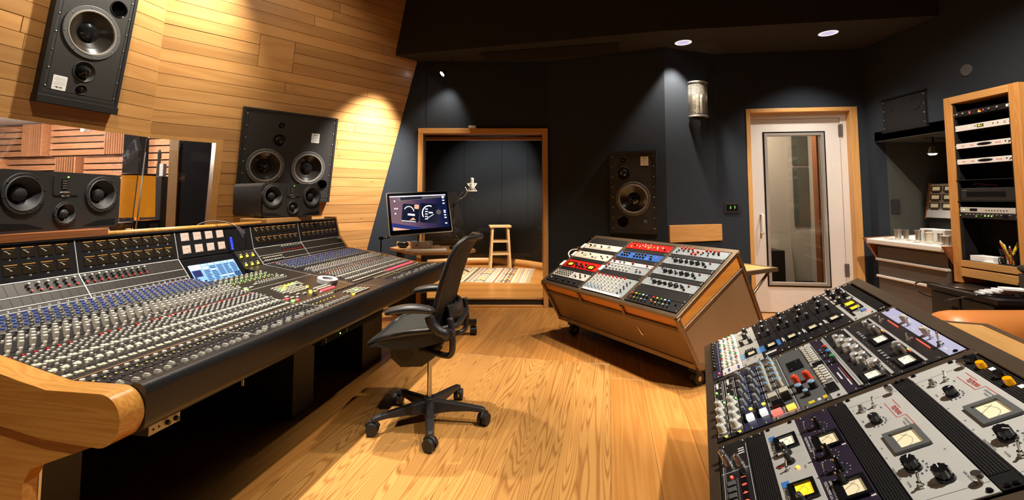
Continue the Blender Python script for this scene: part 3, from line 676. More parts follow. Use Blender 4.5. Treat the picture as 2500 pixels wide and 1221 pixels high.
# centre screen sunk between the wings, on the slope of the module panels
Ts = Matrix.Translation((1.33, 0.972, 0.822)) @ Matrix.Rotation(math.radians(53.5), 4, 'X')
part(MB().box((-0.205, -0.125, -0.012), (0.205, 0.125, 0.002)), 'screen_bezel', ['black_gloss'], console, mat=Ts)
emis('scr_pale', (0.20, 0.40, 0.80), 0.75); emis('scr_slate', (0.02, 0.06, 0.16), 1.0); emis('scr_lime', (0.72, 0.92, 0.45), 1.3); emis('scr_navy', (0.008, 0.010, 0.09), 0.8); emis('scr_white', (0.75, 0.88, 1.0), 0.7)
cs_ = part(MB().box((-0.185, -0.10, 0.002), (0.165, 0.085, 0.004)), 'screen', ['scr_pale'], console, mat=Ts)
mb = MB(); random.seed(2); Z0, Z1 = 0.004, 0.0046
mb.box((-0.185, 0.05, Z0), (-0.105, 0.085, Z1), 3); mb.box((-0.178, 0.0, Z0), (-0.118, 0.046, Z1), 2)
for i in range(5):
    x0 = -0.10 + i * 0.053
    mb.box((x0 + 0.004, 0.072, Z0), (x0 + 0.042, 0.082, Z1), 1)
    for j in range(14):
        y = 0.062 - j * 0.0112
        if random.random() < 0.88: mb.box((x0 + 0.003, y - 0.0065, Z0), (x0 + random.choice((0.044, 0.046, 0.036)), y, Z1), 0)
        else: mb.box((x0 + 0.003, y - 0.0065, Z0), (x0 + 0.044, y, Z1), 1)
mb.box((0.112, -0.055, Z1), (0.160, -0.005, Z1 + 0.0004), 0)
part(mb, 'screen_windows', ['scr_slate', 'scr_lime', 'scr_navy', 'scr_white'], cs_)
# armrest roll, two leather lengths
def roll(x0, x1):
    P = rrect(0.072, 0.150, 0.034, 7, 0.002, 0.647)
    return part(MB().prism(P, x0, x1, smooth=True, T=XS), 'armrest', ['black_leather'], console, bevel=0.008, seg=3)
roll(0.002, 2.02); roll(2.026, LC + 0.02)
part(MB().tube([(0.006, p[0], p[1]) for p in rrect(0.058, 0.136, 0.028, 6, 0.002, 0.647)], 0.0035, 6, closed=True), 'armrest_piping', ['black_leather'], console)
# wood cheeks
top = [(0.02, 0.716), (0.25, 0.712), (0.36, 0.732), (0.585, 0.778), (0.97, 0.838), (1.06, 0.951), (1.105, 1.125), (1.22, 1.125)]
nose = [(0.045 + 0.078 * math.cos(math.radians(a)), 0.638 + 0.078 * math.sin(math.radians(a))) for a in range(270, 89, -9)]
nose = [(min(y, 0.045), z) for y, z in nose]
rail = nose[::1] + top[1:] + [(1.22, 0.80), (0.6, 0.615), (0.25, 0.566)]
part(MB().prism(rail[::-1], -0.075, 0.0, T=XS, smooth=True), 'cheek_rail', ['cheek_wood'], console, bevel=0.018, seg=4)
side = [(0.03, 0.572), (0.25, 0.58), (0.6, 0.63), (1.22, 0.82), (1.22, 0.0), (0.335, 0.0), (0.335, 0.42), (0.31, 0.465)]
part(MB().prism(side[::-1], -0.062, -0.022, T=XS), 'cheek_panel', ['cheek_wood'], console, bevel=0.005)
part(MB().prism(rail[::-1], LC, LC + 0.022, T=XS), 'cheek_rail', ['cheek_wood'], console, bevel=0.006)
mb = MB(); mb.box((-0.02, 0.41, 0), (0.16, 1.18, 0.60)); part(mb, 'pedestal', ['black_satin'], console)
part(MB().box((-0.02, 0.335, 0.0), (-0.012, 0.345, 0.46)), 'edge_strip', ['alu'], console)
for x0, x1 in ((1.25, 1.45), (2.05, 2.36)): part(MB().box((x0, 0.36, 0.0), (x1, 1.15, 0.60)), 'pedestal', ['black_satin'], console)
part(MB().box((0.0, 1.17, 0.0), (LC, 1.20, 0.63)), 'rear_light_stop', ['black_satin'], console)  # unseen panel added to keep ambient light from under the console
part(MB().prism([(0.0, 0.575), (0.9, 0.575), (0.9, 0.53), (0.10, 0.53)], 0.0, LC, T=XS), 'underside', ['black_matt'], console)
part(MB().box((0.95, -0.015, 0.545), (1.6, 0.06, 0.576)).cyl((1.12, -0.017, 0.562), (1.12, -0.013, 0.562), 0.004, mat=1), 'cable_tray', ['black_matt', 'led_green'], console)
for x in (0.42, 0.98, 1.18, 1.62): part(MB().box((x, -0.02, 0.552), (x + 0.003, -0.01, 0.576)), 'bracket_pin', ['alu'], console)
# wood rail along the bridge
part(MB().tube([(0.74, 1.13, 1.113), (1.86, 1.13, 1.113)], 0.016, 10), 'bridge_rail', ['cheek_wood'], console)
part(MB().box((0.0, 1.09, 1.10), (LC, 1.22, 1.106)), 'bridge_top', ['console_dark'], console)
# --- controls
PR = {}
def proto(key, mb, mats): PR[key] = (mb, mats)
def kmb(r, h, n=8, sk=0):
    b = MB(); b.cyl((0, 0, 0), (0, 0, h * 0.72), r, r * 0.9, n, 0, (0, 0)); b.cyl((0, 0, h * 0.72), (0, 0, h), r * 0.9, r * 0.78, n, 1)
    if sk: b.cyl((0, 0, 0), (0, 0, h * 0.15), sk, None, n, 0)
    return b
proto('blue', kmb(0.0078, 0.020, 8, 0.0092), ['pale_knob', 'blue_cap']); proto('dark', kmb(0.006, 0.011, 8), ['dark_knob', 'dark_knob'])
proto('tall', MB().box((-0.0058, -0.0058, 0), (0.0058, 0.0058, 0.027)).box((-0.0062, -0.002, 0.012), (0.0062, 0.002, 0.0275)), ['white_knob']); proto('white', kmb(0.0062, 0.018, 8), ['white_knob', 'white_knob'])
proto('smallw', kmb(0.0048, 0.009, 8), ['white_knob', 'white_knob']); proto('grey', kmb(0.0062, 0.0155, 8), ['grey_knob', 'pale_knob'])
proto('lgrey', kmb(0.0060, 0.015, 8), ['grey_knob', 'bone']); proto('green_knob', kmb(0.0085, 0.017, 10), ['bone', 'bone'])
def bmb(w, d, h): return MB().box((-w / 2, -d / 2, 0), (w / 2, d / 2, h))
proto('key', bmb(0.0105, 0.016, 0.007), ['bone']); proto('keyw', bmb(0.026, 0.013, 0.008), ['bone']); proto('red', bmb(0.008, 0.008, 0.006), ['red_cap']); proto('orange', bmb(0.008, 0.008, 0.006), ['orange_cap'])
proto('led_y', bmb(0.004, 0.004, 0.003), ['led_yellow']); proto('led_g', bmb(0.006, 0.004, 0.004), ['led_green']); proto('tiny', bmb(0.006, 0.009, 0.004), ['dark_knob']); proto('tinyg', bmb(0.006, 0.009, 0.004), ['grey_knob'])
proto('disc', MB().cyl((0, 0, 0), (0, 0, 0.005), 0.0082, 0.0075, 10), ['white_knob']); proto('lit_red', bmb(0.020, 0.020, 0.007), ['lit_pink_key']); proto('lit_yel', bmb(0.013, 0.013, 0.008), ['led_yellow']); proto('lit_grn', bmb(0.018, 0.013, 0.008), ['led_green'])
proto('pink', bmb(0.016, 0.014, 0.009), ['lit_pink_key'])
fd = MB(); fd.box((-0.006, -0.012, 0), (0.006, 0.012, 0.008)); fd.box((-0.005, -0.009, 0.008), (0.005, 0.009, 0.013)); fd.box((-0.006, -0.0012, 0.013), (0.006, 0.0012, 0.0135), 1)
proto('fader', fd, ['trim_pale', 'ink']); proto('slot', bmb(0.0022, 0.10, 0.0006), ['black_matt'])
KNOBS = ('blue', 'dark', 'tall', 'white', 'smallw', 'grey', 'lgrey', 'green_knob')
CT = []
def ctl(key, x, y, dz=0.003): CT.append((key, x, y, dz))
random.seed(11)
def channel(x, near, full=True):
    jt = lambda s=0.002: random.uniform(-s, s)
    ctl('red', x - 0.008, 0.935); ctl('smallw', x + 0.006, 0.930)
    for i, y in enumerate((0.908, 0.875, 0.842, 0.809, 0.776)): ctl('blue', x + (0.007 if i % 2 == 0 else -0.007), y); ctl('tinyg', x + (-0.008 if i % 2 == 0 else 0.008), y - 0.006)
    ctl('dark', x - 0.007, 0.742); ctl('dark', x + 0.007, 0.722); ctl('dark', x - 0.006, 0.708)
    if near:
        for i, y in enumerate((0.692, 0.662, 0.632, 0.604)): ctl('tall', x + (0.0085 if i % 2 == 0 else -0.0085), y)
    else:
        for i, y in enumerate((0.690, 0.664, 0.636, 0.608)): ctl('white', x + (0.008 if i % 2 == 0 else -0.007), y)
    for i, y in enumerate((0.690, 0.628)): ctl('smallw', x + (-0.008 if i % 2 == 0 else 0.009), y)
    ctl('white' if near else 'smallw', x + 0.006, 0.570); ctl('smallw', x - 0.006, 0.562)
    ctl('red' if random.random() < 0.6 else 'tinyg', x - 0.006, 0.537); ctl('orange' if random.random() < 0.3 else 'tinyg', x + 0.007, 0.535)
    for y in (0.512, 0.486, 0.460): ctl('grey', x - 0.0085, y); ctl('grey', x + 0.008, y - 0.010)
    ctl('key', x - 0.002, 0.437); ctl('key', x + 0.0095, 0.432); ctl('tinyg', x - 0.011, 0.434)
    ctl('grey', x - 0.0085, 0.412); ctl('grey', x + 0.008, 0.408); ctl('grey', x - 0.0085, 0.386); ctl('tinyg', x + 0.008, 0.388)
    ctl('key', x - 0.004, 0.362); ctl('key', x + 0.008, 0.366)
    ctl('grey', x - 0.0085, 0.338); ctl('grey', x + 0.008, 0.330)
    lit = x > 2.30
    ctl('lit_red' if lit else 'key', x - 0.0075, 0.300); ctl('lit_red' if lit else 'key', x + 0.0055, 0.298)
def fader_strip(x):
    ctl('disc', x, 0.236); ctl('tiny', x - 0.007, 0.214); ctl('tiny', x + 0.006, 0.212); ctl('led_y', x + 0.002, 0.194); ctl('tiny', x - 0.006, 0.186); ctl('tinyg', x + 0.007, 0.178)
    ctl('slot', x, 0.105, 0.0032); ctl('fader', x, random.choice((0.062, 0.066, 0.07, 0.085)))
    ctl('tiny', x - 0.009, 0.15); ctl('tiny', x + 0.009, 0.14); ctl('tinyg', x - 0.009, 0.12)
PITCH = 0.0345
for a, b in (BK[0], BK[1]):
    for i in range(16):
        x = a + 0.016 + i * (b - a - 0.02) / 15.6
        channel(x, True); fader_strip(x)
for a, b in (BK[3], BK[4]):
    for i in range(16):
        x = a + 0.016 + i * (b - a - 0.02) / 15.6
        if x > 1.80: channel(x, False)
        if x > 2.0: fader_strip(x)
# centre section
for i in range(10): ctl('green_knob', 1.135 + i * 0.041, 0.815); ctl('led_g', 1.150 + i * 0.041, 0.797); ctl('green_knob', 1.13 + i * 0.041, 0.772); ctl('led_g', 1.146 + i * 0.041, 0.755)
for i in range(10): ctl('led_y', 1.14 + i * 0.041, 0.728); ctl('led_y', 1.148 + i * 0.041, 0.728); ctl('lgrey', 1.16 + i * 0.041, 0.715)
for i in range(12): ctl('smallw', 1.30 + i * 0.022, 0.675); ctl('smallw', 1.30 + i * 0.022, 0.65)
for x, y in ((1.15, 0.62), (1.19, 0.615), (1.26, 0.645), (1.52, 0.70), (1.55, 0.685)): ctl('keyw', x, y)
ctl('lit_grn', 1.135, 0.60)
for r in range(6):
    for c in range(7):
        k = 'keyw'
        if (r, c) in ((0, 4), (1, 2), (0, 3), (4, 6)): k = 'lit_yel'
        elif (r, c) in ((0, 5), (2, 1)): k = 'lit_grn'
        if (r, c) not in ((5, 0), (5, 6), (3, 6), (2, 5)): ctl(k, 1.225 + c * 0.036 + (5 - r) * 0.006, 0.40 + (5 - r) * 0.024)
for c in range(5): ctl('keyw', 1.44 + c * 0.03, 0.365); ctl('keyw', 1.44 + c * 0.03, 0.34); ctl('lit_red', 1.44 + c * 0.03, 0.312)
for x, y, k in ((1.18, 0.37, 'keyw'), (1.15, 0.345, 'pink'), (1.19, 0.34, 'keyw'), (1.15, 0.305, 'lit_grn'), (1.18, 0.300, 'pink'), (1.38, 0.355, 'lit_yel'), (1.355, 0.335, 'lit_yel'), (1.27, 0.36, 'keyw'), (1.31, 0.345, 'keyw'), (1.23, 0.335, 'disc'), (1.41, 0.30, 'disc')): ctl(k, x, y)
for i in range(11): ctl('disc', 1.13 + i * 0.030, 0.236)
for i in range(7):
    x = 1.13 + i * 0.035; ctl('slot', x, 0.105, 0.0032); ctl('fader', x, 0.075); ctl('tiny', x, 0.19); ctl('led_y', x + 0.01, 0.17)
for r in range(4):
    for c in range(6): ctl('keyw' if (r, c) != (2, 3) else 'lit_grn', 1.46 + c * 0.030, 0.09 + r * 0.026)
ctl('lit_yel', 1.43, 0.09)
for i in range(18): ctl('dark', 1.47 + i * 0.028, 0.236)
# module knobs on the upper panel
for i in list(range(10, 16)): ctl('red', -9, 0)
def module(x):
    ctl('lgrey', x - 0.004, 1.047); ctl('dark', x - 0.004, 1.036); ctl('red', x + 0.001, 1.026)
CT = [c for c in CT if c[1] > -1]
for i in range(10, 16): module(0.016 + i * 0.0358)
for i in range(0, 10): module(0.58 + 0.016 + i * 0.033)
for i in range(8, 16): module(1.72 + 0.016 + i * 0.033)
for r in range(2):
    for i in range(10): ctl('lgrey', 1.745 + i * 0.021, 0.985 + r * 0.014)
for r in range(2):
    for c in range(3):
        for q in range(3): ctl('dark' if q else 'lgrey', 1.56 + c * 0.055 + q * 0.014, (0.99, 1.035)[r] + (q % 2) * 0.012); 
        ctl('lit_yel', 1.567 + c * 0.055, (0.983, 1.027)[r])
for i in range(3): ctl('lgrey', 2.78 + i * 0.016, 1.045); ctl('dark', 2.78 + i * 0.016, 1.030)
camL = Vector((0, 0, 1.3)) - CO
def ctl_dist(c):
    p = CX * c[1] + CY * c[2] + Vector((0, 0, zy(c[2])[0])); return (p - camL).length
def in_view(c):
    p = CO + CX * c[1] + CY * c[2] + Vector((0, 0, 0.75)); return p.y > 0.2 and p.x / p.y > -1.13
SIZE = {'tall': 2.6, 'blue': 1.5, 'white': 1.4, 'fader': 2.0, 'key': 1.5, 'keyw': 1.6, 'disc': 1.4, 'grey': 1.1, 'lgrey': 1.1, 'green_knob': 1.5, 'lit_red': 1.5, 'pink': 1.4, 'lit_grn': 1.4, 'lit_yel': 1.3}
def chunk(names, label, limit):
    L = sorted([c for c in CT if c[0] in names], key=lambda c: ctl_dist(c) / SIZE.get(c[0], 0.7) + (0 if in_view(c) else 100))
    meshes = {}
    for c in L[:limit]:
        if c[0] not in meshes: meshes[c[0]] = PR[c[0]][0].mesh(label, PR[c[0]][1])
        put(meshes[c[0]], label, console, mat=surf(c[1], c[2], c[3]))
    mats = sorted({m for c in L[limit:] for m in PR[c[0]][1]}); big = MB()
    for c in L[limit:]:
        pm, ms = PR[c[0]]; T = surf(c[1], c[2], c[3]); o = len(big.v)
        big.v += [tuple(T @ Vector(p)) for p in pm.v]; idx = [mats.index(m) for m in ms]
        for f, mi, sm in zip(pm.f, pm.m, pm.s): big.f.append(tuple(i + o for i in f)); big.m.append(idx[mi]); big.s.append(sm)
    if L[limit:]: tag(part(big, label + '_rows', mats, console), kind='stuff')
chunk(KNOBS, 'knob', 300)
chunk(('key', 'keyw', 'red', 'orange', 'disc', 'lit_red', 'lit_yel', 'lit_grn', 'pink', 'tiny', 'tinyg', 'led_y', 'led_g'), 'button', 260)
chunk(('fader',), 'fader_cap', 60); chunk(('slot',), 'fader_slot', 0)
for i in range(16):
    for bi in (0, 1):
        a, b = BK[bi]; o = text(str(bi * 16 + i + 1), 'channel_number', 0.012, 'ink_white', console, (0, 0, 0)); o.matrix_basis = surf(a + 0.016 + i * (b - a - 0.02) / 15.6, 0.9765, 0.0034)
# jog wheel
part(MB().cyl((0, 0, 0), (0, 0, 0.022), 0.016, None, 20).cyl((0, 0, 0.022), (0, 0, 0.024), 0.015, 0.013, 20), 'jog_wheel', ['chrome'], console, mat=surf(1.345, 0.30, 0.003))
# loose things on the console
T0 = console.matrix_world
def on_console(x, y, dz=0.0): return T0 @ surf(x, y, dz)
tp = MB(); tp.lathe([(0.036, 0), (0.066, 0), (0.066, 0), (0.066, 0.028), (0.066, 0.028), (0.036, 0.028), (0.036, 0.028), (0.036, 0)], 32)
tag(part(tp, 'tape_roll', ['tape_white'], mat=on_console(1.635, 0.405, 0.0035)), 'white roll of masking tape lying on the console centre', 'tape roll')
gl = thing('gooseneck_lamp', 'thin grey gooseneck lamp with blue light clipped over the console bridge', 'lamp', mat=T0)
part(MB().tube(spline([(1.34, 1.18, 1.108), (1.37, 1.17, 1.135), (1.43, 1.13, 1.150), (1.49, 1.07, 1.135), (1.52, 1.02, 1.105)], 6), 0.004, 8), 'stem', ['machine_grey'], gl)
part(MB().cyl((1.52, 1.02, 1.105), (1.545, 0.985, 1.06), 0.010, 0.008, 12), 'head', ['nickel'], gl)
part(MB().tube(spline([(1.545, 0.985, 1.06), (1.56, 0.975, 1.01), (1.575, 1.0, 0.95)], 5), 0.004, 8), 'cable', ['black_plastic'], gl)
# headphone box under the armrest
hb = thing('headphone_box', 'small white headphone box with two black knobs under the console armrest', 'headphone box', mat=T0 @ Matrix.Translation((0.045, 0.0, 0.538)))
part(MB().box((0, 0, 0), (0.11, 0.10, 0.034)), 'case', ['black_satin'], hb, bevel=0.002); part(MB().box((0, -0.003, 0.002), (0.11, 0, 0.032)), 'faceplate', ['white_panel'], hb)
for x in (0.062, 0.093): put(knob(0.008, 0.011, 'black_plastic', 'black_plastic'), 'knob', hb, loc=(x, -0.003, 0.017), rot=(PI / 2, 0, 0))
for x in (0.014, 0.034): part(MB().cyl((x, -0.005, 0.017), (x, -0.003, 0.017), 0.003), 'socket', ['ink'], hb)
# ------------------------------------------------------------------ loudspeakers
def woofer(parent, x, y, r, ring='frame_grey', sur='surround_grey', dustcap=0.36, name='woofer', deep=0.040, conem='cone', capm='black_gloss', scr='nickel'):
    T = Matrix.Translation((x, y, 0))
    o = part(MB().lathe([(r * 0.80, 0.002), (r, 0.0), (r, 0.0), (r, 0.006), (r, 0.006), (r * 0.985, 0.008), (r * 0.86, 0.008), (r * 0.83, 0.004)], 40), name, [ring], parent, mat=T)
    part(MB().lathe([(r * 0.86, 0.006), (r * 0.83, 0.010), (r * 0.79, 0.009), (r * 0.765, 0.0)], 40), 'surround', [sur], o)
    part(MB().lathe([(r * 0.77, 0.001), (r * 0.60, -deep * 0.45), (r * dustcap, -deep)], 40), 'cone', [conem], o)
    part(MB().lathe([(r * dustcap, -deep), (r * dustcap * 0.9, -deep + 0.012), (r * dustcap * 0.6, -deep + 0.022), (r * dustcap * 0.25, -deep + 0.027), (0.0005, -deep + 0.028)], 28), 'dust_cap', [capm], o)
    sc = cached('spk_screw' + scr, lambda: MB().lathe([(0.004, 0), (0.004, 0.0015), (0.003, 0.0024), (0.0005, 0.0028)], 8).mesh('screw', [scr]))
    for i in range(8):
        a = 2 * PI * i / 8 + 0.2; put(sc, 'screw', o, loc=(r * 0.925 * math.cos(a), r * 0.925 * math.sin(a), 0.008))
    return o
def dome(parent, x, y, r, name, wave=1.6):
    T = Matrix.Translation((x, y, 0))
    o = part(MB().lathe([(r * wave, 0.0), (r * wave, 0.003), (r * wave * 0.96, 0.004), (r * 1.15, -0.012), (r * 1.02, -0.014)], 32), name, ['speaker_baffle'], parent, mat=T)
    part(MB().lathe([(r, -0.014), (r * 0.93, -0.014 + r * 0.34), (r * 0.7, -0.014 + r * 0.66), (r * 0.35, -0.014 + r * 0.86), (0.0004, -0.014 + r * 0.92)], 24), 'dome', ['black_gloss'], o)
    return o
def big_speaker(T, name, label, w, h, woofs, mids, tweets, ports, lab, logo, flip=False, group=None, thick=0.045):
    o = thing(name, label, 'speaker', mat=T, group=group)
    holes = [circ(x, y, r * 0.93) for x, y, r in woofs] + [circ(x, y, r * 1.5) for x, y, r in mids] + [circ(x, y, r * 1.4, 24) for x, y, r in tweets] + [circ(x, y, r) for x, y, r in ports]
    mb = MB(); plate(mb, [(-w / 2, -h / 2), (w / 2, -h / 2), (w / 2, h / 2), (-w / 2, h / 2)], holes, -0.016, 0.0); part(mb, 'baffle', ['speaker_baffle'], o)
    mb = MB(); plate(mb, [(-w / 2 - 0.022, -h / 2 - 0.022), (w / 2 + 0.022, -h / 2 - 0.022), (w / 2 + 0.022, h / 2 + 0.022), (-w / 2 - 0.022, h / 2 + 0.022)], [[(-w / 2, -h / 2), (-w / 2, h / 2), (w / 2, h / 2), (w / 2, -h / 2)]], -thick, 0.004); part(mb, 'surround_frame', ['black_satin'], o)
    part(MB().box((-w / 2, -h / 2, -thick - 0.004), (w / 2, h / 2, -thick)), 'cabinet_back', ['black_matt'], o)
    ol = MB(); e = 0.02
    for (a, b, c, d) in ((-w / 2 + e, -h / 2 + e, w / 2 - e, -h / 2 + e + 0.002), (-w / 2 + e, h / 2 - e - 0.002, w / 2 - e, h / 2 - e), (-w / 2 + e, -h / 2 + e, -w / 2 + e + 0.002, h / 2 - e), (w / 2 - e - 0.002, -h / 2 + e, w / 2 - e, h / 2 - e)): ol.box((a, b, 0), (c, d, 0.0006))
    part(ol, 'panel_line', ['black_gloss'], o)
    for x, y, r in woofs: woofer(o, x, y, r)
    for x, y, r in mids: dome(o, x, y, r, 'midrange', 1.55)
    for x, y, r in tweets: dome(o, x, y, r, 'tweeter', 1.5)
    for x, y, r in ports: part(MB().lathe([(r * 1.12, 0.0), (r * 1.1, 0.004), (r, 0.002), (r * 0.97, -0.06)], 32), 'port', ['black_gloss'], o, mat=Matrix.Translation((x, y, 0)))
    lx, ly = lab; s = -1 if flip else 1
    lb = part(MB().prism(rrect(0.085, 0.10, 0.006, 3), 0.0005, 0.0012), 'rating_label', ['paper'], o, loc=(lx, ly, 0), rot=(0, 0, PI if flip else 0))
    mk = MB(); random.seed(3)
    for i in range(5): mk.box((-0.02 + i * 0.009, 0.026 + random.uniform(0, 0.006), 0.0012), (-0.013 + i * 0.009, 0.036 + random.uniform(-0.004, 0.003), 0.0015))
    for i, yy in enumerate((0.012, 0.002, -0.008, -0.022, -0.032)): mk.box((-0.034, yy, 0.0012), (0.034 - 0.006 * (i % 3), yy + 0.0014, 0.0014), 1)
    part(mk, 'label_print', ['ink', 'ink_grey'], lb)
    if logo:
        lg = part(MB().box((-0.022, -0.026, 0.0005), (0.022, 0.022, 0.0012)), 'maker_badge', ['navy_panel'], o, loc=(logo[0], logo[1], 0), rot=(0, 0, PI if flip else 0))
        pts = [(0.014 * math.cos(2 * PI * i / 16), 0.014 * math.sin(2 * PI * i / 16), 0.0016) for i in range(16)]
        part(MB().tube(pts, 0.002, 5, closed=True).box((-0.008, 0.0, 0.0012), (0.008, 0.003, 0.002)), 'badge_mark', ['paleblue_cap'], lg)
    n = 8; sc = cached('spk_screw', None)
    for i in range(n):
        for x in (-w / 2 + 0.012, w / 2 - 0.012): put(sc, 'screw', o, loc=(x, -h / 2 + 0.04 + i * (h - 0.08) / (n - 1), 0))
    return o
cached('spk_screw', lambda: MB().lathe([(0.006, 0), (0.006, 0.002), (0.004, 0.0032), (0.0005, 0.0036)], 8).mesh('screw', ['nickel']))
o = big_speaker(TL @ Matrix.Translation((-0.738, 2.535, 0.062)), 'soffit_speaker', 'tall black speaker mounted upside down on the wood wall over the window', 0.470, 0.95,
    [(-0.008, 0.0, 0.190)], [(-0.010, -0.285, 0.048)], [(-0.006, -0.415, 0.024)], [(0.135, 0.235, 0.055)], (-0.145, -0.40), (-0.12, 0.30), True)
part(MB().box((-0.262, -0.55, -0.045), (0.262, -0.497, 0.012)), 'ledge', ['black_satin'], o, bevel=0.002)
big_speaker(TM @ Matrix.Translation((1.200, 1.755, 0.062)), 'soffit_speaker', 'square black speaker with two woofers on the wood wing wall', 0.88, 0.88,
    [(-0.225, -0.10, 0.178), (0.195, -0.098, 0.178)], [(-0.118, 0.168, 0.045)], [(-0.112, 0.318, 0.022)], [(0.36, -0.27, 0.05)], (0.237, 0.225), None)
sd = Vector((S1[0] - S0[0], S1[1] - S0[1], 0)).normalized(); sn = Vector((sd.y, -sd.x, 0))
T3 = mat_xyz(Vector((S0[0], S0[1], 1.373)) + sd * 1.01 + sn * 0.046, sd, (0, 0, 1))
big_speaker(T3, 'soffit_speaker', 'tall black speaker set in the fabric wall beside the booth', 0.475, 0.885,
    [(0.0, -0.075, 0.19)], [(-0.10, 0.215, 0.05)], [(-0.105, 0.365, 0.022)], [(-0.115, -0.33, 0.056)], (0.13, 0.345), (0.13, -0.325))
# ---- near-field monitors on the console bridge
def nearfield(T, label, w=0.62, h=0.285, dp=0.36):
    o = thing('studio_monitor', label, 'speaker', mat=T, group='studio monitors on the console bridge')
    wl = [(-0.195, 0.035, 0.095), (0.195, 0.035, 0.095)]; md = (0.0, -0.062, 0.058)
    P = rrect(w, h, 0.03, 4)
    mb = MB(); plate(mb, P, [circ(x, y, r * 0.95) for x, y, r in wl] + [circ(md[0], md[1], md[2] * 0.95)], -0.02, 0.0)
    part(mb, 'front_baffle', ['monitor_skin'], o)
    n = len(P); V = [(x, y, 0) for x, y in P] + [(x * 1.0, y, -0.02) for x, y in P] + [(x * 0.97, y * 0.97, -dp) for x, y in P]
    part(MB().add(V, [(i, n + i, n + (i + 1) % n, (i + 1) % n) for i in range(n)], 0, True).add(V[n:], [(i, n + i, n + (i + 1) % n, (i + 1) % n) for i in range(n)], 0, True).add(V[2 * n:], [tuple(reversed(range(n)))]), 'cabinet', ['monitor_skin'], o)
    part(MB().box((-w / 2 + 0.02, -h / 2 + 0.02, -0.12), (w / 2 - 0.02, h / 2 - 0.02, -0.11)), 'inner_board', ['black_matt'], o)
    for x, y, r in wl: woofer(o, x, y, r, 'monitor_skin', 'frame_grey', 0.42, 'woofer', 0.03, 'cone_matt', 'cone_matt', 'black_satin')
    woofer(o, md[0], md[1], md[2], 'monitor_skin', 'frame_grey', 0.45, 'midrange', 0.016, 'cone_matt', 'cone_matt', 'black_satin')
    tw = part(MB().prism(rrect(0.13, 0.10, 0.012, 3), 0.0, 0.004), 'tweeter_plate', ['monitor_skin'], o, loc=(0.0, 0.078, 0))
    part(MB().box((-0.028, -0.022, 0.004), (0.002, 0.03, 0.005)), 'ribbon', ['black_gloss'], tw)
    rb = MB()
    for i in range(4): rb.box((-0.024, -0.018 + i * 0.012, 0.005), (-0.002, -0.011 + i * 0.012, 0.007))
    part(rb, 'ribbon_folds', ['mesh_metal'], tw)
    part(MB().lathe([(0.022, 0), (0.015, 0.006), (0.0005, 0.009)], 14).add([], []), 'guide_lip', ['nickel'], tw, loc=(-0.005, -0.036, 0.002), rot=(0, 0, 0)).scale = (1.5, 0.28, 1)
    part(MB().cyl((0, 0, 0.004), (0, 0, 0.006), 0.0035), 'power_led', ['led_green'], tw, loc=(0.005, 0.041, 0))
    text('ADAM', 'maker_name', 0.014, 'ink_white', tw, (-0.005, -0.052, 0.0045))
    for s in (-1, 1):
        sl = MB().prism([(s * 0.10, -0.128), (s * 0.285, -0.128), (s * 0.285, -0.098), (s * 0.18, -0.104)][::s], -0.004, 0.0015)
        part(sl, 'port_slot', ['black_matt'], o)
    return o
fx = Vector((0.02, 1.0, 0)).normalized()
nearfield(mat_xyz((-2.22, 2.285, 1.288), fx, (0, 0, 1)), 'black wide studio monitor on the red wood block, nearest the live room window')
fx2 = Vector((0.40, 0.917, 0)).normalized()
nearfield(mat_xyz((-1.838, 3.86, 1.288), fx2, (0, 0, 1)), 'black wide studio monitor in front of the square two-woofer speaker', 0.56, 0.275, 0.36)
part_T = console.matrix_world
b1 = part(MB().box((0.02, 1.092, 1.1065), (0.735, 1.40, 1.144)), 'monitor_block', ['red_wood'], mat=part_T, bevel=0.003)
tag(b1, 'red-brown wood block under the studio monitor nearest the window', 'wood block')
b2 = part(MB().box((1.90, 1.10, 1.1065), (2.46, 1.34, 1.144)), 'monitor_block', ['trim_wood'], mat=part_T, bevel=0.003)
tag(b2, 'light brown wood block under the studio monitor by the square speaker', 'wood block')
pc_ = part(MB().tube(spline([(-2.06, 3.72, 1.30), (-2.04, 3.66, 1.25), (-2.03, 3.64, 1.16), (-2.04, 3.62, 1.08), (-2.10, 3.64, 1.0)], 6), 0.004, 6), 'power_cable', ['black_plastic'])
tag(pc_, 'thin black cable hanging from the side of the far studio monitor', 'cable')
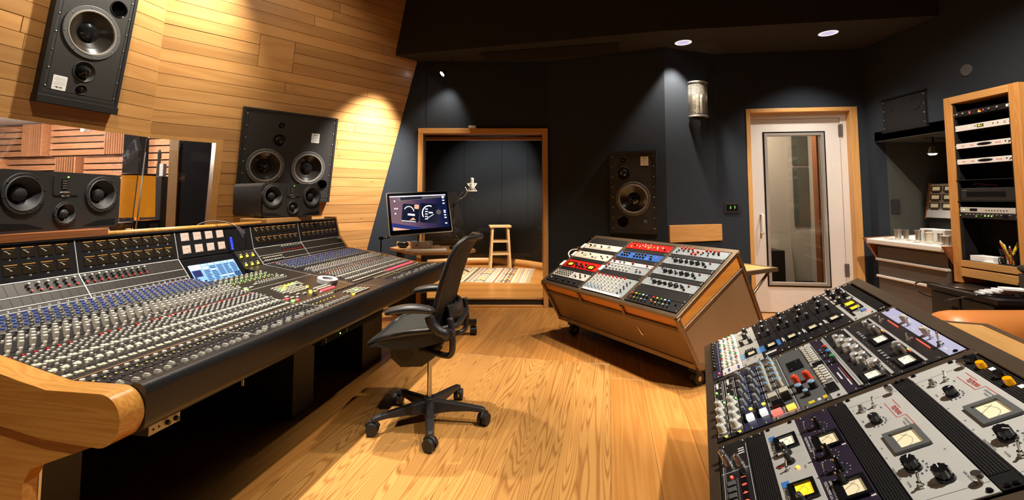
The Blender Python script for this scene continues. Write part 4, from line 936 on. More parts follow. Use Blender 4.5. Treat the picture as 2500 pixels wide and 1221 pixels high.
# ------------------------------------------------------------------ office chair (faces the console, -X)
ch = thing('office_chair', 'black mesh office chair with armrests on five casters beside the console', 'chair', (-0.485, 2.775, 0), (0, 0, math.radians(-3)))
R5 = 0.325
hub = part(MB().lathe([(0.001, 0.045), (0.045, 0.05), (0.048, 0.09), (0.036, 0.135), (0.033, 0.14), (0.033, 0.14), (0.0005, 0.14)], 20), 'base_hub', ['chair_plastic'], ch)
for k, a in enumerate((-76, -148, -4, 68, 140)):
    a = math.radians(a); c, s = math.cos(a), math.sin(a)
    V = []
    for r, z0, z1, wd in ((0.03, 0.055, 0.128, 0.030), (0.14, 0.072, 0.118, 0.027), (0.25, 0.078, 0.106, 0.024), (0.315, 0.074, 0.098, 0.022), (0.333, 0.072, 0.090, 0.016)):
        V += [(r * c + wd * s, r * s - wd * c, z0), (r * c - wd * s, r * s + wd * c, z0), (r * c - wd * s * 0.72, r * s + wd * c * 0.72, z1), (r * c + wd * s * 0.72, r * s - wd * c * 0.72, z1)]
    F = [(i * 4 + j, i * 4 + (j + 1) % 4, i * 4 + 4 + (j + 1) % 4, i * 4 + 4 + j) for i in range(4) for j in range(4)] + [(3, 2, 1, 0), (16, 17, 18, 19)]
    lg = part(MB().add(V, F), 'base_leg', ['chair_plastic'], ch, bevel=0.006, seg=3)
    t = a + (0.9, -0.5, 1.2, 0.4, 2.0)[k]; ct, st = math.cos(t), math.sin(t); cx, cy = R5 * c, R5 * s
    cs2 = MB(); cs2.cyl((cx, cy, 0.05), (cx, cy, 0.085), 0.008, None, 8)
    for q in (-1, 1):
        p0 = (cx - st * 0.006 * q, cy + ct * 0.006 * q, 0.035); p1 = (cx - st * 0.028 * q, cy + ct * 0.028 * q, 0.035)
        cs2.cyl(p0, p1, 0.035, 0.032, 22)
    cs2.tube([(cx + 0.036 * ct * math.cos(b), cy + 0.036 * st * math.cos(b), 0.035 + 0.036 * math.sin(b)) for b in [math.radians(20 + 14 * i) for i in range(11)]], 0.011, 6)
    part(cs2, 'caster', ['rubber'], lg)
part(MB().cyl((0, 0, 0.13), (0, 0, 0.42), 0.0135, None, 16), 'gas_cylinder', ['nickel'], ch)
# tilt mechanism below the seat
mb = MB()
mb.prism([(-0.20, 0.50), (-0.20, 0.395), (-0.14, 0.345), (-0.02, 0.350), (0.05, 0.40), (0.10, 0.46), (-0.02, 0.53)], -0.11, 0.11, T=Matrix(((1, 0, 0, 0), (0, 0, -1, 0), (0, 1, 0, 0), (0, 0, 0, 1))))
part(mb, 'tilt_mechanism', ['chair_plastic'], ch, bevel=0.03, seg=4)
for s in (-1, 1):
    part(MB().cyl((-0.12, s * 0.095, 0.425), (-0.12, s * 0.120, 0.425), 0.05, 0.045, 20), 'mechanism_cap', ['black_satin'], ch)
    part(MB().prism([(-0.075, 0.43), (-0.035, 0.43), (-0.02, 0.545), (-0.05, 0.565), (-0.085, 0.545)], 0.12 * s - 0.008, 0.12 * s + 0.008, T=Matrix(((1, 0, 0, 0), (0, 0, -1, 0), (0, 1, 0, 0), (0, 0, 0, 1)))), 'seat_link', ['chair_plastic'], ch, bevel=0.005)
# seat: thick curved rim with mesh inside
def seat_z(x):      # x from front to rear
    t = (x + 0.28) / 0.47
    return 0.540 + 0.050 * math.sin(min(1, t * 1.6) * PI / 2) + 0.02 * t * t
def seat_w(t): return 0.225 + 0.035 * math.sin(PI * min(1, t * 1.1)) - 0.05 * max(0, t - 0.8) / 0.2
def seat_fn(u, v):
    x = -0.28 + 0.47 * u; w = seat_w(u); y = (v * 2 - 1) * w
    return (x, y, seat_z(x) - 0.035 * (1 - (v * 2 - 1) ** 2) * math.sin(PI * (0.15 + 0.7 * u)) - 0.012 * (v * 2 - 1) ** 4 - (0.02 * (1 - u / 0.12) if u < 0.12 else 0))
part(MB().grid(seat_fn, 16, 14), 'seat_mesh', ['chair_mesh'], ch, solid=0.006)
rim = [seat_fn(i / 12, 0.0) for i in range(13)] + [seat_fn(1.0, j / 8) for j in range(1, 8)] + [seat_fn(1 - i / 12, 1.0) for i in range(13)] + [seat_fn(0, 1 - j / 8) for j in range(1, 8)]
part(MB().tube(rim, 0.016, 10, closed=True), 'seat_rim', ['chair_plastic'], ch)
for s in (-1, 1):
    P = [(seat_fn(i / 10, 0.5 + 0.5 * s)[0], seat_fn(i / 10, 0.5 + 0.5 * s)[2]) for i in range(11)]
    poly = [(x, z - 0.010) for x, z in P] + [(0.14, 0.535), (0.02, 0.50), (-0.12, 0.485), (-0.24, 0.50)]
    part(MB().prism(poly, s * 0.238 - 0.012, s * 0.238 + 0.012, T=Matrix(((1, 0, 0, 0), (0, 0, -1, 0), (0, 1, 0, 0), (0, 0, 0, 1)))), 'seat_side', ['chair_mesh'], ch, bevel=0.006)
# backrest
bp = [(0.130, 0.54), (0.125, 0.62), (0.150, 0.72), (0.185, 0.85), (0.222, 0.96), (0.262, 1.04), (0.300, 1.075)]
bw_ = [0.16, 0.205, 0.235, 0.25, 0.245, 0.215, 0.16]
def lerp_l(L, t):
    q = t * (len(L) - 1); i = min(int(q), len(L) - 2); f = q - i
    a, b = L[i], L[i + 1]
    return tuple(a[k] + (b[k] - a[k]) * f for k in range(len(a))) if isinstance(a, tuple) else a + (b - a) * f
def back_fn(u, v):
    x, z = lerp_l(bp, u); w = lerp_l(bw_, u); q = v * 2 - 1
    return (x - 0.065 * q * q, q * w, z)
part(MB().grid(back_fn, 18, 12), 'back_mesh', ['chair_mesh'], ch, solid=0.005)
rim = [back_fn(i / 16, 0.0) for i in range(17)] + [back_fn(1.0, j / 8) for j in range(1, 8)] + [back_fn(1 - i / 16, 1.0) for i in range(17)] + [back_fn(0, 1 - j / 8) for j in range(1, 8)]
part(MB().tube(rim, 0.0165, 10, closed=True), 'back_frame', ['chair_plastic'], ch)
lu = part(MB().grid(lambda u, v: (0.165 + 0.012 * math.sin(PI * u) + 0.008 - 0.05 * (v * 2 - 1) ** 2, (v * 2 - 1) * 0.15, 0.60 + 0.10 * u), 8, 10), 'lumbar_pad', ['chair_plastic'], ch, solid=0.02, bevel=0.005)
for s in (-1, 1):
    mb = MB(); mb.tube(spline([(-0.02, s * 0.10, 0.45), (0.08, s * 0.17, 0.445), (0.165, s * 0.235, 0.46), (0.180, s * 0.25, 0.54), (0.165, s * 0.25, 0.66)], 5), 0.017, 8)
    part(mb, 'back_bracket', ['chair_plastic'], ch)
    ar = thing('armrest', None, None, (0, 0, 0)); ar.parent = ch
    ax = s * 0.285
    part(MB().tube(spline([(0.15, s * 0.255, 0.56), (0.145, ax, 0.585), (0.11, ax, 0.60), (0.075, ax, 0.635), (0.06, ax, 0.675)], 6), [0.026] * 25, 12), 'arm_support', ['chair_plastic'], ar)
    def pad(u, v, ax=ax):
        a = 2 * PI * v; x = -0.185 + 0.28 * u; w = 0.046 * (0.72 + 0.28 * math.sin(PI * (0.2 + 0.75 * u))); h = 0.022 * (0.8 + 0.3 * math.sin(PI * u))
        e = min(1.0, (u / 0.08) ** 0.5 if u < 0.08 else 1.0, ((1 - u) / 0.08) ** 0.5 if u > 0.92 else 1.0) + 1e-3
        return (x, ax + w * e * math.cos(a), 0.690 + 0.018 * math.sin(PI * u) + 0.012 * u + h * e * math.sin(a))
    part(MB().grid(pad, 18, 16), 'arm_pad', ['chair_plastic'], ar)
    part(MB().cyl((0.165, s * 0.24, 0.58), (0.165, s * 0.285, 0.58), 0.03, 0.026, 16), 'arm_knob', ['chair_plastic'], ar)
# ------------------------------------------------------------------ computer desk
dk = thing('computer_desk', 'small brown rolling desk holding the computer display', 'desk', (0, 0, 0))
DZ = 0.74
top = [(-1.40, 5.30), (-1.02, 4.80), (-0.50, 4.86), (-0.40, 5.10), (-0.52, 5.50), (-1.32, 5.54)]
part(MB().prism(top, DZ - 0.028, DZ), 'desk_top', ['desk_wood'], dk, bevel=0.004)
part(MB().box((-1.36, 5.46, DZ), (-1.12, 5.50, DZ + 0.05)), 'rear_rail', ['trim_wood'], dk)
part(MB().cyl((-1.0, 5.28, 0.10), (-1.0, 5.28, DZ - 0.028), 0.035, None, 14), 'column', ['black_satin'], dk)
part(MB().box((-1.30, 5.22, 0.0), (-1.24, 5.34, DZ - 0.028)), 'leg_post', ['black_satin'], dk)
ft = part(MB().box((-0.93, 4.46, 0.09), (-0.34, 4.54, 0.135)), 'foot_bar', ['black_gloss'], dk, bevel=0.008)
part(MB().box((-0.92, 4.5, 0.09), (-0.85, 5.4, 0.13)), 'foot_bar', ['black_gloss'], dk, bevel=0.008)
for cx, cy in ((-0.37, 4.50), (-0.885, 5.36)):
    part(MB().cyl((cx, cy, 0.05), (cx, cy, 0.095), 0.01).cyl((cx - 0.03, cy - 0.006, 0.04), (cx + 0.03, cy - 0.006, 0.04), 0.04, None, 20).cyl((cx - 0.032, cy - 0.006, 0.04), (cx + 0.032, cy - 0.006, 0.04), 0.02, None, 12), 'caster', ['rubber'], ft)
a = math.radians(24)
TDp = Matrix.Translation((-1.0, 5.0, 1.150)) @ Matrix.Rotation(a, 4, 'Z') @ Matrix.Rotation(math.radians(-20) , 4, 'X') @ Matrix.Rotation(math.radians(-2.6), 4, 'Y') @ Matrix.Rotation(PI / 2, 4, 'X')
dp = thing('computer_display', 'flat computer display with silver edge showing a dark gauge photograph', 'display', mat=TDp)
part(MB().prism(rrect(0.68, 0.475, 0.014, 3), -0.022, 0.0), 'casing', ['alu'], dp); part(MB().prism(rrect(0.666, 0.461, 0.011, 3), 0.0, 0.002), 'bezel', ['screen_bezel'], dp)
sm, N_, L_, B_ = new_mat('display_image'); M['display_image'] = sm
tc = N_.new('ShaderNodeTexCoord'); sx = N_.new('ShaderNodeSeparateXYZ'); L_.new(tc.outputs['Object'], sx.inputs[0])
nz = N_.new('ShaderNodeTexNoise'); nz.inputs['Scale'].default_value = 4; L_.new(tc.outputs['Object'], nz.inputs['Vector'])
m1 = N_.new('ShaderNodeMath'); m1.operation = 'MULTIPLY_ADD'; m1.inputs[1].default_value = -2.0; m1.inputs[2].default_value = 0.55; L_.new(sx.outputs['X'], m1.inputs[0])
m2 = N_.new('ShaderNodeMath'); m2.operation = 'MULTIPLY_ADD'; m2.inputs[1].default_value = 0.4; L_.new(nz.outputs['Fac'], m2.inputs[0]); m3 = N_.new('ShaderNodeMath'); m3.operation = 'ADD'; m3.inputs[1].default_value = -0.2; L_.new(m1.outputs[0], m2.inputs[2]); L_.new(m2.outputs[0], m3.inputs[0])
cr = N_.new('ShaderNodeValToRGB'); e = cr.color_ramp.elements; e[0].position = 0.05; e[0].color = (0.006, 0.010, 0.045, 1); e[1].position = 0.95; e[1].color = (0.20, 0.115, 0.14, 1)
q = e.new(0.5); q.color = (0.055, 0.035, 0.085, 1); L_.new(m3.outputs[0], cr.inputs['Fac'])
L_.new(cr.outputs['Color'], B_.inputs['Emission Color']); B_.inputs['Emission Strength'].default_value = 1.0; B_.inputs['Base Color'].default_value = (0, 0, 0, 1); B_.inputs['Roughness'].default_value = 0.1
scr = part(MB().box((-0.31, -0.185, 0.002), (0.31, 0.20, 0.003)), 'screen', ['display_image'], dp)
emis('px_white', (0.85, 0.92, 1.0), 1.6); emis('px_black', (0.004, 0.006, 0.02), 1.0); emis('px_peach', (0.85, 0.45, 0.28), 0.9); emis('px_blue', (0.02, 0.03, 0.16), 0.9); emis('px_grey', (0.16, 0.14, 0.15), 0.6)
mb = MB(); Z1, Z2, Z3 = 0.0030, 0.0034, 0.0040
mb.box((-0.31, 0.187, Z1), (0.31, 0.196, Z2), 0)
mb.prism([(-0.235, 0.165), (-0.215, 0.135), (0.31, 0.165), (0.31, 0.183), (-0.2, 0.183)], Z1, Z2, 4); mb.prism([(-0.20, 0.172), (-0.19, 0.146), (0.04, 0.158), (0.04, 0.180), (-0.19, 0.180)], Z2, Z2 + 0.0003, 1)
mb.prism([(-0.31, -0.10), (0.02, -0.175), (-0.05, -0.185), (-0.31, -0.185)], Z1, Z2, 3); mb.prism([(-0.30, -0.148), (-0.12, -0.185), (-0.30, -0.185)], Z2, Z2 + 0.0003, 2)
T1 = Matrix.Translation((-0.10, 0.0, 0)) @ Matrix.Rotation(-0.16, 4, 'Z'); T2 = Matrix.Translation((0.10, -0.015, 0)) @ Matrix.Rotation(-0.12, 4, 'Z')
mb.prism(rrect(0.185, 0.20, 0.025, 4), Z1, Z2, 1, T=T1); mb.prism(rrect(0.20, 0.225, 0.02, 4), Z1, Z2, 1, T=T2)
mb.tube([(-0.02 + 0.055 * math.cos(t), 0.0 + 0.07 * math.sin(t), Z2) for t in [math.radians(150 - 12 * i) for i in range(12)]], 0.0045, 5, 0, T=T1)
mb.box((-0.03, -0.03, Z2), (0.045, -0.01, Z3), 0, T=T1); mb.box((-0.09, -0.098, Z2), (0.06, -0.092, Z3), 0, T=T1); mb.prism([(-0.01, -0.085), (0.06, -0.075), (0.03, -0.05)], Z2, Z3, 2, T=T1); mb.prism(rrect(0.05, 0.05, 0.012, 3, 0.06, 0.075), Z2, Z3, 2, T=T1)
mb.tube([(0.0 + 0.075 * math.cos(t), 0.0 + 0.085 * math.sin(t), Z2) for t in [math.radians(70 + 13 * i) for i in range(12)]], 0.006, 5, 0, T=T2)
for i in range(5): mb.box((-0.045, 0.04 - 0.028 * i, Z2), (-0.015, 0.049 - 0.028 * i, Z3), 0, T=T2)
mb.box((-0.005, 0.0, Z2), (0.04, 0.014, Z3), 0, T=T2); mb.tube([(-0.02, -0.06, Z2), (0.05, -0.01, Z2)], 0.003, 5, 0, T=T2); mb.cyl((0.105, 0.02, Z2), (0.105, 0.02, Z3), 0.028, None, 20, 4, T=T2)
for i, yy in enumerate((0.165, 0.15, 0.12, 0.085, 0.0, -0.02, -0.05, -0.08, -0.145)): mb.box((0.265, yy, Z2), (0.288, yy + 0.012, Z3), 0)
for x, y in ((-0.26, 0.14), (-0.262, 0.055), (-0.24, 0.055), (-0.262, 0.0)): mb.cyl((x, y, Z2), (x, y, Z3), 0.008, None, 10, 0)
part(mb, 'screen_picture', ['px_white', 'px_black', 'px_peach', 'px_blue', 'px_grey'], scr)
part(MB().cyl((-1.10, 5.36, DZ), (-1.10, 5.36, 0.765), 0.075, None, 20).tube([(-1.10, 5.36, 0.76), (-1.08, 5.34, 1.0), (-1.02, 5.08, 1.13)], 0.022, 10), 'stand', ['black_satin'], dp, mat=TDp.inverted())
mm = part(MB().prism(rrect(0.235, 0.16, 0.03, 4, -1.03, 5.26), DZ, DZ + 0.075), 'mini_computer', ['alu'], bevel=0.004); tag(mm, 'small silver computer box under the display', 'computer')
part(MB().box((-1.08, 5.177, DZ + 0.035), (-1.055, 5.18, DZ + 0.045)).box((-0.96, 5.177, DZ + 0.035), (-0.955, 5.18, DZ + 0.042)), 'front_socket', ['ink'], mm)
sp_ = part(MB().sphere((-1.24, 5.26, DZ + 0.040), 0.06, 14, sc=(1.15, 0.8, 0.66)), 'desk_speaker', ['black_gloss']); tag(sp_, 'small rounded black speaker on the desk left of the silver computer', 'speaker')
kb = thing('keyboard', 'thin white computer keyboard on the desk', 'keyboard', (-0.93, 5.01, DZ), (0, 0, math.radians(10)))
part(MB().prism(rrect(0.44, 0.13, 0.008, 3), 0, 0.008), 'keyboard_base', ['white_panel'], kb)
km = MB().box((-0.0085, -0.0085, 0.008), (0.0085, 0.0085, 0.0105)).mesh('key', ['paper'])
for r in range(6):
    for c in range(21):
        if not (r == 0 and 3 < c < 9): put(km, 'key', kb, loc=(-0.205 + c * 0.0205, -0.053 + r * 0.0205, 0))
put(MB().box((-0.05, -0.0085, 0.008), (0.05, 0.0085, 0.0105)).mesh('key', ['paper']), 'key', kb, loc=(-0.075, -0.053, 0))
cf = thing('conference_phone', 'black three-legged conference phone beside the white keyboard', 'phone', (-0.60, 5.10, DZ), (0, 0, 0.3))
mb = MB()
for i in range(3): mb.prism([(-0.03, 0), (0.03, 0), (0.022, 0.115), (-0.022, 0.115)], 0.004, 0.03, T=Matrix.Rotation(2 * PI * i / 3 + 0.6, 4, 'Z'))
part(mb, 'phone_body', ['black_gloss'], cf, bevel=0.01, seg=3); part(MB().lathe([(0.06, 0.02), (0.05, 0.045), (0.03, 0.052), (0.001, 0.053)], 20), 'phone_dome', ['black_plastic'], cf)
ca = part(MB().tube(spline([(-0.88, 5.2, DZ + 0.03), (-0.82, 5.16, DZ + 0.04), (-0.78, 5.14, DZ + 0.012), (-0.74, 5.2, DZ + 0.008)], 5), 0.003, 6), 'white_cable', ['paper']); tag(ca, 'short white cable beside the silver computer box', 'cable')
cl = thing('clamp_arm', 'small black clamp arm at the far end of the console', 'clamp', mat=console.matrix_world)
part(MB().cyl((LC + 0.0, 0.62, 0.80), (LC + 0.0, 0.62, 0.93), 0.009).tube([(LC, 0.62, 0.92), (LC + 0.02, 0.54, 0.935)], 0.008, 8), 'post', ['black_gloss'], cl); part(MB().cbox((LC, 0.62, 0.925), (0.03, 0.03, 0.03)), 'joint', ['black_gloss'], cl)
# ------------------------------------------------------------------ booth things
st = thing('wooden_stool', 'tall pale wooden stool inside the vocal booth', 'stool', (-0.23, 8.78, 0), (0, 0, 0.12))
part(MB().box((-0.205, -0.15, 0.755), (0.205, 0.15, 0.795)), 'seat', ['pine_light'], st, bevel=0.006)
for sx in (-1, 1):
    for sy in (-1, 1):
        p0 = Vector((sx * 0.185, sy * 0.165, 0)); p1 = Vector((sx * 0.145, sy * 0.11, 0.755)); d = 0.02
        V = [(p.x + i * d, p.y + j * d, p.z) for p in (p0, p1) for i, j in ((-1, -1), (1, -1), (1, 1), (-1, 1))]
        part(MB().add(V, [(3, 2, 1, 0), (4, 5, 6, 7)] + [(i, (i + 1) % 4, 4 + (i + 1) % 4, 4 + i) for i in range(4)]), 'leg', ['pine_light'], st)
for z, k in ((0.27, 0.0), (0.50, 0.02)):
    part(MB().box((-0.165 + k, -0.160 + k, z - 0.02), (0.165 - k, -0.135 + k, z + 0.02)), 'rung', ['pine_light'], st); part(MB().box((-0.165 + k, 0.135 - k, z - 0.02), (0.165 - k, 0.160 - k, z + 0.02)), 'rung', ['pine_light'], st)
for sx in (-1, 1): part(MB().box((sx * 0.165 - 0.012, -0.13, 0.36), (sx * 0.165 + 0.012, 0.13, 0.39)), 'rung', ['pine_light'], st)
rg = thing('woven_rug', 'striped cream and brown woven rug on the booth floor', 'rug', (-0.40, 7.95, 0.001), (0, 0, -0.10))
part(MB().box((-0.75, -0.75, 0), (0.68, 0.75, 0.006)), 'weave', ['bone'], rg)
wood('rug_mix', (0.55, 0.42, 0.30), (0.34, 0.20, 0.14), (1, 1, 1), 5, 0.9, 0.0)
pbr('rug_rust', (0.30, 0.10, 0.07), 0.9); pbr('rug_brown', (0.13, 0.085, 0.06), 0.9); pbr('rug_gold', (0.55, 0.33, 0.10), 0.9); pbr('rug_lilac', (0.38, 0.28, 0.30), 0.9)
random.seed(5); x = -0.74
while x < 0.67:
    wdt = random.choice((0.012, 0.018, 0.03, 0.05)); m = random.choice(('rug_rust', 'rug_brown', 'rug_lilac', 'rug_gold', 'rug_lilac'))
    part(MB().box((x, -0.745, 0.006), (min(x + wdt, 0.67), 0.745, 0.0066)), 'stripe', [m], rg); x += wdt + random.choice((0.015, 0.03, 0.045))
for cx in (-0.5, -0.05, 0.35):
    for i in range(7):
        y = -0.66 + i * 0.21; m = ('rug_brown', 'rug_gold', 'rug_lilac')[i % 3]
        part(MB().prism([(cx - 0.09, y), (cx, y + 0.08), (cx + 0.09, y), (cx + 0.09, y + 0.07), (cx, y + 0.15), (cx - 0.09, y + 0.07)], 0.0066, 0.0072), 'chevron', [m], rg)
fr = MB()
for i in range(60): y = -0.74 + i * 0.025; fr.box((0.68, y, 0.001), (0.68 + random.uniform(0.05, 0.09), y + 0.008, 0.004))
tag(part(fr, 'fringe', ['bone'], rg), kind='stuff')
ms = thing('microphone_stand', 'black microphone stand with boom arm in the booth', 'microphone stand', (-1.02, 8.05, 0))
for i in range(3):
    a = 2 * PI * i / 3 + 0.5; part(MB().tube([(0, 0, 0.16), (0.30 * math.cos(a), 0.30 * math.sin(a), 0.012)], 0.010, 8), 'leg', ['black_gloss'], ms)
part(MB().cyl((0, 0, 0.12), (0, 0, 1.22), 0.0105), 'pole', ['black_gloss'], ms); part(MB().cyl((0, 0, 0.85), (0, 0, 0.95), 0.016), 'clutch', ['nickel'], ms)
part(MB().tube([(-0.20, 0, 0.98), (0.15, 0, 1.32)], 0.009, 8), 'boom', ['black_gloss'], ms); part(MB().cbox((0, 0, 1.18), (0.05, 0.04, 0.05)), 'swivel', ['black_gloss'], ms)
part(MB().tube([(0.15, 0, 1.31), (0.24, 0, 1.41), (0.30, 0, 1.47)], 0.007, 8), 'boom_tip', ['nickel'], ms)
part(MB().tube(spline([(0.05, 0.02, 1.22), (0.12, 0.02, 1.38), (0.20, 0.02, 1.42), (0.27, 0.02, 1.33), (0.33, 0.02, 1.27), (0.36, 0.02, 1.32)], 6), 0.005, 6), 'microphone_cable', ['mesh_metal'], ms)
mc = thing('studio_microphone', 'silver studio microphone in a spider shock mount inside the booth', 'microphone', (-0.70, 8.05, 1.53))
part(MB().cyl((0, 0, -0.09), (0, 0, 0.03), 0.032, None, 16).cyl((0, 0, 0.03), (0, 0, 0.12), 0.03, 0.031, 16).sphere((0, 0, 0.12), 0.031, 14, sc=(1, 1, 0.5)), 'capsule_body', ['silver_bar'], mc)
mb = MB()
for z in (-0.10, 0.03):
    mb.tube([(0.085 * math.cos(2 * PI * i / 16), 0.085 * math.sin(2 * PI * i / 16), z) for i in range(16)], 0.007, 6, closed=True)
for i in range(8):
    a = 2 * PI * i / 8; b = a + 0.5; mb.tube([(0.085 * math.cos(a), 0.085 * math.sin(a), -0.10), (0.04 * math.cos(b), 0.04 * math.sin(b), -0.03), (0.085 * math.cos(a + 0.8), 0.085 * math.sin(a + 0.8), 0.03)], 0.005, 5)
mb.tube([(0.085, 0, -0.10), (-0.09, 0, -0.09), (-0.12, 0, -0.03)], 0.008, 6)
part(mb, 'shock_mount', ['white_panel'], mc)
# ------------------------------------------------------------------ sloped rolling racks
RL = 1.58; SLA = math.radians(30.3); SLEN = 0.795; ZL = 0.52; UH = 0.04445; BW = 0.4826; S_IN = 0.036
SY, SZ = SLEN * math.cos(SLA), SLEN * math.sin(SLA)
def bay_x(i): return 0.036 + i * 0.5135
def face_T(x, s, dz=0.0):  # rack local -> on the sloped face
    return Matrix.Translation((x, s * math.cos(SLA), ZL + s * math.sin(SLA))) @ Matrix.Rotation(SLA, 4, 'X') @ Matrix.Translation((0, 0, dz))
SEC = [(0.0, ZL), (SY, ZL + SZ), (1.06, 0.16), (0.205, 0.16)]      # side section (y, z): front low, back top, back bottom, front bottom
def rack(T, label):
    o = thing('rolling_rack', label, 'equipment rack', mat=T, group='sloped rolling equipment racks')
    t = 0.034
    def beam(name, a, b, w=t, h=t, up=(0, 0, 1), mat='steel_bronze'):
        a = Vector(a); b = Vector(b); d = (b - a).normalized(); up = Vector(up); s = d.cross(up).normalized() * (w / 2); u = s.cross(d).normalized() * (h / 2)
        V = [p + q for p in (a, b) for q in (-s - u, s - u, s + u, -s + u)]
        return part(MB().add(V, [(3, 2, 1, 0), (4, 5, 6, 7)] + [(i, (i + 1) % 4, 4 + (i + 1) % 4, 4 + i) for i in range(4)]), name, [mat], o, bevel=0.002, seg=1)
    up = (0, -math.sin(SLA), math.cos(SLA)); f = lambda x, s, d=-0.012: face_T(x, s, d).translation
    beam('front_rail', f(0, 0.016), f(RL, 0.016), 0.034, 0.026, up); beam('rear_rail', f(0, SLEN - 0.02), f(RL, SLEN - 0.02), 0.042, 0.026, up)
    for x in (0.017, 0.5325, 1.046, RL - 0.017): beam('divider', f(x, 0.03), f(x, SLEN - 0.035), 0.031, 0.026, up)
    for x in (0.014, RL - 0.014):
        P = [(x, y, z) for y, z in SEC]
        beam('side_post', (x, 0.012, ZL - 0.01), (x, SEC[3][0] + 0.012, SEC[3][1]), 0.028, 0.034, (1, 0, 0)); beam('side_post', (x, SY - 0.01, ZL + SZ - 0.015), (x, SEC[2][0], SEC[2][1]), 0.028, 0.034, (1, 0, 0))
        beam('side_bar', (x, 0.20, 0.16), (x, 1.06, 0.16), 0.028, 0.034); beam('side_bar', (x, 0.062, 0.425), (x, 0.745, 0.79), 0.026, 0.026, (1, 0, 0))
        xi = 0.016 if x < 1 else RL - 0.016
        part(MB().prism([(0.07, 0.43), (0.745, 0.80), (1.04, 0.17), (0.21, 0.17)][::-1], xi - 0.004, xi + 0.004, T=XS), 'side_panel', ['panel_tan'], o)
        part(MB().prism([(0.02, ZL - 0.02), (SY - 0.02, ZL + SZ - 0.03), (0.735, 0.80), (0.06, 0.44)][::-1], xi - 0.004, xi + 0.004, T=XS), 'side_wood', ['panel_orange_y'], o)
    # front face: three orange panels over one long panel
    q = lambda k: (0.0 + 0.205 * k, ZL + (0.16 - ZL) * k)
    fr = Matrix(((1, 0, 0, 0), (0, 0.495, 0.869, 0), (0, -0.869, 0.495, 0), (0, 0, 0, 1)))
    y1, z1 = q(0.27)
    beam('front_bar', (0.0, y1 + 0.008, z1), (RL, y1 + 0.008, z1), 0.022, 0.022)
    for x in (0.5325, 1.046): beam('front_post', (x, 0.016, ZL - 0.02), (x, y1 + 0.006, z1), 0.022, 0.022, (1, 0, 0))
    for i in range(3):
        x0 = 0.03 + i * 0.5135; a = q(0.05); b = q(0.25)
        V = [(x0, a[0] + 0.016, a[1]), (x0 + 0.49, a[0] + 0.016, a[1]), (x0 + 0.49, b[0] + 0.016, b[1]), (x0, b[0] + 0.016, b[1])]
        part(MB().add(V + [(x, y + 0.01, z) for x, y, z in V], [(0, 3, 2, 1), (4, 5, 6, 7), (0, 1, 5, 4), (1, 2, 6, 5), (2, 3, 7, 6), (3, 0, 4, 7)]), 'front_wood', ['panel_orange'], o)
    a = q(0.29); b = q(0.97); V = [(0.03, a[0] + 0.014, a[1]), (RL - 0.03, a[0] + 0.014, a[1]), (RL - 0.03, b[0] + 0.014, b[1]), (0.03, b[0] + 0.014, b[1])]
    part(MB().add(V + [(x, y + 0.006, z) for x, y, z in V], [(0, 3, 2, 1), (4, 5, 6, 7), (0, 1, 5, 4), (1, 2, 6, 5), (2, 3, 7, 6), (3, 0, 4, 7)]), 'front_panel', ['panel_tan'], o)
    beam('bottom_bar', (0, 0.215, 0.16), (RL, 0.215, 0.16), 0.03, 0.034); beam('bottom_bar', (0, 1.05, 0.16), (RL, 1.05, 0.16), 0.03, 0.034)
    part(MB().box((0.03, 0.23, 0.145), (RL - 0.03, 1.04, 0.155)), 'bottom_shelf', ['black_matt'], o)
    # dark inside below the units
    part(MB().box((0.03, 0.03, -0.20), (RL - 0.03, SLEN - 0.04, -0.19), T=face_T(0, 0)), 'inner_tray', ['black_matt'], o)
    for x, y in ((0.10, 0.31), (RL - 0.10, 0.31), (0.10, 0.97), (RL - 0.10, 0.97)):
        part(MB().box((x - 0.035, y - 0.045, 0.095), (x + 0.035, y + 0.045, 0.145)).cyl((x - 0.022, y, 0.048), (x + 0.022, y, 0.048), 0.048, None, 22).cyl((x - 0.024, y, 0.048), (x + 0.024, y, 0.048), 0.018, None, 12, 1), 'caster', ['rubber', 'nickel'], o)
    return o
A1 = Vector((0.274, 4.415, 0)); X1 = Vector((0.510, -0.860, 0)).normalized(); Y1 = Vector((0, 0, 1)).cross(X1)
A2 = Vector((1.017, 2.481, 0)); X2 = Vector((-0.377, -0.926, 0)).normalized(); Y2 = Vector((0, 0, 1)).cross(X2)
TR1 = mat_xyz(A1, X1, Y1); TR2 = mat_xyz(A2, X2, Y2) @ Matrix.Diagonal((1.035, 1, 1, 1))
rk1 = rack(TR1, 'bronze steel rack with orange wood panels standing before the booth and fabric wall')
rk2 = rack(TR2, 'bronze steel rack in the near right corner holding silver and black compressors')
def wing(rk, x0, x1, y0, y1, z):
    """fold-out wood shelf on the back, with a steel edge and brackets"""
    w = part(MB().box((x0 + 0.02, y0, z - 0.02), (x1 - 0.02, y1 - 0.03, z)), 'wing_shelf', ['trim_wood'], rk)
    part(MB().box((x0, y1 - 0.03, z - 0.028), (x1, y1, z + 0.003)).box((x0, y0, z - 0.028), (x0 + 0.022, y1 - 0.03, z + 0.003)).box((x1 - 0.022, y0, z - 0.028), (x1, y1 - 0.03, z + 0.003)), 'shelf_edge', ['steel_bronze'], w)
    for x in (x0 + 0.04, x1 - 0.04): part(MB().tube([(x, y1 - 0.06, z - 0.028), (x, y0 + 0.03, z - 0.26)], 0.011, 6), 'shelf_bracket', ['steel_bronze'], w)
wing(rk1, 0.0, 1.56, 0.79, 1.22, 0.75); wing(rk2, 0.0, 1.56, 0.79, 1.15, 0.75)
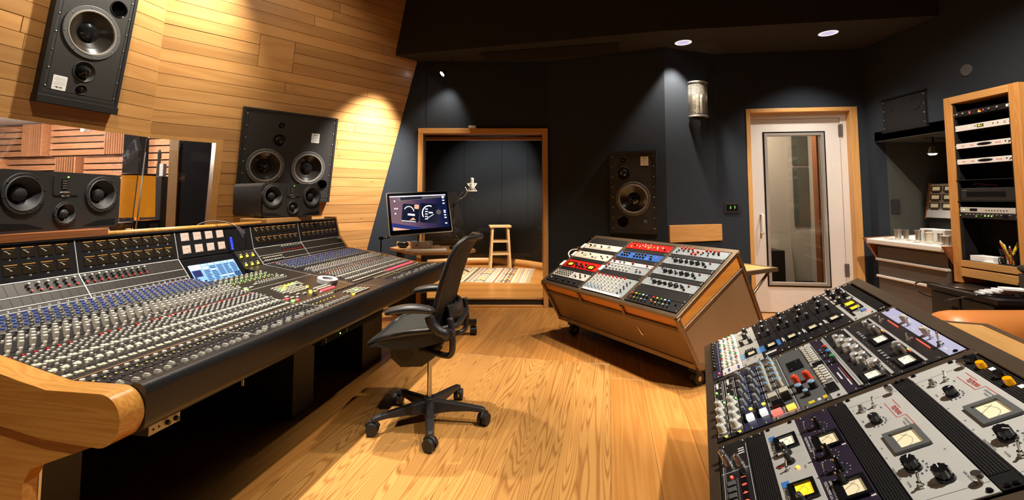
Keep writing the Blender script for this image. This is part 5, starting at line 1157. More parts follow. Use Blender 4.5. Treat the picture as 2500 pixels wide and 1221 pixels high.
# ---- rack units
def unit(T0, bay, u0, nu, name, label, cat, panel, feats, group, ears=True, dep=0.15, screws='n', lip=0.004):
    T = T0 @ face_T(bay_x(bay), S_IN + u0 * UH, 0.001)
    o = thing(name, label, cat, mat=T, group=group); h = nu * UH
    part(MB().box((0.001, 0.0008, 0), (BW - 0.001, h - 0.0008, lip)), 'faceplate', [panel], o, bevel=0.0008, seg=1)
    part(MB().box((0.025, 0.003, -dep), (BW - 0.025, h - 0.003, 0)), 'chassis', ['black_matt'], o)
    ys = (0.022,) if nu == 1 else (0.014, h - 0.014)
    for x in (0.009, BW - 0.009):
        for y in ys: put(screw_black() if screws == 'b' else screw(), 'screw', o, loc=(x, y, lip))
    for F in feats: feat(o, F, lip)
    return o
def meter_mesh(w, h, face, bezel):
    def f():
        b = MB(); plate(b, rrect(w, h, 0.002, 2), [rrect(w * 0.74, h * 0.70, 0.0015, 2)[::-1]], 0, 0.006, 0)
        b.box((-w * 0.4, -h * 0.38, 0), (w * 0.4, h * 0.38, 0.0012), 1)
        n = 12; b.tube([(w * 0.36 * math.cos(PI * (0.22 + 0.56 * i / n)), -h * 0.42 + h * 0.58 * math.sin(PI * (0.22 + 0.56 * i / n)), 0.0014) for i in range(n + 1)], 0.00035, 4, 2)
        b.tube([(0, -h * 0.30, 0.0022), (-w * 0.26, h * 0.14, 0.0022)], 0.0003, 4, 2)
        b.box((-w * 0.4, -h * 0.38, 0.0012), (w * 0.4, -h * 0.26, 0.0020), 0)
        return b.mesh('meter', [bezel, face, 'ink'])
    return cached(('vu', w, h, face, bezel), f)
def feat(o, F, z):
    k = F[0]
    if k == 'k': x, y, me = F[1:4]; put(me, 'knob', o, loc=(x, y, z), rot=(0, 0, F[4] if len(F) > 4 else random.uniform(-2.2, 2.2)))
    elif k == 'tg': put(toggle(*(F[3:])), 'toggle_switch', o, loc=(F[1], F[2], z))
    elif k == 'vu': x, y, w, h, face, bez = F[1:7]; put(meter_mesh(w, h, face, bez), 'meter', o, loc=(x, y, z))
    elif k == 'b': x, y, w, h, t, m, nm = F[1:8]; part(MB().box((x - w / 2, y - h / 2, z), (x + w / 2, y + h / 2, z + t)), nm, [m], o, bevel=min(0.0008, t / 3), seg=1)
    elif k == 'led': part(MB().cyl((F[1], F[2], z), (F[1], F[2], z + 0.003), F[4] if len(F) > 4 else 0.003, None, 8), 'indicator_lamp', [F[3]], o)
    elif k == 't': text(F[3], 'lettering', F[4], F[5], o, (F[1], F[2], z + 0.0012), sx=F[6] if len(F) > 6 else 1.0)
    elif k == 'ln': x0, y0, x1, y1, w, m = F[1:7]; part(MB().add([(x0 - w * (y1 != y0), y0 - w * (x1 != x0), z + 0.0004), (x1 - w * (y1 != y0), y1 - w * (x1 != x0), z + 0.0004), (x1 + w * (y1 != y0), y1 + w * (x1 != x0), z + 0.0004), (x0 + w * (y1 != y0), y0 + w * (x1 != x0), z + 0.0004)], [(0, 1, 2, 3)]), 'printed_line', [m], o)
    elif k == 'dots':
        mb = MB()
        for x, y, w, h in F[1]: mb.box((x - w / 2, y - h / 2, z), (x + w / 2, y + h / 2, z + 0.0006))
        part(mb, 'printed_marks', [F[2]], o)
    elif k == 'mesh':
        x0, x1, y0, y1, p = F[1:6]; mb = MB(); n = int((x1 - x0) / p); m = int((y1 - y0) / p)
        for i in range(n + 1): mb.box((x0 + i * p - p * 0.2, y0, z), (x0 + i * p + p * 0.2, y1, z + 0.0012))
        for j in range(m + 1): mb.box((x0, y0 + j * p - p * 0.2, z), (x1, y0 + j * p + p * 0.2, z + 0.0016))
        tag(part(mb, 'vent_grille', [F[6] if len(F) > 6 else 'black_satin'], o), kind='stuff')
    elif k == 'hole':
        mb = MB()
        for x, y in F[1]: mb.cyl((x, y, z), (x, y, z + 0.0005), F[2], None, 8)
        part(mb, 'printed_marks', [F[3]], o)
def dial(x, y, r, m, n=9, w=0.0022):
    return ('dots', [(x + r * math.cos(math.radians(225 - 270 * i / (n - 1))), y + r * math.sin(math.radians(225 - 270 * i / (n - 1))), w, w) for i in range(n)], m)
G1 = 'units in the rack before the booth'; G2 = 'units in the near right rack'
U = UH; random.seed(21)
kB = lambda r=0.010, h=0.016: knob(r, h, 'black_gloss', 'black_plastic')
kS = lambda r=0.010, h=0.020: knob(r, h, 'black_plastic', 'alu')
kC = lambda cap, r=0.0085, h=0.016, body='dark_knob': knob(r, h, body, cap)
# --- rack 1, bay 0 (far left), from the low front edge up
unit(TR1, 0, 0.05, 1.7, 'rack_unit', 'black power unit with green lamp at the low left of the booth-side rack', 'rack unit', 'black_panel', [('led', 0.045, 0.045, 'led_green', 0.004), ('k', 0.13, 0.034, kB()), ('k', 0.24, 0.034, kB()), ('k', 0.32, 0.034, kB()), ('k', 0.40, 0.034, kB())], G1)
f = []
for c in range(7):
    for r in range(3): f.append(('k', 0.045 + c * 0.032 + r * 0.004, 0.022 + r * 0.024, kC('grey_knob', 0.007, 0.014, 'black_gloss')))
f += [('k', 0.33 + 0.035 * c, 0.03 + 0.03 * (c % 2), kB(0.008)) for c in range(4)] + [('b', 0.29, 0.045, 0.006, 0.06, 0.003, 'grey_panel', 'divider_bar')]
unit(TR1, 0, 1.9, 2.0, 'equalizer', 'grey equalizer with rows of small black knobs under the red twin-meter unit', 'rack unit', 'silver_panel', f, G1)
unit(TR1, 0, 3.95, 0.95, 'blank_panel', 'black blank strip under the red twin-meter unit', 'rack unit', 'black_panel', [], G1)
f = [('vu', 0.095, 0.045, 0.085, 0.055, 'meter_yellow', 'black_gloss'), ('vu', 0.385, 0.045, 0.085, 0.055, 'meter_yellow', 'black_gloss')]
f += [('k', 0.165 + 0.035 * i, 0.062 - 0.024 * (i % 2), kB(0.011)) for i in range(5)] + [('k', 0.20 + 0.05 * i, 0.022, kB(0.009)) for i in range(3)] + [('tg', 0.034, 0.02), ('tg', 0.44, 0.06), ('tg', 0.33, 0.02)]
unit(TR1, 0, 5.0, 2.5, 'compressor', 'bright red compressor with two yellow meters in the booth-side rack', 'rack unit', 'red_panel', f, G1)
unit(TR1, 0, 7.6, 0.9, 'blank_panel', 'black blank strip above the red twin-meter unit', 'rack unit', 'black_panel', [], G1)
f = [('vu', 0.14, 0.052, 0.05, 0.024, 'meter_cream', 'cream_panel'), ('vu', 0.30, 0.035, 0.05, 0.024, 'meter_cream', 'cream_panel')] + [('k', x, y, kB(0.008, 0.012)) for x, y in ((0.08, 0.065), (0.2, 0.065), (0.26, 0.03), (0.36, 0.055), (0.40, 0.03), (0.44, 0.06))] + [('ln', 0.05, 0.012, 0.30, 0.012, 0.0012, 'ink')]
unit(TR1, 0, 8.6, 2.2, 'preamplifier', 'beige unit directly above the red twin-meter unit', 'rack unit', 'cream_panel', f, G1)
unit(TR1, 0, 10.9, 1.0, 'blank_panel', 'black blank strip between the two beige units', 'rack unit', 'black_panel', [], G1)
f = [('vu', 0.13, 0.052, 0.05, 0.024, 'meter_dim', 'white_panel'), ('vu', 0.33, 0.052, 0.05, 0.024, 'meter_dim', 'white_panel'), ('k', 0.075, 0.045, chicken(0.010, 0.018)), ('k', 0.23, 0.045, chicken(0.010, 0.018)), ('ln', 0.06, 0.028, 0.40, 0.028, 0.0012, 'ink')] + [('b', 0.08 + 0.028 * i, 0.014, 0.016, 0.006, 0.002, 'ink_grey', 'push_button') for i in range(11)]
unit(TR1, 0, 12.0, 1.9, 'preamplifier', 'beige unit at the top left of the booth-side rack', 'rack unit', 'cream_panel', f, G1)
unit(TR1, 0, 14.0, 2.0, 'blank_panel', 'black blank plate at the top left of the booth-side rack', 'rack unit', 'black_panel', [], G1)
# --- rack 1, bay 1 (middle)
f = [('b', 0.24, 0.012, 0.43, 0.022, 0.003, 'paper', 'writing_strip')]
for c in range(8):
    x = 0.04 + c * 0.044
    for r in range(9):
        y = 0.035 + r * 0.0215; cap = 'red_cap' if r == 8 else ('white_knob' if r > 1 else ('sky_cap' if c < 5 else 'white_knob'))
        f.append(('k', x + (0.004 if r % 2 else -0.004), y, knob(0.0085, 0.014, 'white_knob' if r < 8 else 'red_cap', cap, n=10)))
f += [('k', 0.41 + 0.02 * (i % 2), 0.04 + 0.02 * i, kB(0.006, 0.012)) for i in range(8)]
unit(TR1, 1, 0.05, 5.0, 'summing_mixer', 'small mixer with a grid of white knobs and one red row', 'rack unit', 'eq_panel', f, G1)
unit(TR1, 1, 5.15, 1.3, 'blank_panel', 'black blank strip above the white-knob mixer', 'rack unit', 'black_panel', [], G1)
f = [('k', 0.03, 0.062, kC('red_cap', 0.009)), ('k', 0.03, 0.025, kC('red_cap', 0.009)), ('k', 0.42, 0.03, kC('red_cap', 0.008))] + [('k', 0.08 + 0.04 * c, 0.025 + 0.036 * r, knob(0.011, 0.016, 'white_knob', 'white_knob')) for c in range(6) for r in range(2)] + [('k', 0.36, 0.055, kC('white_knob', 0.008, 0.014)), ('k', 0.38, 0.028, kC('grey_knob', 0.008))]
unit(TR1, 1, 6.55, 2.0, 'equalizer', 'grey-blue equalizer with two rows of white knobs in the middle of the booth-side rack', 'rack unit', 'eq_panel', f, G1)
unit(TR1, 1, 8.65, 1.0, 'preamplifier', 'thin lilac-grey preamplifier with red knobs below the blue unit', 'rack unit', 'purple_grey_panel', [('k', 0.05, 0.024, kC('red_cap', 0.010)), ('k', 0.27, 0.024, kC('red_cap', 0.010)), ('k', 0.43, 0.02, kC('red_cap', 0.008)), ('k', 0.12, 0.022, kC('grey_knob', 0.007)), ('k', 0.17, 0.022, kC('grey_knob', 0.007))] + [('dots', [(0.2 + 0.01 * i, 0.014, 0.006, 0.003) for i in range(5)], 'ink_white')], G1)
unit(TR1, 1, 9.75, 0.95, 'blank_panel', 'black blank strip below the blue unit', 'rack unit', 'black_panel', [], G1)
f = [('k', 0.055 + 0.031 * c, 0.028 + 0.034 * r, kS(0.009, 0.018)) for c in range(3) for r in range(2)] + [('k', 0.20 + 0.034 * c, 0.028 + 0.034 * r, kS(0.009, 0.018)) for c in range(4) for r in range(2)] + [('k', 0.37, 0.05, kS(0.011)), ('k', 0.39, 0.022, kS(0.010))] + [('led', 0.42, 0.06, 'led_red'), ('led', 0.345, 0.022, 'lit_white')]
unit(TR1, 1, 10.8, 1.95, 'equalizer', 'blue equalizer with black knobs in the booth-side rack', 'rack unit', 'blue_panel', f, G1)
unit(TR1, 1, 12.85, 0.95, 'blank_panel', 'black blank strip between the blue and the small red unit', 'rack unit', 'black_panel', [], G1)
f = [('k', 0.16 + 0.02 * i, 0.028 + 0.016 * (i % 3), kC('white_knob', 0.007, 0.014, 'chrome')) for i in range(7)] + [('led', 0.05 + 0.05 * i, 0.03 + 0.02 * (i % 2), ('led_yellow', 'led_orange')[i % 2], 0.005) for i in range(8)] + [('k', 0.33, 0.05, kC('red_cap', 0.014, 0.01, 'ink_white')), ('k', 0.385, 0.05, kC('red_cap', 0.014, 0.01, 'ink_white')), ('k', 0.43, 0.03, kC('red_cap', 0.009)), ('k', 0.08, 0.05, kC('red_cap', 0.009))]
unit(TR1, 1, 13.9, 2.0, 'distortion_unit', 'red unit with small lit lamps at the top middle of the booth-side rack', 'rack unit', 'red_panel', f, G1)
# --- rack 1, bay 2 (right)
f = []
caps = ('red_cap', 'yellow_cap', 'green_cap', 'white_knob', 'sky_cap')
for g in range(2):
    for i in range(5):
        f.append(('k', 0.045 + g * 0.20 + i * 0.034, 0.072, kC(caps[i], 0.0095, 0.022))); f.append(('k', 0.055 + g * 0.20 + i * 0.034, 0.030, kC(caps[i], 0.007, 0.020)))
f += [('led', 0.22, 0.06, 'led_yellow'), ('k', 0.44, 0.06, kB(0.006))]
unit(TR1, 2, 0.05, 2.2, 'monitor_controller', 'black control unit with knobs capped red, yellow, green, white and blue', 'rack unit', 'black_panel', f, G1)
unit(TR1, 2, 2.3, 2.2, 'blank_panel', 'tall black blank plate above the coloured knobs', 'rack unit', 'black_panel', [], G1)
def eqf():
    f = [('b', 0.065, 0.07, 0.004, 0.022, 0.012, 'black_gloss', 'lever')] + [('k', 0.115 + 0.05 * i, 0.042, (fluted(0.0165, 0.020), chicken(0.013, 0.022))[i % 3 == 2]) for i in range(6)] + [('k', 0.395, 0.020, kB(0.009)), ('k', 0.41, 0.062, kC('red_cap', 0.007))]
    return f + [('dots', [(0.05 + 0.1 * i, 0.012, 0.03, 0.002) for i in range(4)], 'ink_white')]
unit(TR1, 2, 4.6, 2.0, 'equalizer', 'grey-blue equalizer with big black knobs, lowest of three in the booth-side rack', 'rack unit', 'eq_panel', eqf(), G1)
unit(TR1, 2, 6.7, 0.95, 'blank_panel', 'black blank strip between the lowest two big-knob equalizers', 'rack unit', 'black_panel', [], G1)
unit(TR1, 2, 7.75, 2.0, 'equalizer', 'grey-blue equalizer with big black knobs, middle of three in the booth-side rack', 'rack unit', 'eq_panel', eqf(), G1)
unit(TR1, 2, 9.85, 0.95, 'blank_panel', 'black blank strip between the upper two big-knob equalizers', 'rack unit', 'black_panel', [], G1)
unit(TR1, 2, 10.9, 1.9, 'equalizer', 'grey-blue equalizer with big black knobs, highest of three in the booth-side rack', 'rack unit', 'eq_panel', eqf(), G1)
unit(TR1, 2, 12.9, 0.9, 'blank_panel', 'black blank strip below the orange-knob unit', 'rack unit', 'black_panel', [], G1)
f = [('k', 0.06 + 0.034 * i, 0.078, kC('orange_cap', 0.010, 0.016, 'red_cap')) for i in range(4)] + [('k', 0.29 + 0.034 * i, 0.078, kC('orange_cap', 0.010, 0.016, 'red_cap')) for i in range(4)] + [('k', 0.19 + 0.034 * i, 0.02, kC('orange_cap', 0.010, 0.016, 'red_cap')) for i in range(2)]
f += [('k', 0.05 + 0.045 * i, 0.048, chicken(0.008, 0.014)) for i in range(9)] + [('b', 0.225, 0.066, 0.06, 0.022, 0.002, 'lit_red_key', 'display_window'), ('k', 0.27, 0.028, kC('yellow_cap', 0.006)), ('k', 0.045, 0.024, kC('green_cap', 0.006)), ('k', 0.33, 0.024, kC('bone', 0.006))]
unit(TR1, 2, 13.85, 2.1, 'preamplifier', 'grey preamplifier with orange-red knobs at the top right of the booth-side rack', 'rack unit', 'eq_panel', f, G1)
# paper strips on the frame
for i, (s, w) in enumerate(((0.30, 0.075), (0.46, 0.07), (0.60, 0.075))):
    o = part(MB().box((-0.012, -w / 2, 0), (0.028, w / 2, 0.001)), 'paper_label', ['paper'], mat=TR1 @ face_T(0.003, s, 0.004)); tag(o, ('white paper label on the left frame beside the red unit', 'white paper label on the left frame beside the lower beige unit', 'white paper label on the left frame beside the upper beige unit')[i], 'label', 'paper labels on the booth-side rack')
o = part(MB().box((-0.03, -0.035, 0), (0.03, 0.035, 0.001)), 'paper_label', ['paper'], mat=TR1 @ face_T(0.53, 0.335, 0.004)); tag(o, 'white paper label on the divider right of the red twin-meter unit', 'label', 'paper labels on the booth-side rack')
o = part(MB().prism([(-0.012, 0.050), (-0.004, -0.030), (0.020, -0.036)], 0, 0.001), 'paper_label', ['paper'], mat=TR1 @ Matrix.Translation((1.13, 0.128, 0.31)) @ Matrix.Rotation(math.radians(90 + 29.6), 4, 'X')); tag(o, 'white printed sticker on the front panel of the booth-side rack', 'label')
wc = part(MB().tube([TR1 @ Vector(p) for p in spline([(0.0, 0.36, 0.70), (-0.05, 0.37, 0.75), (-0.06, 0.42, 0.78), (-0.01, 0.45, 0.79)], 5)], 0.007, 8), 'white_cable', ['paper']); tag(wc, 'short white cable loop at the left frame of the booth-side rack', 'cable')
pg = part(MB().box((-0.045, -0.12, 0.0), (-0.004, 0.10, 0.004)).box((-0.045, -0.12, 0.004), (-0.004, -0.10, 0.02)), 'clip_board', ['pane'], mat=TR1 @ face_T(0.0, 0.66, -0.01)); tag(pg, 'clear plastic holder at the upper left edge of the booth-side rack', 'holder')
# --- rack 2, bay 0 (far)
random.seed(33)
f = [('k', 0.045 + 0.042 * i, 0.016, kB(0.011, 0.016)) for i in range(9)] + [('dots', [(0.03 + 0.02 * i, 0.036, 0.010, 0.002) for i in range(20)], 'ink_white'), ('led', 0.44, 0.03, 'led_red', 0.004)]
unit(TR2, 0, 0, 1, 'channel_strip', 'thin navy strip with black knobs at the far low edge of the near rack', 'rack unit', 'navy_panel', f, G2)
f = []
for r in range(4):
    for i in range(10):
        cap = ('white_knob', 'white_knob', 'green_cap', 'white_knob', 'sky_cap', 'white_knob', 'green_cap', 'red_cap', 'white_knob', 'white_knob')[(i + r * 3) % 10]
        f.append(('k', 0.04 + 0.041 * i, 0.011 + 0.0215 * r, knob(0.0085, 0.014, 'white_knob', cap, n=10)))
f += [('b', 0.45, 0.03, 0.03, 0.008, 0.002, 'blue_cap', 'push_button'), ('b', 0.455, 0.072, 0.03, 0.008, 0.002, 'blue_cap', 'push_button')]
unit(TR2, 0, 1, 2, 'channel_strip', 'pale channel strip crowded with small white knobs in the near rack', 'rack unit', 'white_panel', f, G2)
def fet(panel, band, logo):
    k = kS(0.0125, 0.026); f = [('k', 0.065, 0.052, k), ('k', 0.145, 0.046, k), ('k', 0.235, 0.062, kS(0.010, 0.024)), ('k', 0.225, 0.022, kS(0.010, 0.024)), ('vu', 0.372, 0.048, 0.062, 0.050, 'meter_cream', 'black_gloss')]
    f += [dial(0.065, 0.052, 0.021, 'ink_white' if panel == 'black_panel' else 'ink'), dial(0.145, 0.046, 0.021, 'ink_white' if panel == 'black_panel' else 'ink')]
    for y in (0.030, 0.040, 0.050, 0.060): f.append(('b', 0.325 if panel == 'black_panel' else 0.315, y, 0.010, 0.007, 0.004, 'black_gloss', 'push_button'))
    if band: f += [('b', 0.372, 0.010, 0.07, 0.024, 0.001, band, 'colour_band'), ('b', 0.372, 0.080, 0.07, 0.016, 0.001, band, 'colour_band'), ('dots', [(0.362, 0.010, 0.004, 0.016), (0.376, 0.010, 0.004, 0.016)], 'ink_white')]
    else: f += [('b', 0.364, 0.011, 0.05, 0.006, 0.001, 'ink_white', 'colour_band'), ('b', 0.376, 0.018, 0.05, 0.004, 0.001, 'ink_white', 'colour_band'), ('b', 0.372, 0.080, 0.022, 0.010, 0.001, 'ink_white', 'maker_badge')]
    f += [('led', 0.43, 0.06, 'nickel', 0.004), ('led', 0.43, 0.03, 'nickel', 0.004)]
    if logo: f.append(('b', 0.445, 0.035, 0.018, 0.046, 0.0008, 'ink_white', 'maker_badge')); f.append(('dots', [(0.445, 0.022 + 0.013 * i, 0.010, 0.008) for i in range(3)], 'ink'))
    return f
unit(TR2, 0, 3, 2, 'compressor', 'silver compressor with a pale blue band in the far bay of the near rack', 'rack unit', 'silver_panel', fet('silver_panel', 'paleblue_cap', False), G2)
unit(TR2, 0, 5, 2, 'compressor', 'black compressor with a bright blue band in the far bay of the near rack', 'rack unit', 'black_panel', fet('black_panel', 'sky_cap', True), G2)
for i, lb in enumerate(('black single-meter compressor next to the blue-banded one', 'black single-meter compressor, middle of the three plain ones', 'black single-meter compressor next to the silver twin-yellow-meter unit')):
    unit(TR2, 0, 7 + 2 * i, 2, 'compressor', lb, 'rack unit', 'black_panel', fet('black_panel', None, False), G2)
f = [('vu', 0.285, 0.046, 0.075, 0.052, 'meter_yellow', 'black_gloss'), ('vu', 0.355, 0.046, 0.062, 0.052, 'meter_yellow', 'black_gloss'), ('b', 0.125, 0.046, 0.205, 0.072, 0.0008, 'black_panel', 'knob_field')] + [('k', 0.045 + 0.045 * i, 0.03 + 0.034 * (i % 2), kS(0.013, 0.028)) for i in range(5)] + [('b', 0.07 + 0.035 * i, 0.022 + 0.045 * ((i + 1) % 2), 0.022, 0.020, 0.004, 'silver_panel', 'selector_key') for i in range(5)] + [('b', 0.42, 0.06, 0.02, 0.018, 0.004, 'sky_cap', 'rocker_switch'), ('led', 0.44, 0.065, 'led_red', 0.004), ('tg', 0.40, 0.05), ('b', 0.41, 0.02, 0.06, 0.008, 0.003, 'black_gloss', 'grip_bar')]
unit(TR2, 0, 13, 2, 'compressor', 'silver compressor with twin yellow meters at the far top of the near rack', 'rack unit', 'silver_panel', f, G2)
unit(TR2, 0, 15, 0.85, 'vent_panel', 'black perforated vent plate at the far top corner of the near rack', 'rack unit', 'black_matt', [('mesh', 0.03, 0.455, 0.003, 0.036, 0.0054)], G2)
# --- rack 2, bay 1 (middle)
def dbx(n):
    f = [('k', 0.255 + 0.058 * i, 0.021, knob(0.0135, 0.024, 'white_knob', 'white_knob', 0.018, 18)) for i in range(4)]
    f += [('b', 0.06, 0.016, 0.05, 0.009, 0.002, 'ink_white', 'label_plate')] + [('b', 0.055 + 0.030 * i, 0.010 + 0.018 * (i % 2), 0.008, 0.005, 0.003, 'bone', 'push_button') for i in range(6)]
    for a in ((0.028, 0.004, 0.455, 0.004), (0.028, 0.040, 0.455, 0.040), (0.028, 0.004, 0.028, 0.040), (0.455, 0.004, 0.455, 0.040)): f.append(('ln', *a, 0.0008, 'ink_white'))
    f += [('dots', [(0.05 + 0.012 * i, 0.034, 0.005, 0.003) for i in range(14)], 'ink_white'), ('led', 0.12 + 0.05 * n, 0.012, 'led_green', 0.0035), ('led', 0.225, 0.036, 'led_green', 0.003), ('b', 0.467, 0.028, 0.010, 0.012, 0.001, 'led_yellow', 'marker_dot')]
    return f
unit(TR2, 1, 0, 1, 'preamp_module', 'black module with big white knobs at the low edge of the near rack', 'rack unit', 'black_panel', dbx(0), G2, screws='b')
unit(TR2, 1, 1, 1, 'preamp_module', 'black module with big white knobs beside the navy strips', 'rack unit', 'black_panel', dbx(1), G2, screws='b')
def navy(n):
    f = [('k', 0.055 + 0.042 * i, 0.018 + 0.010 * (i % 2), knob(0.009, 0.022, 'eq_panel', ('grey_knob', 'alu')[i % 2])) for i in range(7)]
    return f + [('led', 0.35, 0.034, 'led_yellow', 0.006), ('b', 0.415, 0.028, 0.034, 0.022, 0.010, 'lit_white', 'lit_key'), ('b', 0.405, 0.010, 0.045, 0.012, 0.010, 'black_gloss', 'key_block'), ('dots', [(0.05 + 0.02 * i, 0.040, 0.006, 0.002) for i in range(16)], 'ink_white'), ('b', 0.345, 0.012, 0.012, 0.010, 0.014, 'grey_knob', 'push_button')]
unit(TR2, 1, 2, 1, 'preamp_module', 'navy strip with grey knobs and a white lit key, next to the white-knob modules', 'rack unit', 'navy_panel', navy(0), G2)
unit(TR2, 1, 3, 1, 'preamp_module', 'navy strip with grey knobs and a white lit key, next to the blue-capped knobs', 'rack unit', 'navy_panel', navy(1), G2)
f = [('k', 0.06 + 0.052 * i, 0.024 + 0.038 * r, knob(0.0105, 0.028, 'bone', 'paleblue_cap')) for i in range(5) for r in range(2)]
f += [('b', 0.34, 0.026, 0.032, 0.028, 0.014, 'bone', 'selector_key'), ('b', 0.335, 0.066, 0.032, 0.028, 0.014, 'bone', 'selector_key'), ('b', 0.375, 0.064, 0.030, 0.030, 0.012, 'black_gloss', 'selector_key'), ('b', 0.40, 0.034, 0.034, 0.036, 0.012, 'black_gloss', 'selector_key'), ('b', 0.447, 0.022, 0.024, 0.030, 0.010, 'lit_red_key', 'lit_key'), ('b', 0.445, 0.066, 0.022, 0.026, 0.008, 'led_orange', 'lit_key')]
for a in ((0.03, 0.004, 0.465, 0.004), (0.03, 0.085, 0.465, 0.085), (0.03, 0.045, 0.465, 0.045), (0.03, 0.004, 0.03, 0.085), (0.465, 0.004, 0.465, 0.085), (0.32, 0.004, 0.32, 0.085)): f.append(('ln', *a, 0.0008, 'ink_white'))
unit(TR2, 1, 4, 2, 'bus_compressor', 'grey compressor with pale blue capped knobs and a red lit key in the near rack', 'rack unit', 'grey_panel', f, G2)
f = [('b', 0.155, 0.045, 0.085, 0.052, 0.003, 'black_gloss', 'meter_window'), ('k', 0.305, 0.026, knob(0.013, 0.028, 'orange_cap', 'orange_cap')), ('k', 0.305, 0.064, knob(0.013, 0.028, 'orange_cap', 'orange_cap'))]
f += [('k', 0.362, 0.024, knob(0.013, 0.022, 'black_gloss', 'paleblue_cap')), ('k', 0.37, 0.064, knob(0.013, 0.022, 'black_gloss', 'paleblue_cap')), ('k', 0.405, 0.036, knob(0.010, 0.018, 'black_gloss', 'paleblue_cap')), ('b', 0.455, 0.035, 0.016, 0.018, 0.001, 'yellow_cap', 'marker_plate'), ('b', 0.455, 0.058, 0.014, 0.010, 0.001, 'ink_white', 'marker_plate'), ('b', 0.452, 0.076, 0.018, 0.012, 0.001, 'yellow_cap', 'marker_plate')]
f += [dial(0.305, 0.026, 0.019, 'ink_white'), dial(0.305, 0.064, 0.019, 'ink_white'), ('led', 0.13, 0.055, 'lit_white', 0.002), ('led', 0.18, 0.03, 'led_red', 0.002)]
unit(TR2, 1, 6, 2, 'bus_compressor', 'grey compressor with two orange-red knobs and a black meter window', 'rack unit', 'grey_panel', f, G2)
f = [('b', 0.05 + 0.021 * i, 0.026, 0.011, 0.018, 0.010, 'white_knob', 'slider_cap') for i in range(8)] + [('b', 0.26 + 0.021 * i, 0.026, 0.011, 0.018, 0.010, 'white_knob', 'slider_cap') for i in range(6)] + [('b', 0.05 + 0.021 * i, 0.008, 0.012, 0.010, 0.006, 'bone', 'push_button') for i in range(7)] + [('b', 0.225, 0.024, 0.02, 0.036, 0.008, 'black_gloss', 'key_block'), ('b', 0.42, 0.018, 0.05, 0.030, 0.008, 'black_gloss', 'key_block')] + [('b', 0.26 + 0.021 * i, 0.008, 0.012, 0.010, 0.006, 'bone', 'push_button') for i in range(6)] + [('ln', 0.04, 0.040, 0.40, 0.040, 0.002, 'machine_grey')]
unit(TR2, 1, 8, 1, 'graphic_equalizer', 'pale strip with two banks of white slider caps in the near rack', 'rack unit', 'silver_panel', f, G2)
f = [('k', 0.15, 0.030, kC('red_cap', 0.009, 0.024)), ('k', 0.20, 0.030, kC('sky_cap', 0.009, 0.024)), ('k', 0.25, 0.030, kC('green_cap', 0.009, 0.024)), ('ln', 0.30, 0.030, 0.42, 0.030, 0.0008, 'ink_red'), ('ln', 0.30, 0.024, 0.44, 0.024, 0.0008, 'ink_white'), ('b', 0.36, 0.012, 0.055, 0.005, 0.001, 'ink_white', 'label_plate'), ('b', 0.42, 0.024, 0.045, 0.004, 0.001, 'ink_white', 'label_plate'), ('dots', [(0.11 + 0.03 * i, 0.014, 0.014, 0.002) for i in range(6)], 'ink_white')]
o = unit(TR2, 1, 9, 1, 'preamp_module', 'dark plum strip with red, blue and green knobs and a bright metal edge', 'rack unit', 'plum_panel', f, G2); part(MB().box((0.03, 0.037, 0.004), (0.47, 0.0435, 0.008)), 'edge_bar', ['silver_bar'], o)
def big_alu(r, h): return knob(r, h * 0.72, 'nickel', 'silver_bar', r * 1.2, 18, False)
f = [('k', 0.075, 0.040, big_alu(0.012, 0.022)), ('k', 0.10, 0.055, big_alu(0.012, 0.022)), ('k', 0.135, 0.040, big_alu(0.017, 0.026)), ('k', 0.165, 0.062, big_alu(0.017, 0.026)), ('k', 0.20, 0.045, big_alu(0.017, 0.026)), ('k', 0.235, 0.060, big_alu(0.017, 0.026)), ('k', 0.285, 0.042, big_alu(0.014, 0.024)), ('k', 0.30, 0.062, big_alu(0.014, 0.024)), ('k', 0.325, 0.045, big_alu(0.012, 0.022)), ('k', 0.385, 0.066, big_alu(0.019, 0.03)), ('vu', 0.435, 0.040, 0.065, 0.058, 'meter_white', 'black_gloss'), ('led', 0.13, 0.080, 'led_green', 0.004), ('led', 0.145, 0.080, 'led_red', 0.004)]
o = unit(TR2, 1, 10, 2, 'equalizer', 'black equalizer with large chrome knobs between two metal bars', 'rack unit', 'black_panel', f, G2); part(MB().box((0.02, 0.080, 0.004), (0.475, 0.0885, 0.009)), 'edge_bar', ['silver_bar'], o); part(MB().box((0.02, 0.0, 0.004), (0.475, 0.005, 0.009)), 'edge_bar', ['silver_bar'], o)
f = []
for g in (0, 0.205):
    f += [('vu', 0.225 + g * 0.98, 0.050, 0.078, 0.052, 'meter_white', 'black_gloss'), ('k', 0.115 + g, 0.068, big_alu(0.012, 0.022)), ('k', 0.155 + g, 0.060, knob(0.015, 0.026, 'mesh_metal', 'alu', 0, 18, False)), ('led', 0.155 + g, 0.083, 'led_yellow', 0.004), ('led', 0.170 + g, 0.083, 'led_red', 0.004)]
    f += [('b', 0.10 + g + 0.022 * i, 0.020, 0.010, 0.010, 0.004, ('grey_knob', 'eq_panel')[i % 2], 'push_button') for i in range(4)] + [('dots', [(0.18 + g + 0.012 * i, 0.012 + 0.01 * (i % 2), 0.008, 0.002) for i in range(5)], 'ink_grey')]
f.append(('k', 0.055, 0.062, big_alu(0.010, 0.020)))
o = unit(TR2, 1, 12, 2, 'compressor', 'black compressor with two bright meters in the middle bay of the near rack', 'rack unit', 'black_panel', f, G2); part(MB().box((0.02, 0.081, 0.004), (0.475, 0.0885, 0.009)), 'edge_bar', ['silver_bar'], o)
f = []
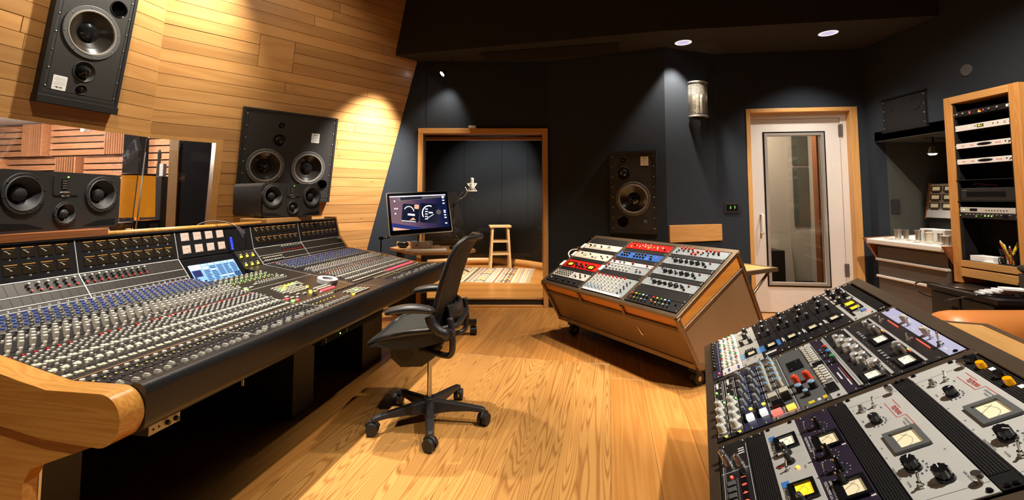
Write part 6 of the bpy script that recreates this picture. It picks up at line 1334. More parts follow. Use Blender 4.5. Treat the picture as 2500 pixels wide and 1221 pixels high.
for g in (0, 0.21): f += [('b', 0.075 + g * 1.1, 0.022, 0.012, 0.016, 0.006, 'alu', 'rocker_switch')] + [('led', 0.10 + g * 1.05 + 0.008 * i, 0.034, 'led_red', 0.0013) for i in range(11)] + [('tg', 0.09 + g * 1.05, 0.014)]
unit(TR2, 1, 14, 1, 'limiter', 'black strip with two red lamp rows beside the lilac unit', 'rack unit', 'black_panel', f, G2)
f = [('k', 0.165, 0.022, knob(0.011, 0.024, 'bone', 'bone')), ('k', 0.315, 0.022, knob(0.011, 0.024, 'bone', 'bone')), ('b', 0.115, 0.028, 0.014, 0.010, 0.003, 'red_cap', 'lamp_square'), ('b', 0.262, 0.028, 0.014, 0.010, 0.003, 'red_cap', 'lamp_square'), ('b', 0.142, 0.028, 0.014, 0.010, 0.008, 'orange_cap', 'push_button'), ('b', 0.292, 0.028, 0.014, 0.010, 0.008, 'orange_cap', 'push_button'), ('tg', 0.20, 0.018), ('tg', 0.35, 0.018), ('tg', 0.415, 0.014, 0.034, 1.5), ('dots', [(0.09, 0.012, 0.03, 0.002), (0.24, 0.012, 0.03, 0.002), (0.37, 0.034, 0.04, 0.0015), (0.44, 0.012, 0.02, 0.003)], 'ink_white')]
unit(TR2, 1, 15, 1, 'preamplifier', 'lilac-blue strip with toggle switches at the top of the middle bay', 'rack unit', 'lilac_panel', f, G2, screws='b')
# --- rack 2, bay 2 (near)
f = [('k', 0.075, 0.018, knob(0.010, 0.026, 'alu', 'alu', 0.012)), ('k', 0.105, 0.026, knob(0.010, 0.026, 'alu', 'alu', 0.012)), ('k', 0.125, 0.060, knob(0.010, 0.026, 'alu', 'alu', 0.012)), ('b', 0.085, 0.046, 0.028, 0.022, 0.001, 'alu', 'round_badge'), ('b', 0.25, 0.062, 0.20, 0.016, 0.001, 'black_gloss', 'display_window'), ('ln', 0.15, 0.004, 0.15, 0.085, 0.0010, 'ink_white'), ('ln', 0.03, 0.010, 0.47, 0.010, 0.0007, 'ink_white'), ('ln', 0.03, 0.084, 0.47, 0.084, 0.0007, 'ink_white'), ('led', 0.175, 0.032, 'led_red', 0.004)]
f += [('b', 0.205 + 0.026 * i, 0.030, 0.018, 0.022, 0.004, 'grey_panel', 'push_button') for i in range(8)] + [('t', 0.19 + 0.033 * i, 0.062, c, 0.018, 'led_red') for i, c in enumerate(('1', '0', '4', '0', '0', '-', '4'))] + [('dots', [(0.19 + 0.008 * i, 0.046, 0.004, 0.004) for i in range(24)], 'ink_grey'), ('dots', [(0.04 + 0.008 * i, 0.015, 0.005, 0.003) for i in range(40)], 'ink_grey')]
for i in range(3): f.append(('b', 0.05 + 0.012 * i, 0.068, 0.006, 0.018, 0.0008, 'ink_white', 'printed_block'))
unit(TR2, 2, 0, 2, 'effects_processor', 'black effects processor with red digits at the low edge of the near rack', 'rack unit', 'black_panel', f, G2)
unit(TR2, 2, 2, 1.2, 'vent_panel', 'black perforated strip beside the effects processor', 'rack unit', 'black_matt', [('mesh', 0.03, 0.455, 0.004, 0.049, 0.0054)], G2)
f = []
for g, face in ((0.0, 'meter_white'), (0.215, 'meter_yellow')):
    f += [('vu', 0.105 + g, 0.052, 0.066, 0.062, face, 'black_gloss'), ('k', 0.155 + g, 0.045, knob(0.0085, 0.028, 'black_plastic', 'alu', 0.0135)), ('k', 0.195 + g, 0.045, knob(0.0085, 0.028, 'black_plastic', 'alu', 0.0135)), ('tg', 0.150 + g, 0.016), ('led', 0.205 + g, 0.018, 'red_cap', 0.005), ('tg', 0.225 + g, 0.034), ('led', 0.228 + g, 0.058, 'led_orange', 0.005), ('b', 0.062 + g, 0.018, 0.022, 0.018, 0.001, 'sky_cap', 'blue_badge')]
    f += [('t', 0.10 + g, 0.012, 'COMPRESSOR', 0.008, 'ink'), ('t', 0.235 + g * 0.98, 0.075, 'INPUT', 0.005, 'ink_grey')]
unit(TR2, 2, 3.2, 2.1, 'compressor', 'silver twin compressor with a white and a yellow lit meter in the near rack', 'rack unit', 'silver_panel', f, G2, screws='b')
f = []
for g in (0, 0.20):
    f += [('vu', 0.162 + g, 0.056, 0.068, 0.066, 'meter_cream', 'black_gloss'), ('k', 0.085 + g, 0.052, knob(0.0085, 0.026, 'black_plastic', 'chrome', 0.0125)), ('k', 0.222 + g * 0.55, 0.044, knob(0.0085, 0.026, 'black_plastic', 'chrome', 0.0125)), dial(0.085 + g, 0.052, 0.021, 'ink_white'), dial(0.222 + g * 0.55, 0.044, 0.021, 'ink_white'), ('tg', 0.085 + g, 0.018), ('tg', 0.22 + g, 0.012), ('b', 0.195 + g, 0.084, 0.012, 0.010, 0.001, 'ink_white', 'maker_badge')]
    f += [('t', 0.15 + g, 0.008, 'TELETRONIX LA-3A', 0.0085, 'ink_white'), ('t', 0.15 + g, 0.018, 'LEVELING AMPLIFIER', 0.0075, 'ink_white')]
unit(TR2, 2, 5.3, 2.1, 'compressor', 'black twin compressor with cream meters and white lettering in the near rack', 'rack unit', 'plum_panel', f, G2)
unit(TR2, 2, 7.4, 1.0, 'vent_panel', 'black perforated strip between the black twin compressor and a silver amplifier', 'rack unit', 'black_matt', [('mesh', 0.03, 0.455, 0.004, 0.040, 0.0054)], G2)
def opto():
    f = [('vu', 0.262, 0.066, 0.082, 0.074, 'meter_cream', 'grey_panel'), ('k', 0.155, 0.040, fluted(0.0125, 0.018)), ('k', 0.357, 0.040, fluted(0.0150, 0.020)), ('k', 0.412, 0.075, fluted(0.0155, 0.020)), ('tg', 0.085, 0.060, 0.022, 1.1), ('tg', 0.415, 0.030, 0.025, 1.15), ('k', 0.085, 0.030, cached('nut', lambda: MB().cyl((0, 0, 0), (0, 0, 0.005), 0.010, None, 6).cyl((0, 0, 0.005), (0, 0, 0.014), 0.0065, 0.005, 10).mesh('knob', ['nickel'])))]
    f += [('k', x, y, cached('thumb', lambda: MB().cyl((0, 0, 0), (0, 0, 0.010), 0.0045, None, 10).cyl((0, 0, 0.010), (0, 0, 0.016), 0.0095, 0.0085, 16).mesh('thumb_screw', ['nickel']))) for x, y in ((0.052, 0.115), (0.447, 0.118))]
    f += [('t', 0.135, 0.094, 'TELETRONIX', 0.0150, 'ink_red', 0.52), ('t', 0.205, 0.096, 'LEVELING AMPLIFIER', 0.0062, 'ink_grey'), ('t', 0.205, 0.088, 'MODEL LA-2A', 0.005, 'ink_grey'), ('ln', 0.085, 0.083, 0.165, 0.083, 0.0007, 'ink_red'), ('ln', 0.165, 0.083, 0.165, 0.104, 0.0007, 'ink_red'), ('ln', 0.165, 0.104, 0.245, 0.104, 0.0007, 'ink_red'), ('ln', 0.08, 0.105, 0.13, 0.105, 0.0007, 'ink_red')]
    for kx, ky, r in ((0.155, 0.040, 0.021), (0.357, 0.040, 0.025)):
        for i in range(11):
            a = math.radians(215 - 250 * i / 10); f.append(('t', kx + r * math.cos(a), ky + r * math.sin(a), str(i * 10), 0.0052, 'ink'))
    f += [('t', 0.36, 0.006, 'PEAK REDUCTION', 0.005, 'ink_grey'), ('t', 0.43, 0.108, 'GAIN REDUCTION', 0.005, 'ink_grey'), ('t', 0.40, 0.014, 'POWER', 0.005, 'ink_grey'), ('t', 0.10, 0.070, 'ON', 0.005, 'ink'), ('t', 0.135, 0.014, 'GAIN', 0.005, 'ink_grey'), ('hole', [(0.262, 0.012), (0.33, 0.112), (0.07, 0.010), (0.20, 0.008), (0.30, 0.008)], 0.0022, 'ink_grey'), ('ln', 0.02, 0.002, 0.465, 0.002, 0.0012, 'chrome'), ('ln', 0.047, 0.004, 0.047, 0.13, 0.0005, 'ink_grey'), ('ln', 0.452, 0.004, 0.452, 0.13, 0.0005, 'ink_grey')]
    return f
unit(TR2, 2, 8.4, 2.95, 'tube_amplifier', 'silver leveling amplifier with red lettering, beside the black twin compressor', 'rack unit', 'silver_panel', opto(), G2, screws='b')
unit(TR2, 2, 11.35, 0.95, 'vent_panel', 'black perforated strip between the two silver leveling amplifiers', 'rack unit', 'black_matt', [('mesh', 0.045, 0.44, 0.004, 0.038, 0.0054)], G2, screws='b')
unit(TR2, 2, 12.3, 2.7, 'tube_amplifier', 'silver leveling amplifier with red lettering, next to the amber knobs', 'rack unit', 'silver_panel', opto(), G2, screws='b')
f = [('mesh', 0.02, 0.46, 0.002, 0.042, 0.0056)]
for g in (0, 0.105): f += [('k', 0.085 + g, 0.022, cached('amber', lambda: MB().cyl((0, 0, 0), (0, 0, 0.014), 0.0095, 0.0088, 14).cyl((0, 0, 0.014), (0, 0, 0.0152), 0.0088, 0.0078, 14).mesh('knob', ['amber_knob']))), ('k', 0.045 + g, 0.024, cached('blackcap', lambda: MB().cyl((0, 0, 0), (0, 0, 0.012), 0.0125, 0.0105, 8).mesh('knob', ['black_gloss']))), ('b', 0.108 + g, 0.030, 0.014, 0.012, 0.002, 'paper', 'paper_tag')]
unit(TR2, 2, 15, 1, 'power_supply', 'black perforated strip with amber knobs at the top of the nearest bay', 'rack unit', 'black_matt', f, G2, screws='b')
# ------------------------------------------------------------------ right wall: tall rack on a black cabinet
lc = thing('low_cabinet', 'low black cabinet under the tall wooden rack', 'cabinet', (0, 0, 0))
part(MB().prism([(3.95, 3.14), (3.95, 3.83), (3.45, 3.83), (3.36, 3.23)][::-1], 0.03, 0.57), 'cabinet_body', ['desk_black'], lc)
part(MB().prism([(3.96, 3.12), (3.96, 3.85), (3.43, 3.85), (3.34, 3.21)][::-1], 0.57, 0.60), 'cabinet_top', ['desk_black'], lc, bevel=0.002)
d = Vector((3.36 - 3.45, 3.23 - 3.83, 0)).normalized()
Tc = mat_xyz((3.45, 3.83, 0), d, (0, 0, 1))
for i in range(2):
    dr = part(MB().box((0.015 + 0.30 * i, 0.05, 0.0), (0.295 + 0.30 * i, 0.55, 0.014)), 'cabinet_door', ['desk_black'], lc, mat=Tc, bevel=0.002); part(MB().box((0.23 if i == 0 else 0.32, 0.44, 0.014), (0.28 if i == 0 else 0.37, 0.47, 0.020)), 'pull', ['black_gloss'], dr)
TK = mat_xyz((3.75, 3.944, 0), (0, -1, 0), (0, 0, 1))
tr = thing('tall_rack', 'tall orange wood rack with black interior standing on the black cabinet', 'equipment rack', mat=TK)
def tb(name, lo, hi, m='trim_wood', bv=0.003): return part(MB().box(lo, hi), name, [m], tr, bevel=bv)
tb('post', (0, 0.60, -0.20), (0.066, 2.165, 0), 'trim_wood_y'); tb('post', (0.520, 0.60, -0.20), (0.588, 2.165, 0), 'trim_wood_y'); tb('liner', (0.066, 0.79, -0.195), (0.068, 2.105, -0.032), 'black_matt', 0); tb('liner', (0.518, 0.79, -0.195), (0.520, 2.105, -0.032), 'black_matt', 0); tb('top_rail', (0.068, 2.105, -0.20), (0.518, 2.165, 0)); tb('rail', (0.068, 0.735, -0.20), (0.518, 0.79, 0)); tb('rail', (0.068, 0.655, -0.20), (0.518, 0.725, 0))
tb('inner_back', (0.0, 0.735, -0.21), (0.588, 2.165, -0.20), 'black_matt', 0)
for z in (0.792, 1.28, 1.455): tb('shelf', (0.068, z - 0.004, -0.19), (0.518, z, -0.005), 'black_satin', 0)
for x in (0.07, 0.505): tb('rack_strip', (x, 0.80, -0.03), (x + 0.011, 2.10, -0.012), 'black_satin', 0)
for z in (0.62, 0.70): part(MB().cyl((-0.02, z, -0.03), (0.0, z, -0.03), 0.008), 'hinge_pin', ['black_satin'], tr)
def runit(name, label, z0, nu, panel, feats, x0=0.070, w=0.445):
    o = thing(name, label, 'rack unit', mat=TK @ Matrix.Translation((x0, z0, -0.016)), group='units in the tall wooden rack'); h = nu * 0.0445
    part(MB().box((0, 0.001, 0), (w, h - 0.001, 0.004)), 'faceplate', [panel], o, bevel=0.0008, seg=1); part(MB().box((0.01, 0.002, -0.16), (w - 0.01, h - 0.002, 0)), 'chassis', ['black_satin'], o)
    for x in (0.007, w - 0.007): put(screw(), 'screw', o, loc=(x, h / 2, 0.004))
    for F in feats: feat(o, F, 0.004)
runit('rack_unit', 'black rack unit with red display lamps at the top of the tall wooden rack', 1.985, 1, 'black_panel', [('k', 0.04, 0.02, kS(0.010, 0.014)), ('k', 0.09, 0.022, kS(0.010, 0.014)), ('k', 0.30, 0.022, kS(0.010, 0.014)), ('k', 0.36, 0.024, kS(0.011, 0.014)), ('b', 0.14, 0.022, 0.010, 0.016, 0.001, 'led_red', 'display_digit'), ('b', 0.215, 0.026, 0.010, 0.010, 0.001, 'led_red', 'display_digit'), ('b', 0.22, 0.016, 0.024, 0.008, 0.001, 'led_orange', 'display_digit'), ('b', 0.25, 0.024, 0.008, 0.008, 0.001, 'led_red', 'display_digit'), ('b', 0.43, 0.024, 0.022, 0.020, 0.002, 'paper', 'paper_tag')])
runit('clock_unit', 'silver rack unit with yellow digits in the tall wooden rack', 1.862, 1.1, 'white_panel', [('b', 0.21, 0.026, 0.052, 0.024, 0.001, 'black_gloss', 'display_window'), ('t', 0.21, 0.026, '44.1', 0.024, 'led_yellow'), ('led', 0.12, 0.028, 'led_green', 0.004), ('led', 0.17, 0.028, 'ink', 0.004), ('led', 0.31, 0.028, 'ink', 0.004), ('led', 0.345, 0.028, 'ink', 0.004), ('t', 0.395, 0.026, 'α', 0.03, 'ink_grey')], 0.078, 0.437)
def conv(): return [('k', 0.24, 0.024, cached('oval', lambda: MB().cyl((0, 0, 0), (0, 0, 0.0015), 1.0, None, 32).mesh('display_window', ['black_gloss'])), 0)] + [('led', x, 0.024, 'orange_cap', 0.0035) for x in (0.06, 0.075, 0.135, 0.15, 0.33, 0.345, 0.36)] + [('led', 0.40, 0.026, 'ink', 0.005), ('k', 0.428, 0.024, kS(0.006, 0.008))]
for z, lb in ((1.715, 'silver converter with a black oval window, upper of two in the tall rack'), (1.583, 'silver converter with a black oval window, lower of two in the tall rack')):
    runit('converter', lb, z, 1, 'white_panel', conv())
for o in bpy.data.objects:
    if o.data and o.data.name.startswith('display_window') and o.name.startswith('knob'): o.name = 'display_window'; o.scale = (0.058, 0.011, 1)
vc = thing('video_recorder', 'black box with a dark front window on the shelf of the tall rack', 'player', mat=TK @ Matrix.Translation((0.09, 1.281, -0.17)))
part(MB().box((0, 0, 0), (0.41, 0.105, 0.155)), 'case', ['black_satin'], vc, bevel=0.003); part(MB().box((0.05, 0.035, 0.155), (0.35, 0.075, 0.157)), 'window', ['black_gloss'], vc); part(MB().box((0.02, 0.085, 0.155), (0.05, 0.089, 0.157)), 'name_strip', ['ink_grey'], vc)
sb = part(MB().box((0.20, 1.387, -0.14), (0.29, 1.405, -0.04)), 'small_box', ['black_gloss'], mat=TK, bevel=0.002); tag(sb, 'small black box lying on the black video recorder', 'box')
pc = part(MB().tube([TK @ Vector(p) for p in spline([(0.13, 1.395, -0.09), (0.17, 1.42, -0.06), (0.24, 1.415, -0.08), (0.20, 1.40, -0.05), (0.28, 1.412, -0.06), (0.33, 1.40, -0.08)], 6)], 0.004, 6), 'purple_cable', ['purple_cable']); tag(pc, 'purple cable coiled above the black video recorder', 'cable')
runit('patch_unit', 'silver rack unit with a row of black sockets in the tall rack', 1.185, 1, 'silver_panel', [('b', 0.12, 0.024, 0.06, 0.022, 0.001, 'black_gloss', 'display_window'), ('led', 0.04, 0.024, 'led_green', 0.004)] + [('led', 0.22 + 0.022 * i, 0.022, 'ink', 0.004) for i in range(8)])
runit('patch_unit', 'black rack unit with green lamps below the silver socket unit', 1.138, 1, 'black_panel', [('led', 0.14, 0.02, 'led_green', 0.003), ('led', 0.21, 0.024, 'led_green', 0.004), ('led', 0.235, 0.024, 'led_green', 0.004), ('led', 0.26, 0.024, 'led_green', 0.004), ('b', 0.36, 0.024, 0.04, 0.024, 0.002, 'black_gloss', 'socket_field'), ('dots', [(0.06 + 0.03 * i, 0.034, 0.014, 0.003) for i in range(12)], 'ink_white')])
cu = thing('pencil_cup', 'black wire mesh cup of yellow pencils at the bottom of the tall rack', 'cup', mat=TK @ Matrix.Translation((0.385, 0.794, -0.075)) @ Matrix.Rotation(-PI / 2, 4, 'X'))
mb = MB(); mb.lathe([(0.045, 0), (0.058, 0.11), (0.060, 0.112), (0.058, 0.110)], 20)
bars = MB()
for i in range(20): a = 2 * PI * i / 20; bars.tube([(0.045 * math.cos(a), 0.045 * math.sin(a), 0), (0.058 * math.cos(a), 0.058 * math.sin(a), 0.112)], 0.0014, 4)
for z in (0.0, 0.02, 0.04, 0.06, 0.08, 0.10, 0.112): bars.tube([((0.045 + 0.013 * z / 0.112) * math.cos(2 * PI * i / 20), (0.045 + 0.013 * z / 0.112) * math.sin(2 * PI * i / 20), z) for i in range(20)], 0.0018, 4, closed=True)
part(bars, 'wire_basket', ['black_satin'], cu)
random.seed(9)
for i in range(10):
    a = random.uniform(0, 2 * PI); m = random.choice(('yellow_cap', 'yellow_cap', 'paper', 'bone', 'orange_cap')); k = random.uniform(0.13, 0.175)
    o = part(MB().cyl((0.02 * math.cos(a + 2), 0.02 * math.sin(a + 2), 0.004), (0.05 * math.cos(a), 0.05 * math.sin(a), k), 0.006, None, 6).cyl((0.05 * math.cos(a), 0.05 * math.sin(a), k), (0.053 * math.cos(a), 0.053 * math.sin(a), k + 0.015), 0.006, 0.001, 6, 1), 'pencil', [m, 'bone'], mat=cu.matrix_world)
    tag(o, {'yellow_cap': 'yellow', 'paper': 'white', 'bone': 'cream', 'orange_cap': 'orange'}[m] + ' pencil standing in the black wire mesh cup', 'pencil', 'pencils in the wire mesh cup')
pp = part(MB().box((0.12, 0.793, -0.14), (0.30, 0.836, -0.03)), 'paper_stack', ['paper'], mat=TK); tag(pp, 'stack of white paper slips on the bottom shelf of the tall rack', 'paper')
pp = part(MB().box((0.24, 0.793, -0.03), (0.34, 0.800, -0.008)), 'paper_stack', ['paper'], mat=TK); tag(pp, 'thin white paper pad beside the pencil cup', 'paper')
ph = thing('desk_phone', 'dark desk phone on the black cabinet at the right edge', 'phone', (3.70, 3.24, 0.60), (0, 0, -0.5))
part(MB().prism([(-0.09, 0.0), (0.09, 0.0), (0.09, 0.03), (-0.05, 0.16), (-0.09, 0.16)], -0.09, 0.09, T=Matrix(((1, 0, 0, 0), (0, 0, -1, 0), (0, 1, 0, 0), (0, 0, 0, 1)))), 'phone_body', ['black_plastic'], ph, bevel=0.008)
part(MB().tube(spline([(-0.04, 0.11, 0.17), (-0.07, 0.10, 0.20), (-0.07, -0.10, 0.20), (-0.04, -0.11, 0.17)], 4), 0.022, 8), 'handset', ['black_satin'], ph)
random.seed(4)
for i in range(5):
    o = part(MB().box((-0.07, -0.05, 0), (0.07, 0.05, 0.012)), 'note_pad', ['paper'], loc=(3.50 + 0.02 * i, 3.42 - 0.025 * i, 0.6005 + 0.0122 * i), rot=(0, 0, random.uniform(-0.6, 0.6))); tag(o, 'loose white note pad stacked beside the desk phone', 'paper', 'note pads beside the desk phone')
lp = part(MB().tube(spline([(3.62, 3.36, 0.607), (3.44, 3.48, 0.61), (3.36, 3.75, 0.625), (3.33, 3.84, 0.60), (3.28, 3.74, 0.545), (3.30, 3.55, 0.53), (3.37, 3.38, 0.60), (3.50, 3.28, 0.607), (3.75, 3.22, 0.607)], 8), 0.006, 8), 'black_cable', ['black_gloss']); tag(lp, 'black cable looping over the edge of the low cabinet', 'cable')
# ------------------------------------------------------------------ tape machine in the niche
tm = thing('tape_machine', 'grey multitrack tape machine with a white deck standing in the wall niche', 'tape machine', (0, 0, 0))
part(MB().box((3.80, 4.01, 0.03), (4.45, 4.80, 0.82)), 'body', ['machine_grey'], tm, bevel=0.006)
for z0, z1 in ((0.05, 0.495), (0.525, 0.665), (0.695, 0.81)):
    part(MB().box((3.780, 4.02, z0), (3.80, 4.79, z1)), 'front_panel', ['machine_grey'], tm, bevel=0.004)
for z in (0.51, 0.68): part(MB().box((3.755, 4.015, z - 0.012), (3.80, 4.795, z + 0.012)), 'rail', ['door_white'], tm, bevel=0.006)
part(MB().prism([(3.71, 0.835), (4.46, 0.895), (4.46, 0.935), (3.71, 0.885)], -4.84, -3.98, T=Matrix(((1, 0, 0, 0), (0, 0, -1, 0), (0, 1, 0, 0), (0, 0, 0, 1)))), 'deck', ['machine_white'], tm, bevel=0.010, seg=3)
for y in (3.965, 4.855): part(MB().prism([(3.69, 0.89), (4.46, 0.935), (4.46, 0.68), (3.82, 0.68)], -y - 0.018, -y + 0.018, T=Matrix(((1, 0, 0, 0), (0, 0, -1, 0), (0, 1, 0, 0), (0, 0, 0, 1)))), 'cheek', ['red_wood'], tm, bevel=0.006)
random.seed(8)
def dk_z(x): return 0.887 + (x - 3.57) / 0.85 * 0.05
for x, y, r, h, m in ((3.72, 4.45, 0.028, 0.09, 'alu'), (3.74, 4.38, 0.022, 0.09, 'nickel'), (3.70, 4.20, 0.022, 0.10, 'alu'), (3.76, 4.15, 0.030, 0.10, 'nickel'), (3.70, 4.08, 0.026, 0.09, 'bone'), (3.72, 4.00, 0.018, 0.085, 'alu'), (3.68, 3.90, 0.038, 0.07, 'alu'), (3.68, 3.84, 0.016, 0.075, 'nickel'), (3.80, 4.28, 0.03, 0.08, 'alu')):
    x += 0.14; y += 0.17
    part(MB().cyl((x, y, dk_z(x) - 0.01), (x, y, dk_z(x) + h * 0.85), r, None, 18).cyl((x, y, dk_z(x) + h * 0.85), (x, y, dk_z(x) + h), r * 1.15, None, 18), 'tape_roller', [m], tm)
part(MB().box((3.90, 4.16, dk_z(3.9) - 0.01), (4.02, 4.42, dk_z(3.9) + 0.11)), 'head_block', ['machine_white'], tm, bevel=0.006)
part(MB().cyl((4.15, 4.20, 0.92), (4.15, 4.20, 1.03), 0.035, None, 16).cyl((4.15, 4.20, 1.03), (4.15, 4.20, 1.06), 0.10, 0.11, 24), 'reel_hub', ['machine_white'], tm); part(MB().cyl((4.2, 4.60, 0.92), (4.2, 4.60, 0.955), 0.13, None, 28), 'reel_table', ['alu'], tm)
for i in range(14): part(MB().box((3.76, 4.68 - 0.045 * i, dk_z(3.77)), (3.79, 4.655 - 0.045 * i, dk_z(3.77) + 0.014)), 'button', [('bone', 'machine_white', 'white_knob')[i % 3]], tm)
Tm = mat_xyz((4.44, 4.93, 1.10), (0, -1, 0), (0.16, 0, 0.987))
mp = thing('meter_panel', 'cream meter panel with nine lit meters behind the tape machine', 'meter panel', mat=Tm)
part(MB().box((0, 0, -0.07), (0.46, 0.36, 0)), 'panel', ['cream_panel'], mp, bevel=0.005); part(MB().box((-0.02, -0.01, -0.075), (0, 0.37, 0.006)), 'cheek', ['red_wood'], mp); part(MB().box((0, 0, 0), (0.46, 0.075, 0.01)), 'ledge', ['silver_panel'], mp)
for r in range(3):
    for c in range(3): put(meter_mesh(0.12, 0.062, 'meter_cream', 'machine_grey'), 'meter', mp, loc=(0.075 + c * 0.14, 0.125 + r * 0.09, 0.0)); part(MB().box((0.03 + c * 0.14, 0.082 + r * 0.09, 0), (0.12 + c * 0.14, 0.092 + r * 0.09, 0.001)), 'name_strip', ['ink'], mp)
part(MB().box((4.46, 4.45, 0.90), (4.52, 4.93, 1.11)), 'panel_stand', ['black_satin'], mp, mat=Tm.inverted())
nl = thing('niche_lamp', 'small black spot lamp under the niche ceiling above the tape machine', 'lamp', (4.2, 4.55, 1.915))
part(MB().tube([(0, 0, 0), (0, 0, -0.06), (-0.02, -0.01, -0.10)], 0.008, 8).tube([(-0.06, 0.04, -0.01), (0.1, -0.06, -0.02)], 0.006, 6), 'bracket', ['black_gloss'], nl); part(MB().cyl((-0.02, -0.01, -0.10), (-0.02, -0.01, -0.17), 0.02, 0.042, 16, caps=(1, 0)), 'lamp_head', ['nickel'], nl); part(MB().cyl((-0.02, -0.01, -0.165), (-0.02, -0.01, -0.182), 0.038, 0.026, 16), 'bulb_face', ['lamp_face'], nl)
l = spot('lamp_beam', (4.18, 4.54, 1.735), (4.05, 4.35, 0.95), 70, 110, 0.9, SOFTW, 0.03)
sw = part(MB().box((4.11, 4.975, 1.14), (4.20, 4.99, 1.29)).box((4.135, 4.97, 1.18), (4.175, 4.975, 1.25)), 'light_switch', ['black_satin'], bevel=0.004); tag(sw, 'black light switch on the side wall of the niche', 'switch')
# ------------------------------------------------------------------ wall fittings
hp = thing('wall_hatch', 'dark screwed panel with two round covers on the right wall above the niche', 'panel', mat=mat_xyz((3.968, 4.838, 2.008), (0, -1, 0), (0, 0, 1)))
part(MB().box((0, 0, 0), (0.50, 0.33, 0.018)), 'plate', ['ceiling_black'], hp, bevel=0.002); part(MB().box((-0.015, -0.02, -0.002), (0.515, 0.0, 0.03)), 'trim', ['black_matt'], hp); part(MB().box((-0.015, 0.33, -0.002), (0.515, 0.345, 0.03)), 'trim', ['black_matt'], hp)
for x in (0.012, 0.488):
    for y in (0.03, 0.12, 0.21, 0.30): put(screw(), 'screw', hp, loc=(x, y, 0.018))
for x, y, r in ((0.10, 0.23, 0.035), (0.39, 0.23, 0.07)): part(MB().lathe([(r, 0.018), (r * 0.95, 0.022), (r * 0.6, 0.014), (0.001, 0.02)], 20), 'round_cover', ['ceiling_black'], hp, loc=(x, y, 0))
rd = part(MB().cyl((3.97, 3.94, 2.42), (3.962, 3.94, 2.42), 0.05, None, 28), 'wall_disc', ['frame_grey']); tag(rd, 'grey round cover disc on the dark wall above the tall rack', 'cover')
cd = Vector((S2[0] - S1[0], S2[1] - S1[1], 0)).normalized(); cn = Vector((cd.y, -cd.x, 0))
def cw(s, z, off=0.0): return Vector((S1[0], S1[1], z)) + cd * s + cn * off
sc_ = thing('wall_sconce', 'half-round metal mesh wall sconce with two candle bulbs', 'lamp', mat=mat_xyz(cw(0.43, 2.42, 0.0), cd, (0, 0, 1)))
mb = MB()
def hc(a, y, r=0.115): return (r * math.cos(a), y, 0.02 + r * 0.95 * math.sin(a))
for i in range(25): a = PI * i / 24; mb.tube([hc(a, -0.19), hc(a, 0.19)], 0.0022, 4)
for j in range(29): y = -0.19 + 0.38 * j / 28; mb.tube([hc(PI * i / 24, y) for i in range(25)], 0.0022, 4)
tag(part(mb, 'mesh_shade', ['mesh_metal'], sc_), kind='stuff')
for y in (-0.195, 0.195): part(MB().tube([hc(PI * i / 24, y, 0.119) for i in range(25)], 0.011, 6), 'band', ['alu'], sc_)
part(MB().box((-0.05, -0.17, 0.0), (0.05, 0.17, 0.012)), 'back_plate', ['machine_grey'], sc_)
for x in (-0.028, 0.028): part(MB().cyl((x, -0.15, 0.06), (x, 0.02, 0.06), 0.011, None, 10), 'candle_tube', ['bone'], sc_); part(MB().sphere((x, 0.045, 0.06), 0.011, 10, sc=(1, 2.2, 1)), 'bulb', ['candle'], sc_)
p = cw(0.43, 2.47, 0.065); point('sconce_glow', p, 0.8, WARM, 0.02)
bd = part(MB().box((0.012, 0.82, 0.0), (0.762, 1.008, 0.022)), 'wall_board', ['trim_wood'], mat=mat_xyz((S1[0], S1[1], 0), cd, (0, 0, 1)), bevel=0.003); tag(bd, 'plain orange wood board fixed to the fabric wall beside the door', 'board')
ws = thing('wall_controls', 'black wall switch plate with green lamps left of the door', 'switch', mat=TD @ Matrix.Translation((0.16, 1.20, 0)))
part(MB().prism(rrect(0.165, 0.125, 0.01, 3), 0, 0.012), 'plate', ['black_satin'], ws)
for x in (-0.045, 0.0, 0.045): part(MB().prism(rrect(0.038, 0.075, 0.004, 2, x, -0.005), 0.012, 0.016), 'switch_key', ['black_gloss'], ws)
for x, y in ((-0.018, -0.01), (-0.018, 0.005), (0.028, 0.01), (0.028, -0.006)): part(MB().cyl((x, y, 0.016), (x, y, 0.018), 0.004), 'indicator_lamp', ['led_green'], ws)
for i, (x, y, lb) in enumerate(((1.87, 4.908, 'recessed round ceiling light above the mesh sconce'), (3.256, 4.622, 'recessed round ceiling light in front of the white door'))):
    rl = thing('ceiling_light', lb, 'ceiling light', (x, y, SOF), group='recessed ceiling lights'); part(MB().lathe([(0.062, -0.001), (0.085, -0.004), (0.088, -0.002), (0.088, 0.0)], 28), 'trim_ring', ['lit_white'], rl); part(MB().lathe([(0.062, -0.001), (0.03, 0.0 - 0.0005), (0.001, -0.0004)], 24), 'diffuser', ['lamp_face_soft'], rl)
tl_ = thing('track_spot', 'small bright spot lamp on a rod at the left end of the soffit', 'lamp', (-0.72, 5.5, 3.0))
part(MB().tube([(0, 0, 0), (-0.03, 0, -0.09), (-0.09, -0.02, -0.17)], 0.006, 6), 'rod', ['black_satin'], tl_); part(MB().cyl((-0.08, -0.02, -0.15), (-0.125, -0.05, -0.20), 0.02, 0.035, 14, caps=(1, 0)), 'head', ['black_satin'], tl_); part(MB().cyl((-0.122, -0.048, -0.197), (-0.124, -0.049, -0.199), 0.032, None, 14), 'lamp_face', ['lamp_face'], tl_)
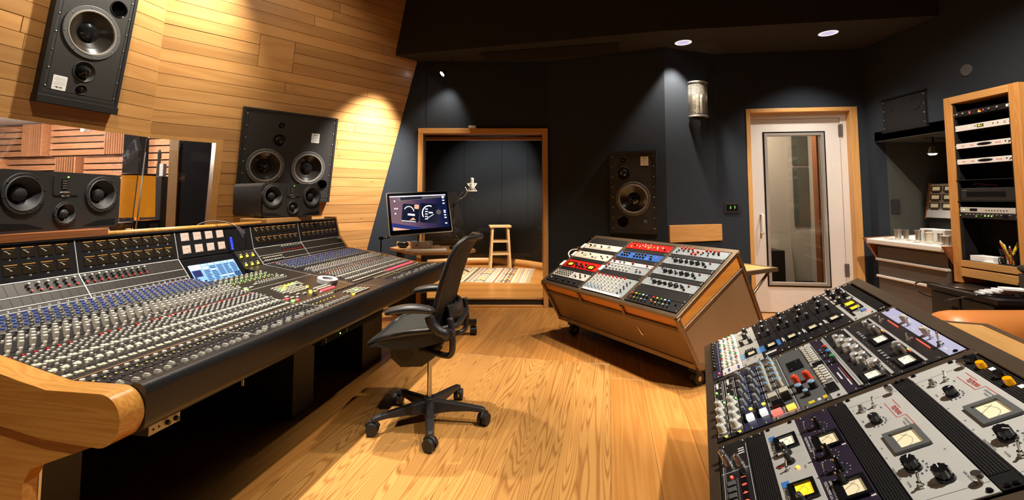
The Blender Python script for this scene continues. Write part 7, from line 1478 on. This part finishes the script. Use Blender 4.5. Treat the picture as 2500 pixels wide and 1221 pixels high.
# corridor things seen through the door window
eb = thing('electrical_panel', 'grey-green electrical panel pair on the corridor wall behind the door window', 'panel', (0, 0, 0))
part(MB().box((4.50, 7.325, 1.84), (4.745, 7.349, 2.30)), 'door', ['panel_green_grey'], eb); part(MB().box((4.50, 7.325, 0.87), (4.745, 7.349, 1.80)), 'door', ['panel_green_grey'], eb)
ct_ = thing('corridor_trim', 'brown wood door casing seen through the dark door window', 'casing', (0, 0, 0)); part(MB().box((4.20, 6.3, 0), (4.28, 6.4, 2.7)), 'casing_post', ['red_wood'], ct_); part(MB().box((4.28, 6.34, 0), (4.749, 6.38, 2.7)), 'dark_opening', ['black_matt'], ct_)  # solid black board painted as the darkness of the doorway
o = part(MB().box((-0.2, 0, 0.0), (0.2, 0.04, 0.75)), 'white_board', ['plaster'], loc=(4.15, 7.15, 0.004), rot=(-0.1, 0, 0)); tag(o, 'white board leaning on the corridor wall', 'board')
o = part(MB().box((3.55, 6.7, 0), (3.95, 7.1, 0.55)), 'amplifier', ['black_satin'], bevel=0.01); tag(o, 'black box on the corridor floor behind the door', 'box')
# ------------------------------------------------------------------ leather sofa and things on the near rack shelf
sf_ = thing('leather_sofa', 'tan leather sofa with rolled back at the right behind the near rack', 'sofa', (0, 0, 0))
def sroll(u, v):
    a = 2 * PI * v; x = 2.15 + 1.45 * u; e = min(1.0, math.sin(min(1, u / 0.10) * PI / 2) ** 0.5 + 0.02, 1.0)
    return (x, 2.42 + 0.085 * u * 0 - 0.13 * e * math.cos(a), 0.595 + 0.125 * e * math.sin(a) * (1.0 if math.sin(a) > 0 else 1.25))
part(MB().grid(sroll, 30, 20), 'back_roll', ['tan_leather'], sf_)
part(MB().box((2.17, 2.30, 0.10), (3.6, 2.55, 0.56)), 'back', ['tan_leather'], sf_, bevel=0.03, seg=3); part(MB().box((2.2, 1.75, 0.12), (3.55, 2.32, 0.42)), 'seat_cushion', ['tan_leather'], sf_, bevel=0.04, seg=3)
mg = part(MB().box((-0.11, -0.075, 0), (0.11, 0.075, 0.006)), 'magazine', ['paper'], mat=TR2 @ Matrix.Translation((0.89, 0.83, 0.796)) @ Matrix.Rotation(0.2, 4, 'Z')); tag(mg, 'glossy magazine lying on the wood shelf of the near rack', 'magazine')
# ------------------------------------------------------------------ live room seen through the window
TLV = mat_xyz((LP.x, LP.y, 0), (LD.x, LD.y, 0), (0, 0, 1))
def slats(t0, t1, z0, z1, label, n=5):
    o = thing('slat_absorber', label, 'wall panel', mat=TLV @ Matrix.Translation((t0, z0, 0.0)), group='slatted wood panels in the live room'); h = (z1 - z0) / n
    me = MB().box((0, 0.011, 0.02), (t1 - t0, h - 0.011, 0.055)).mesh('slat', ['cedar'])
    for i in range(n): put(me, 'slat', o, loc=(0, i * h, 0))
    part(MB().box((0, 0, 0.0), (t1 - t0, z1 - z0, 0.012)), 'backing', ['black_matt'], o)
def fins(t0, t1, z0, z1, label, n=8):
    o = thing('fin_diffuser', label, 'diffuser', mat=TLV @ Matrix.Translation((t0, z0, 0.0)), group='vertical fin diffusers in the live room'); w = (t1 - t0) / n
    me = MB().box((-0.008, 0, 0), (0.008, z1 - z0, 0.16)).mesh('fin', ['cedar'])
    for i in range(n + 1): put(me, 'fin', o, loc=(i * w, 0, 0))
    part(MB().box((0, 0, 0), (t1 - t0, z1 - z0, 0.05)), 'backing', ['cedar_dark'], o)
    part(MB().box((t1 - t0 + 0.008, 0, 0), (t1 - t0 + 0.03, z1 - z0, 0.16)), 'side_board', ['cedar'], o)
ZT, ZM, ZB = 2.60, 2.035, 1.45
slats(-2.4, -0.67, ZM, ZT, 'slatted cedar panel at the far left of the upper row in the live room'); fins(-0.67, -0.23, ZM, ZT, 'upper fin diffuser block nearest the left edge'); slats(-0.18, 1.20, ZM, ZT, 'slatted cedar panel in the upper row between the two fin blocks'); fins(1.20, 1.60, ZM, ZT, 'upper fin diffuser block left of the dark column')
fins(-1.75, -1.27, ZB, ZM - 0.03, 'lower fin diffuser block at the left edge of the window'); slats(-1.22, 0.14, ZB, ZM - 0.03, 'slatted cedar panel in the lower row between the fin blocks'); fins(0.14, 0.56, ZB, ZM - 0.03, 'lower fin diffuser block above the studio monitor'); slats(0.62, 1.60, ZB, ZM - 0.03, 'slatted cedar panel in the lower row left of the dark column')
slats(2.0, 3.3, 0.4, 2.75, 'tall slatted cedar panel behind the guitars', 20)
o = part(MB().box((1.66, 0, 0.0), (1.98, 3.0, 0.20)), 'dark_column', ['ceiling_black'], mat=TLV); tag(o, 'dark column in the live room between the slatted panels', 'column')
wcam = thing('wall_camera', 'small white camera on the live room wall', 'camera', mat=TLV @ Matrix.Translation((0.66, 2.47, 0.06))); part(MB().box((-0.07, -0.03, 0), (0.0, 0.05, 0.06)), 'housing', ['white_panel'], wcam); part(MB().cyl((0.04, 0, 0), (0.04, 0, 0.10), 0.05, 0.045, 16), 'lens_barrel', ['white_panel'], wcam)
def guitar(T, label, m):
    o = thing('electric_guitar', label, 'guitar', mat=T, group='guitars in the live room')
    part(MB().prism([(-0.10, 0.0), (0.02, -0.02), (0.13, 0.02), (0.15, 0.12), (0.09, 0.22), (0.14, 0.34), (0.10, 0.44), (0.03, 0.38), (-0.05, 0.38), (-0.12, 0.42), (-0.13, 0.30), (-0.08, 0.22), (-0.15, 0.10)], 0, 0.04), 'body', [m], o, bevel=0.008)
    part(MB().box((-0.025, 0.34, 0.02), (0.022, 1.02, 0.045)), 'neck', ['black_satin'], o); part(MB().prism([(-0.025, 1.02), (0.025, 1.02), (0.05, 1.18), (0.0, 1.22), (-0.045, 1.14)], 0.018, 0.038), 'headstock', ['black_satin'], o)
    for i in range(4): part(MB().cyl((-0.04, 1.05 + 0.035 * i, 0.028), (-0.075, 1.05 + 0.035 * i, 0.028), 0.008), 'tuning_peg', ['nickel'], o)
guitar(mat_xyz((-5.05, 6.55, 0.78), (0.35, -0.94, 0), (0.03, 0, 1)), 'dark bass guitar hanging left of the amplifier stack', 'red_wood'); guitar(mat_xyz((-4.93, 6.75, 1.10), (0.8, -0.6, 0), (0.06, 0, 1)), 'guitar standing on top of the amplifier stack', 'trim_wood')
am = thing('amplifier_stack', 'tall dark grey amplifier stack in the live room', 'amplifier', (-4.86, 6.25, 0), (0, 0, 0.25)); part(MB().box((-0.17, -0.22, 0.02), (0.17, 0.22, 0.85)), 'lower_cabinet', ['frame_grey'], am, bevel=0.01); part(MB().box((-0.17, -0.22, 0.855), (0.17, 0.22, 1.60)), 'upper_cabinet', ['frame_grey'], am, bevel=0.01)
o = part(MB().box((-4.76, 6.18, 1.603), (-4.71, 6.24, 1.77)), 'white_box', ['paper']); tag(o, 'small white upright box on the amplifier stack', 'box')
pa = thing('sliding_panel', 'dark fabric panel between pale wood posts behind the window', 'partition', (0, 0, 0))
part(MB().box((-3.70, 4.93, 0), (-3.60, 5.0, 2.6)), 'post', ['pine_light'], pa); part(MB().box((-3.60, 4.95, 0), (-3.24, 4.99, 2.6)), 'fabric_panel', ['fabric'], pa); part(MB().box((-3.24, 4.92, 0), (-3.205, 5.0, 2.6)), 'post', ['pine_light'], pa); part(MB().box((-3.185, 4.92, 0), (-3.11, 5.0, 2.6)), 'post', ['pine_light'], pa)
tb_ = thing('side_table', 'low dark table behind the window holding the orange lamp', 'table', (-3.62, 4.42, 0)); part(MB().box((-0.35, -0.3, 0.97), (0.30, 0.3, 1.0)), 'table_top', ['black_satin'], tb_)
for x in (-0.3, 0.25):
    for y in (-0.25, 0.25): part(MB().box((x - 0.02, y - 0.02, 0), (x + 0.02, y + 0.02, 0.97)), 'leg', ['black_satin'], tb_)
lm = thing('table_lamp', 'table lamp with glowing orange drum shade behind the window', 'lamp', (-3.55, 4.36, 1.0))
part(MB().lathe([(0.001, 0.02), (0.075, 0.018), (0.08, 0.005), (0.08, 0.0)], 24), 'foot', ['bone'], lm); part(MB().cyl((0, 0, 0.018), (0, 0, 0.20), 0.02, 0.014), 'stem', ['bone'], lm)
part(MB().lathe([(0.138, 0.125), (0.128, 0.52)], 32), 'shade', ['shade'], lm); part(MB().lathe([(0.130, 0.515), (0.131, 0.53), (0.12, 0.535)], 32), 'shade_rim', ['cedar_dark'], lm); point('lamp_glow', (-3.55, 4.36, 1.33), 7, (1.0, 0.55, 0.18), 0.05)
for i, (x, y, z, s, lb) in enumerate(((-3.40, 4.30, 1.0, (0.13, 0.16, 0.10), 'black gadget with pale lights beside the orange lamp'), (-3.78, 4.5, 1.0, (0.12, 0.2, 0.07), 'low grey gadget left of the orange lamp foot'))):
    o = thing('table_gadget', lb, 'device', (x, y, z)); part(MB().box((-s[0] / 2, -s[1] / 2, 0), (s[0] / 2, s[1] / 2, s[2])), 'case', ['black_satin'], o, bevel=0.004); part(MB().box((s[0] / 2, -s[1] / 3, s[2] * 0.3), (s[0] / 2 + 0.002, s[1] / 3, s[2] * 0.7)), 'front_strip', ['alu'], o)
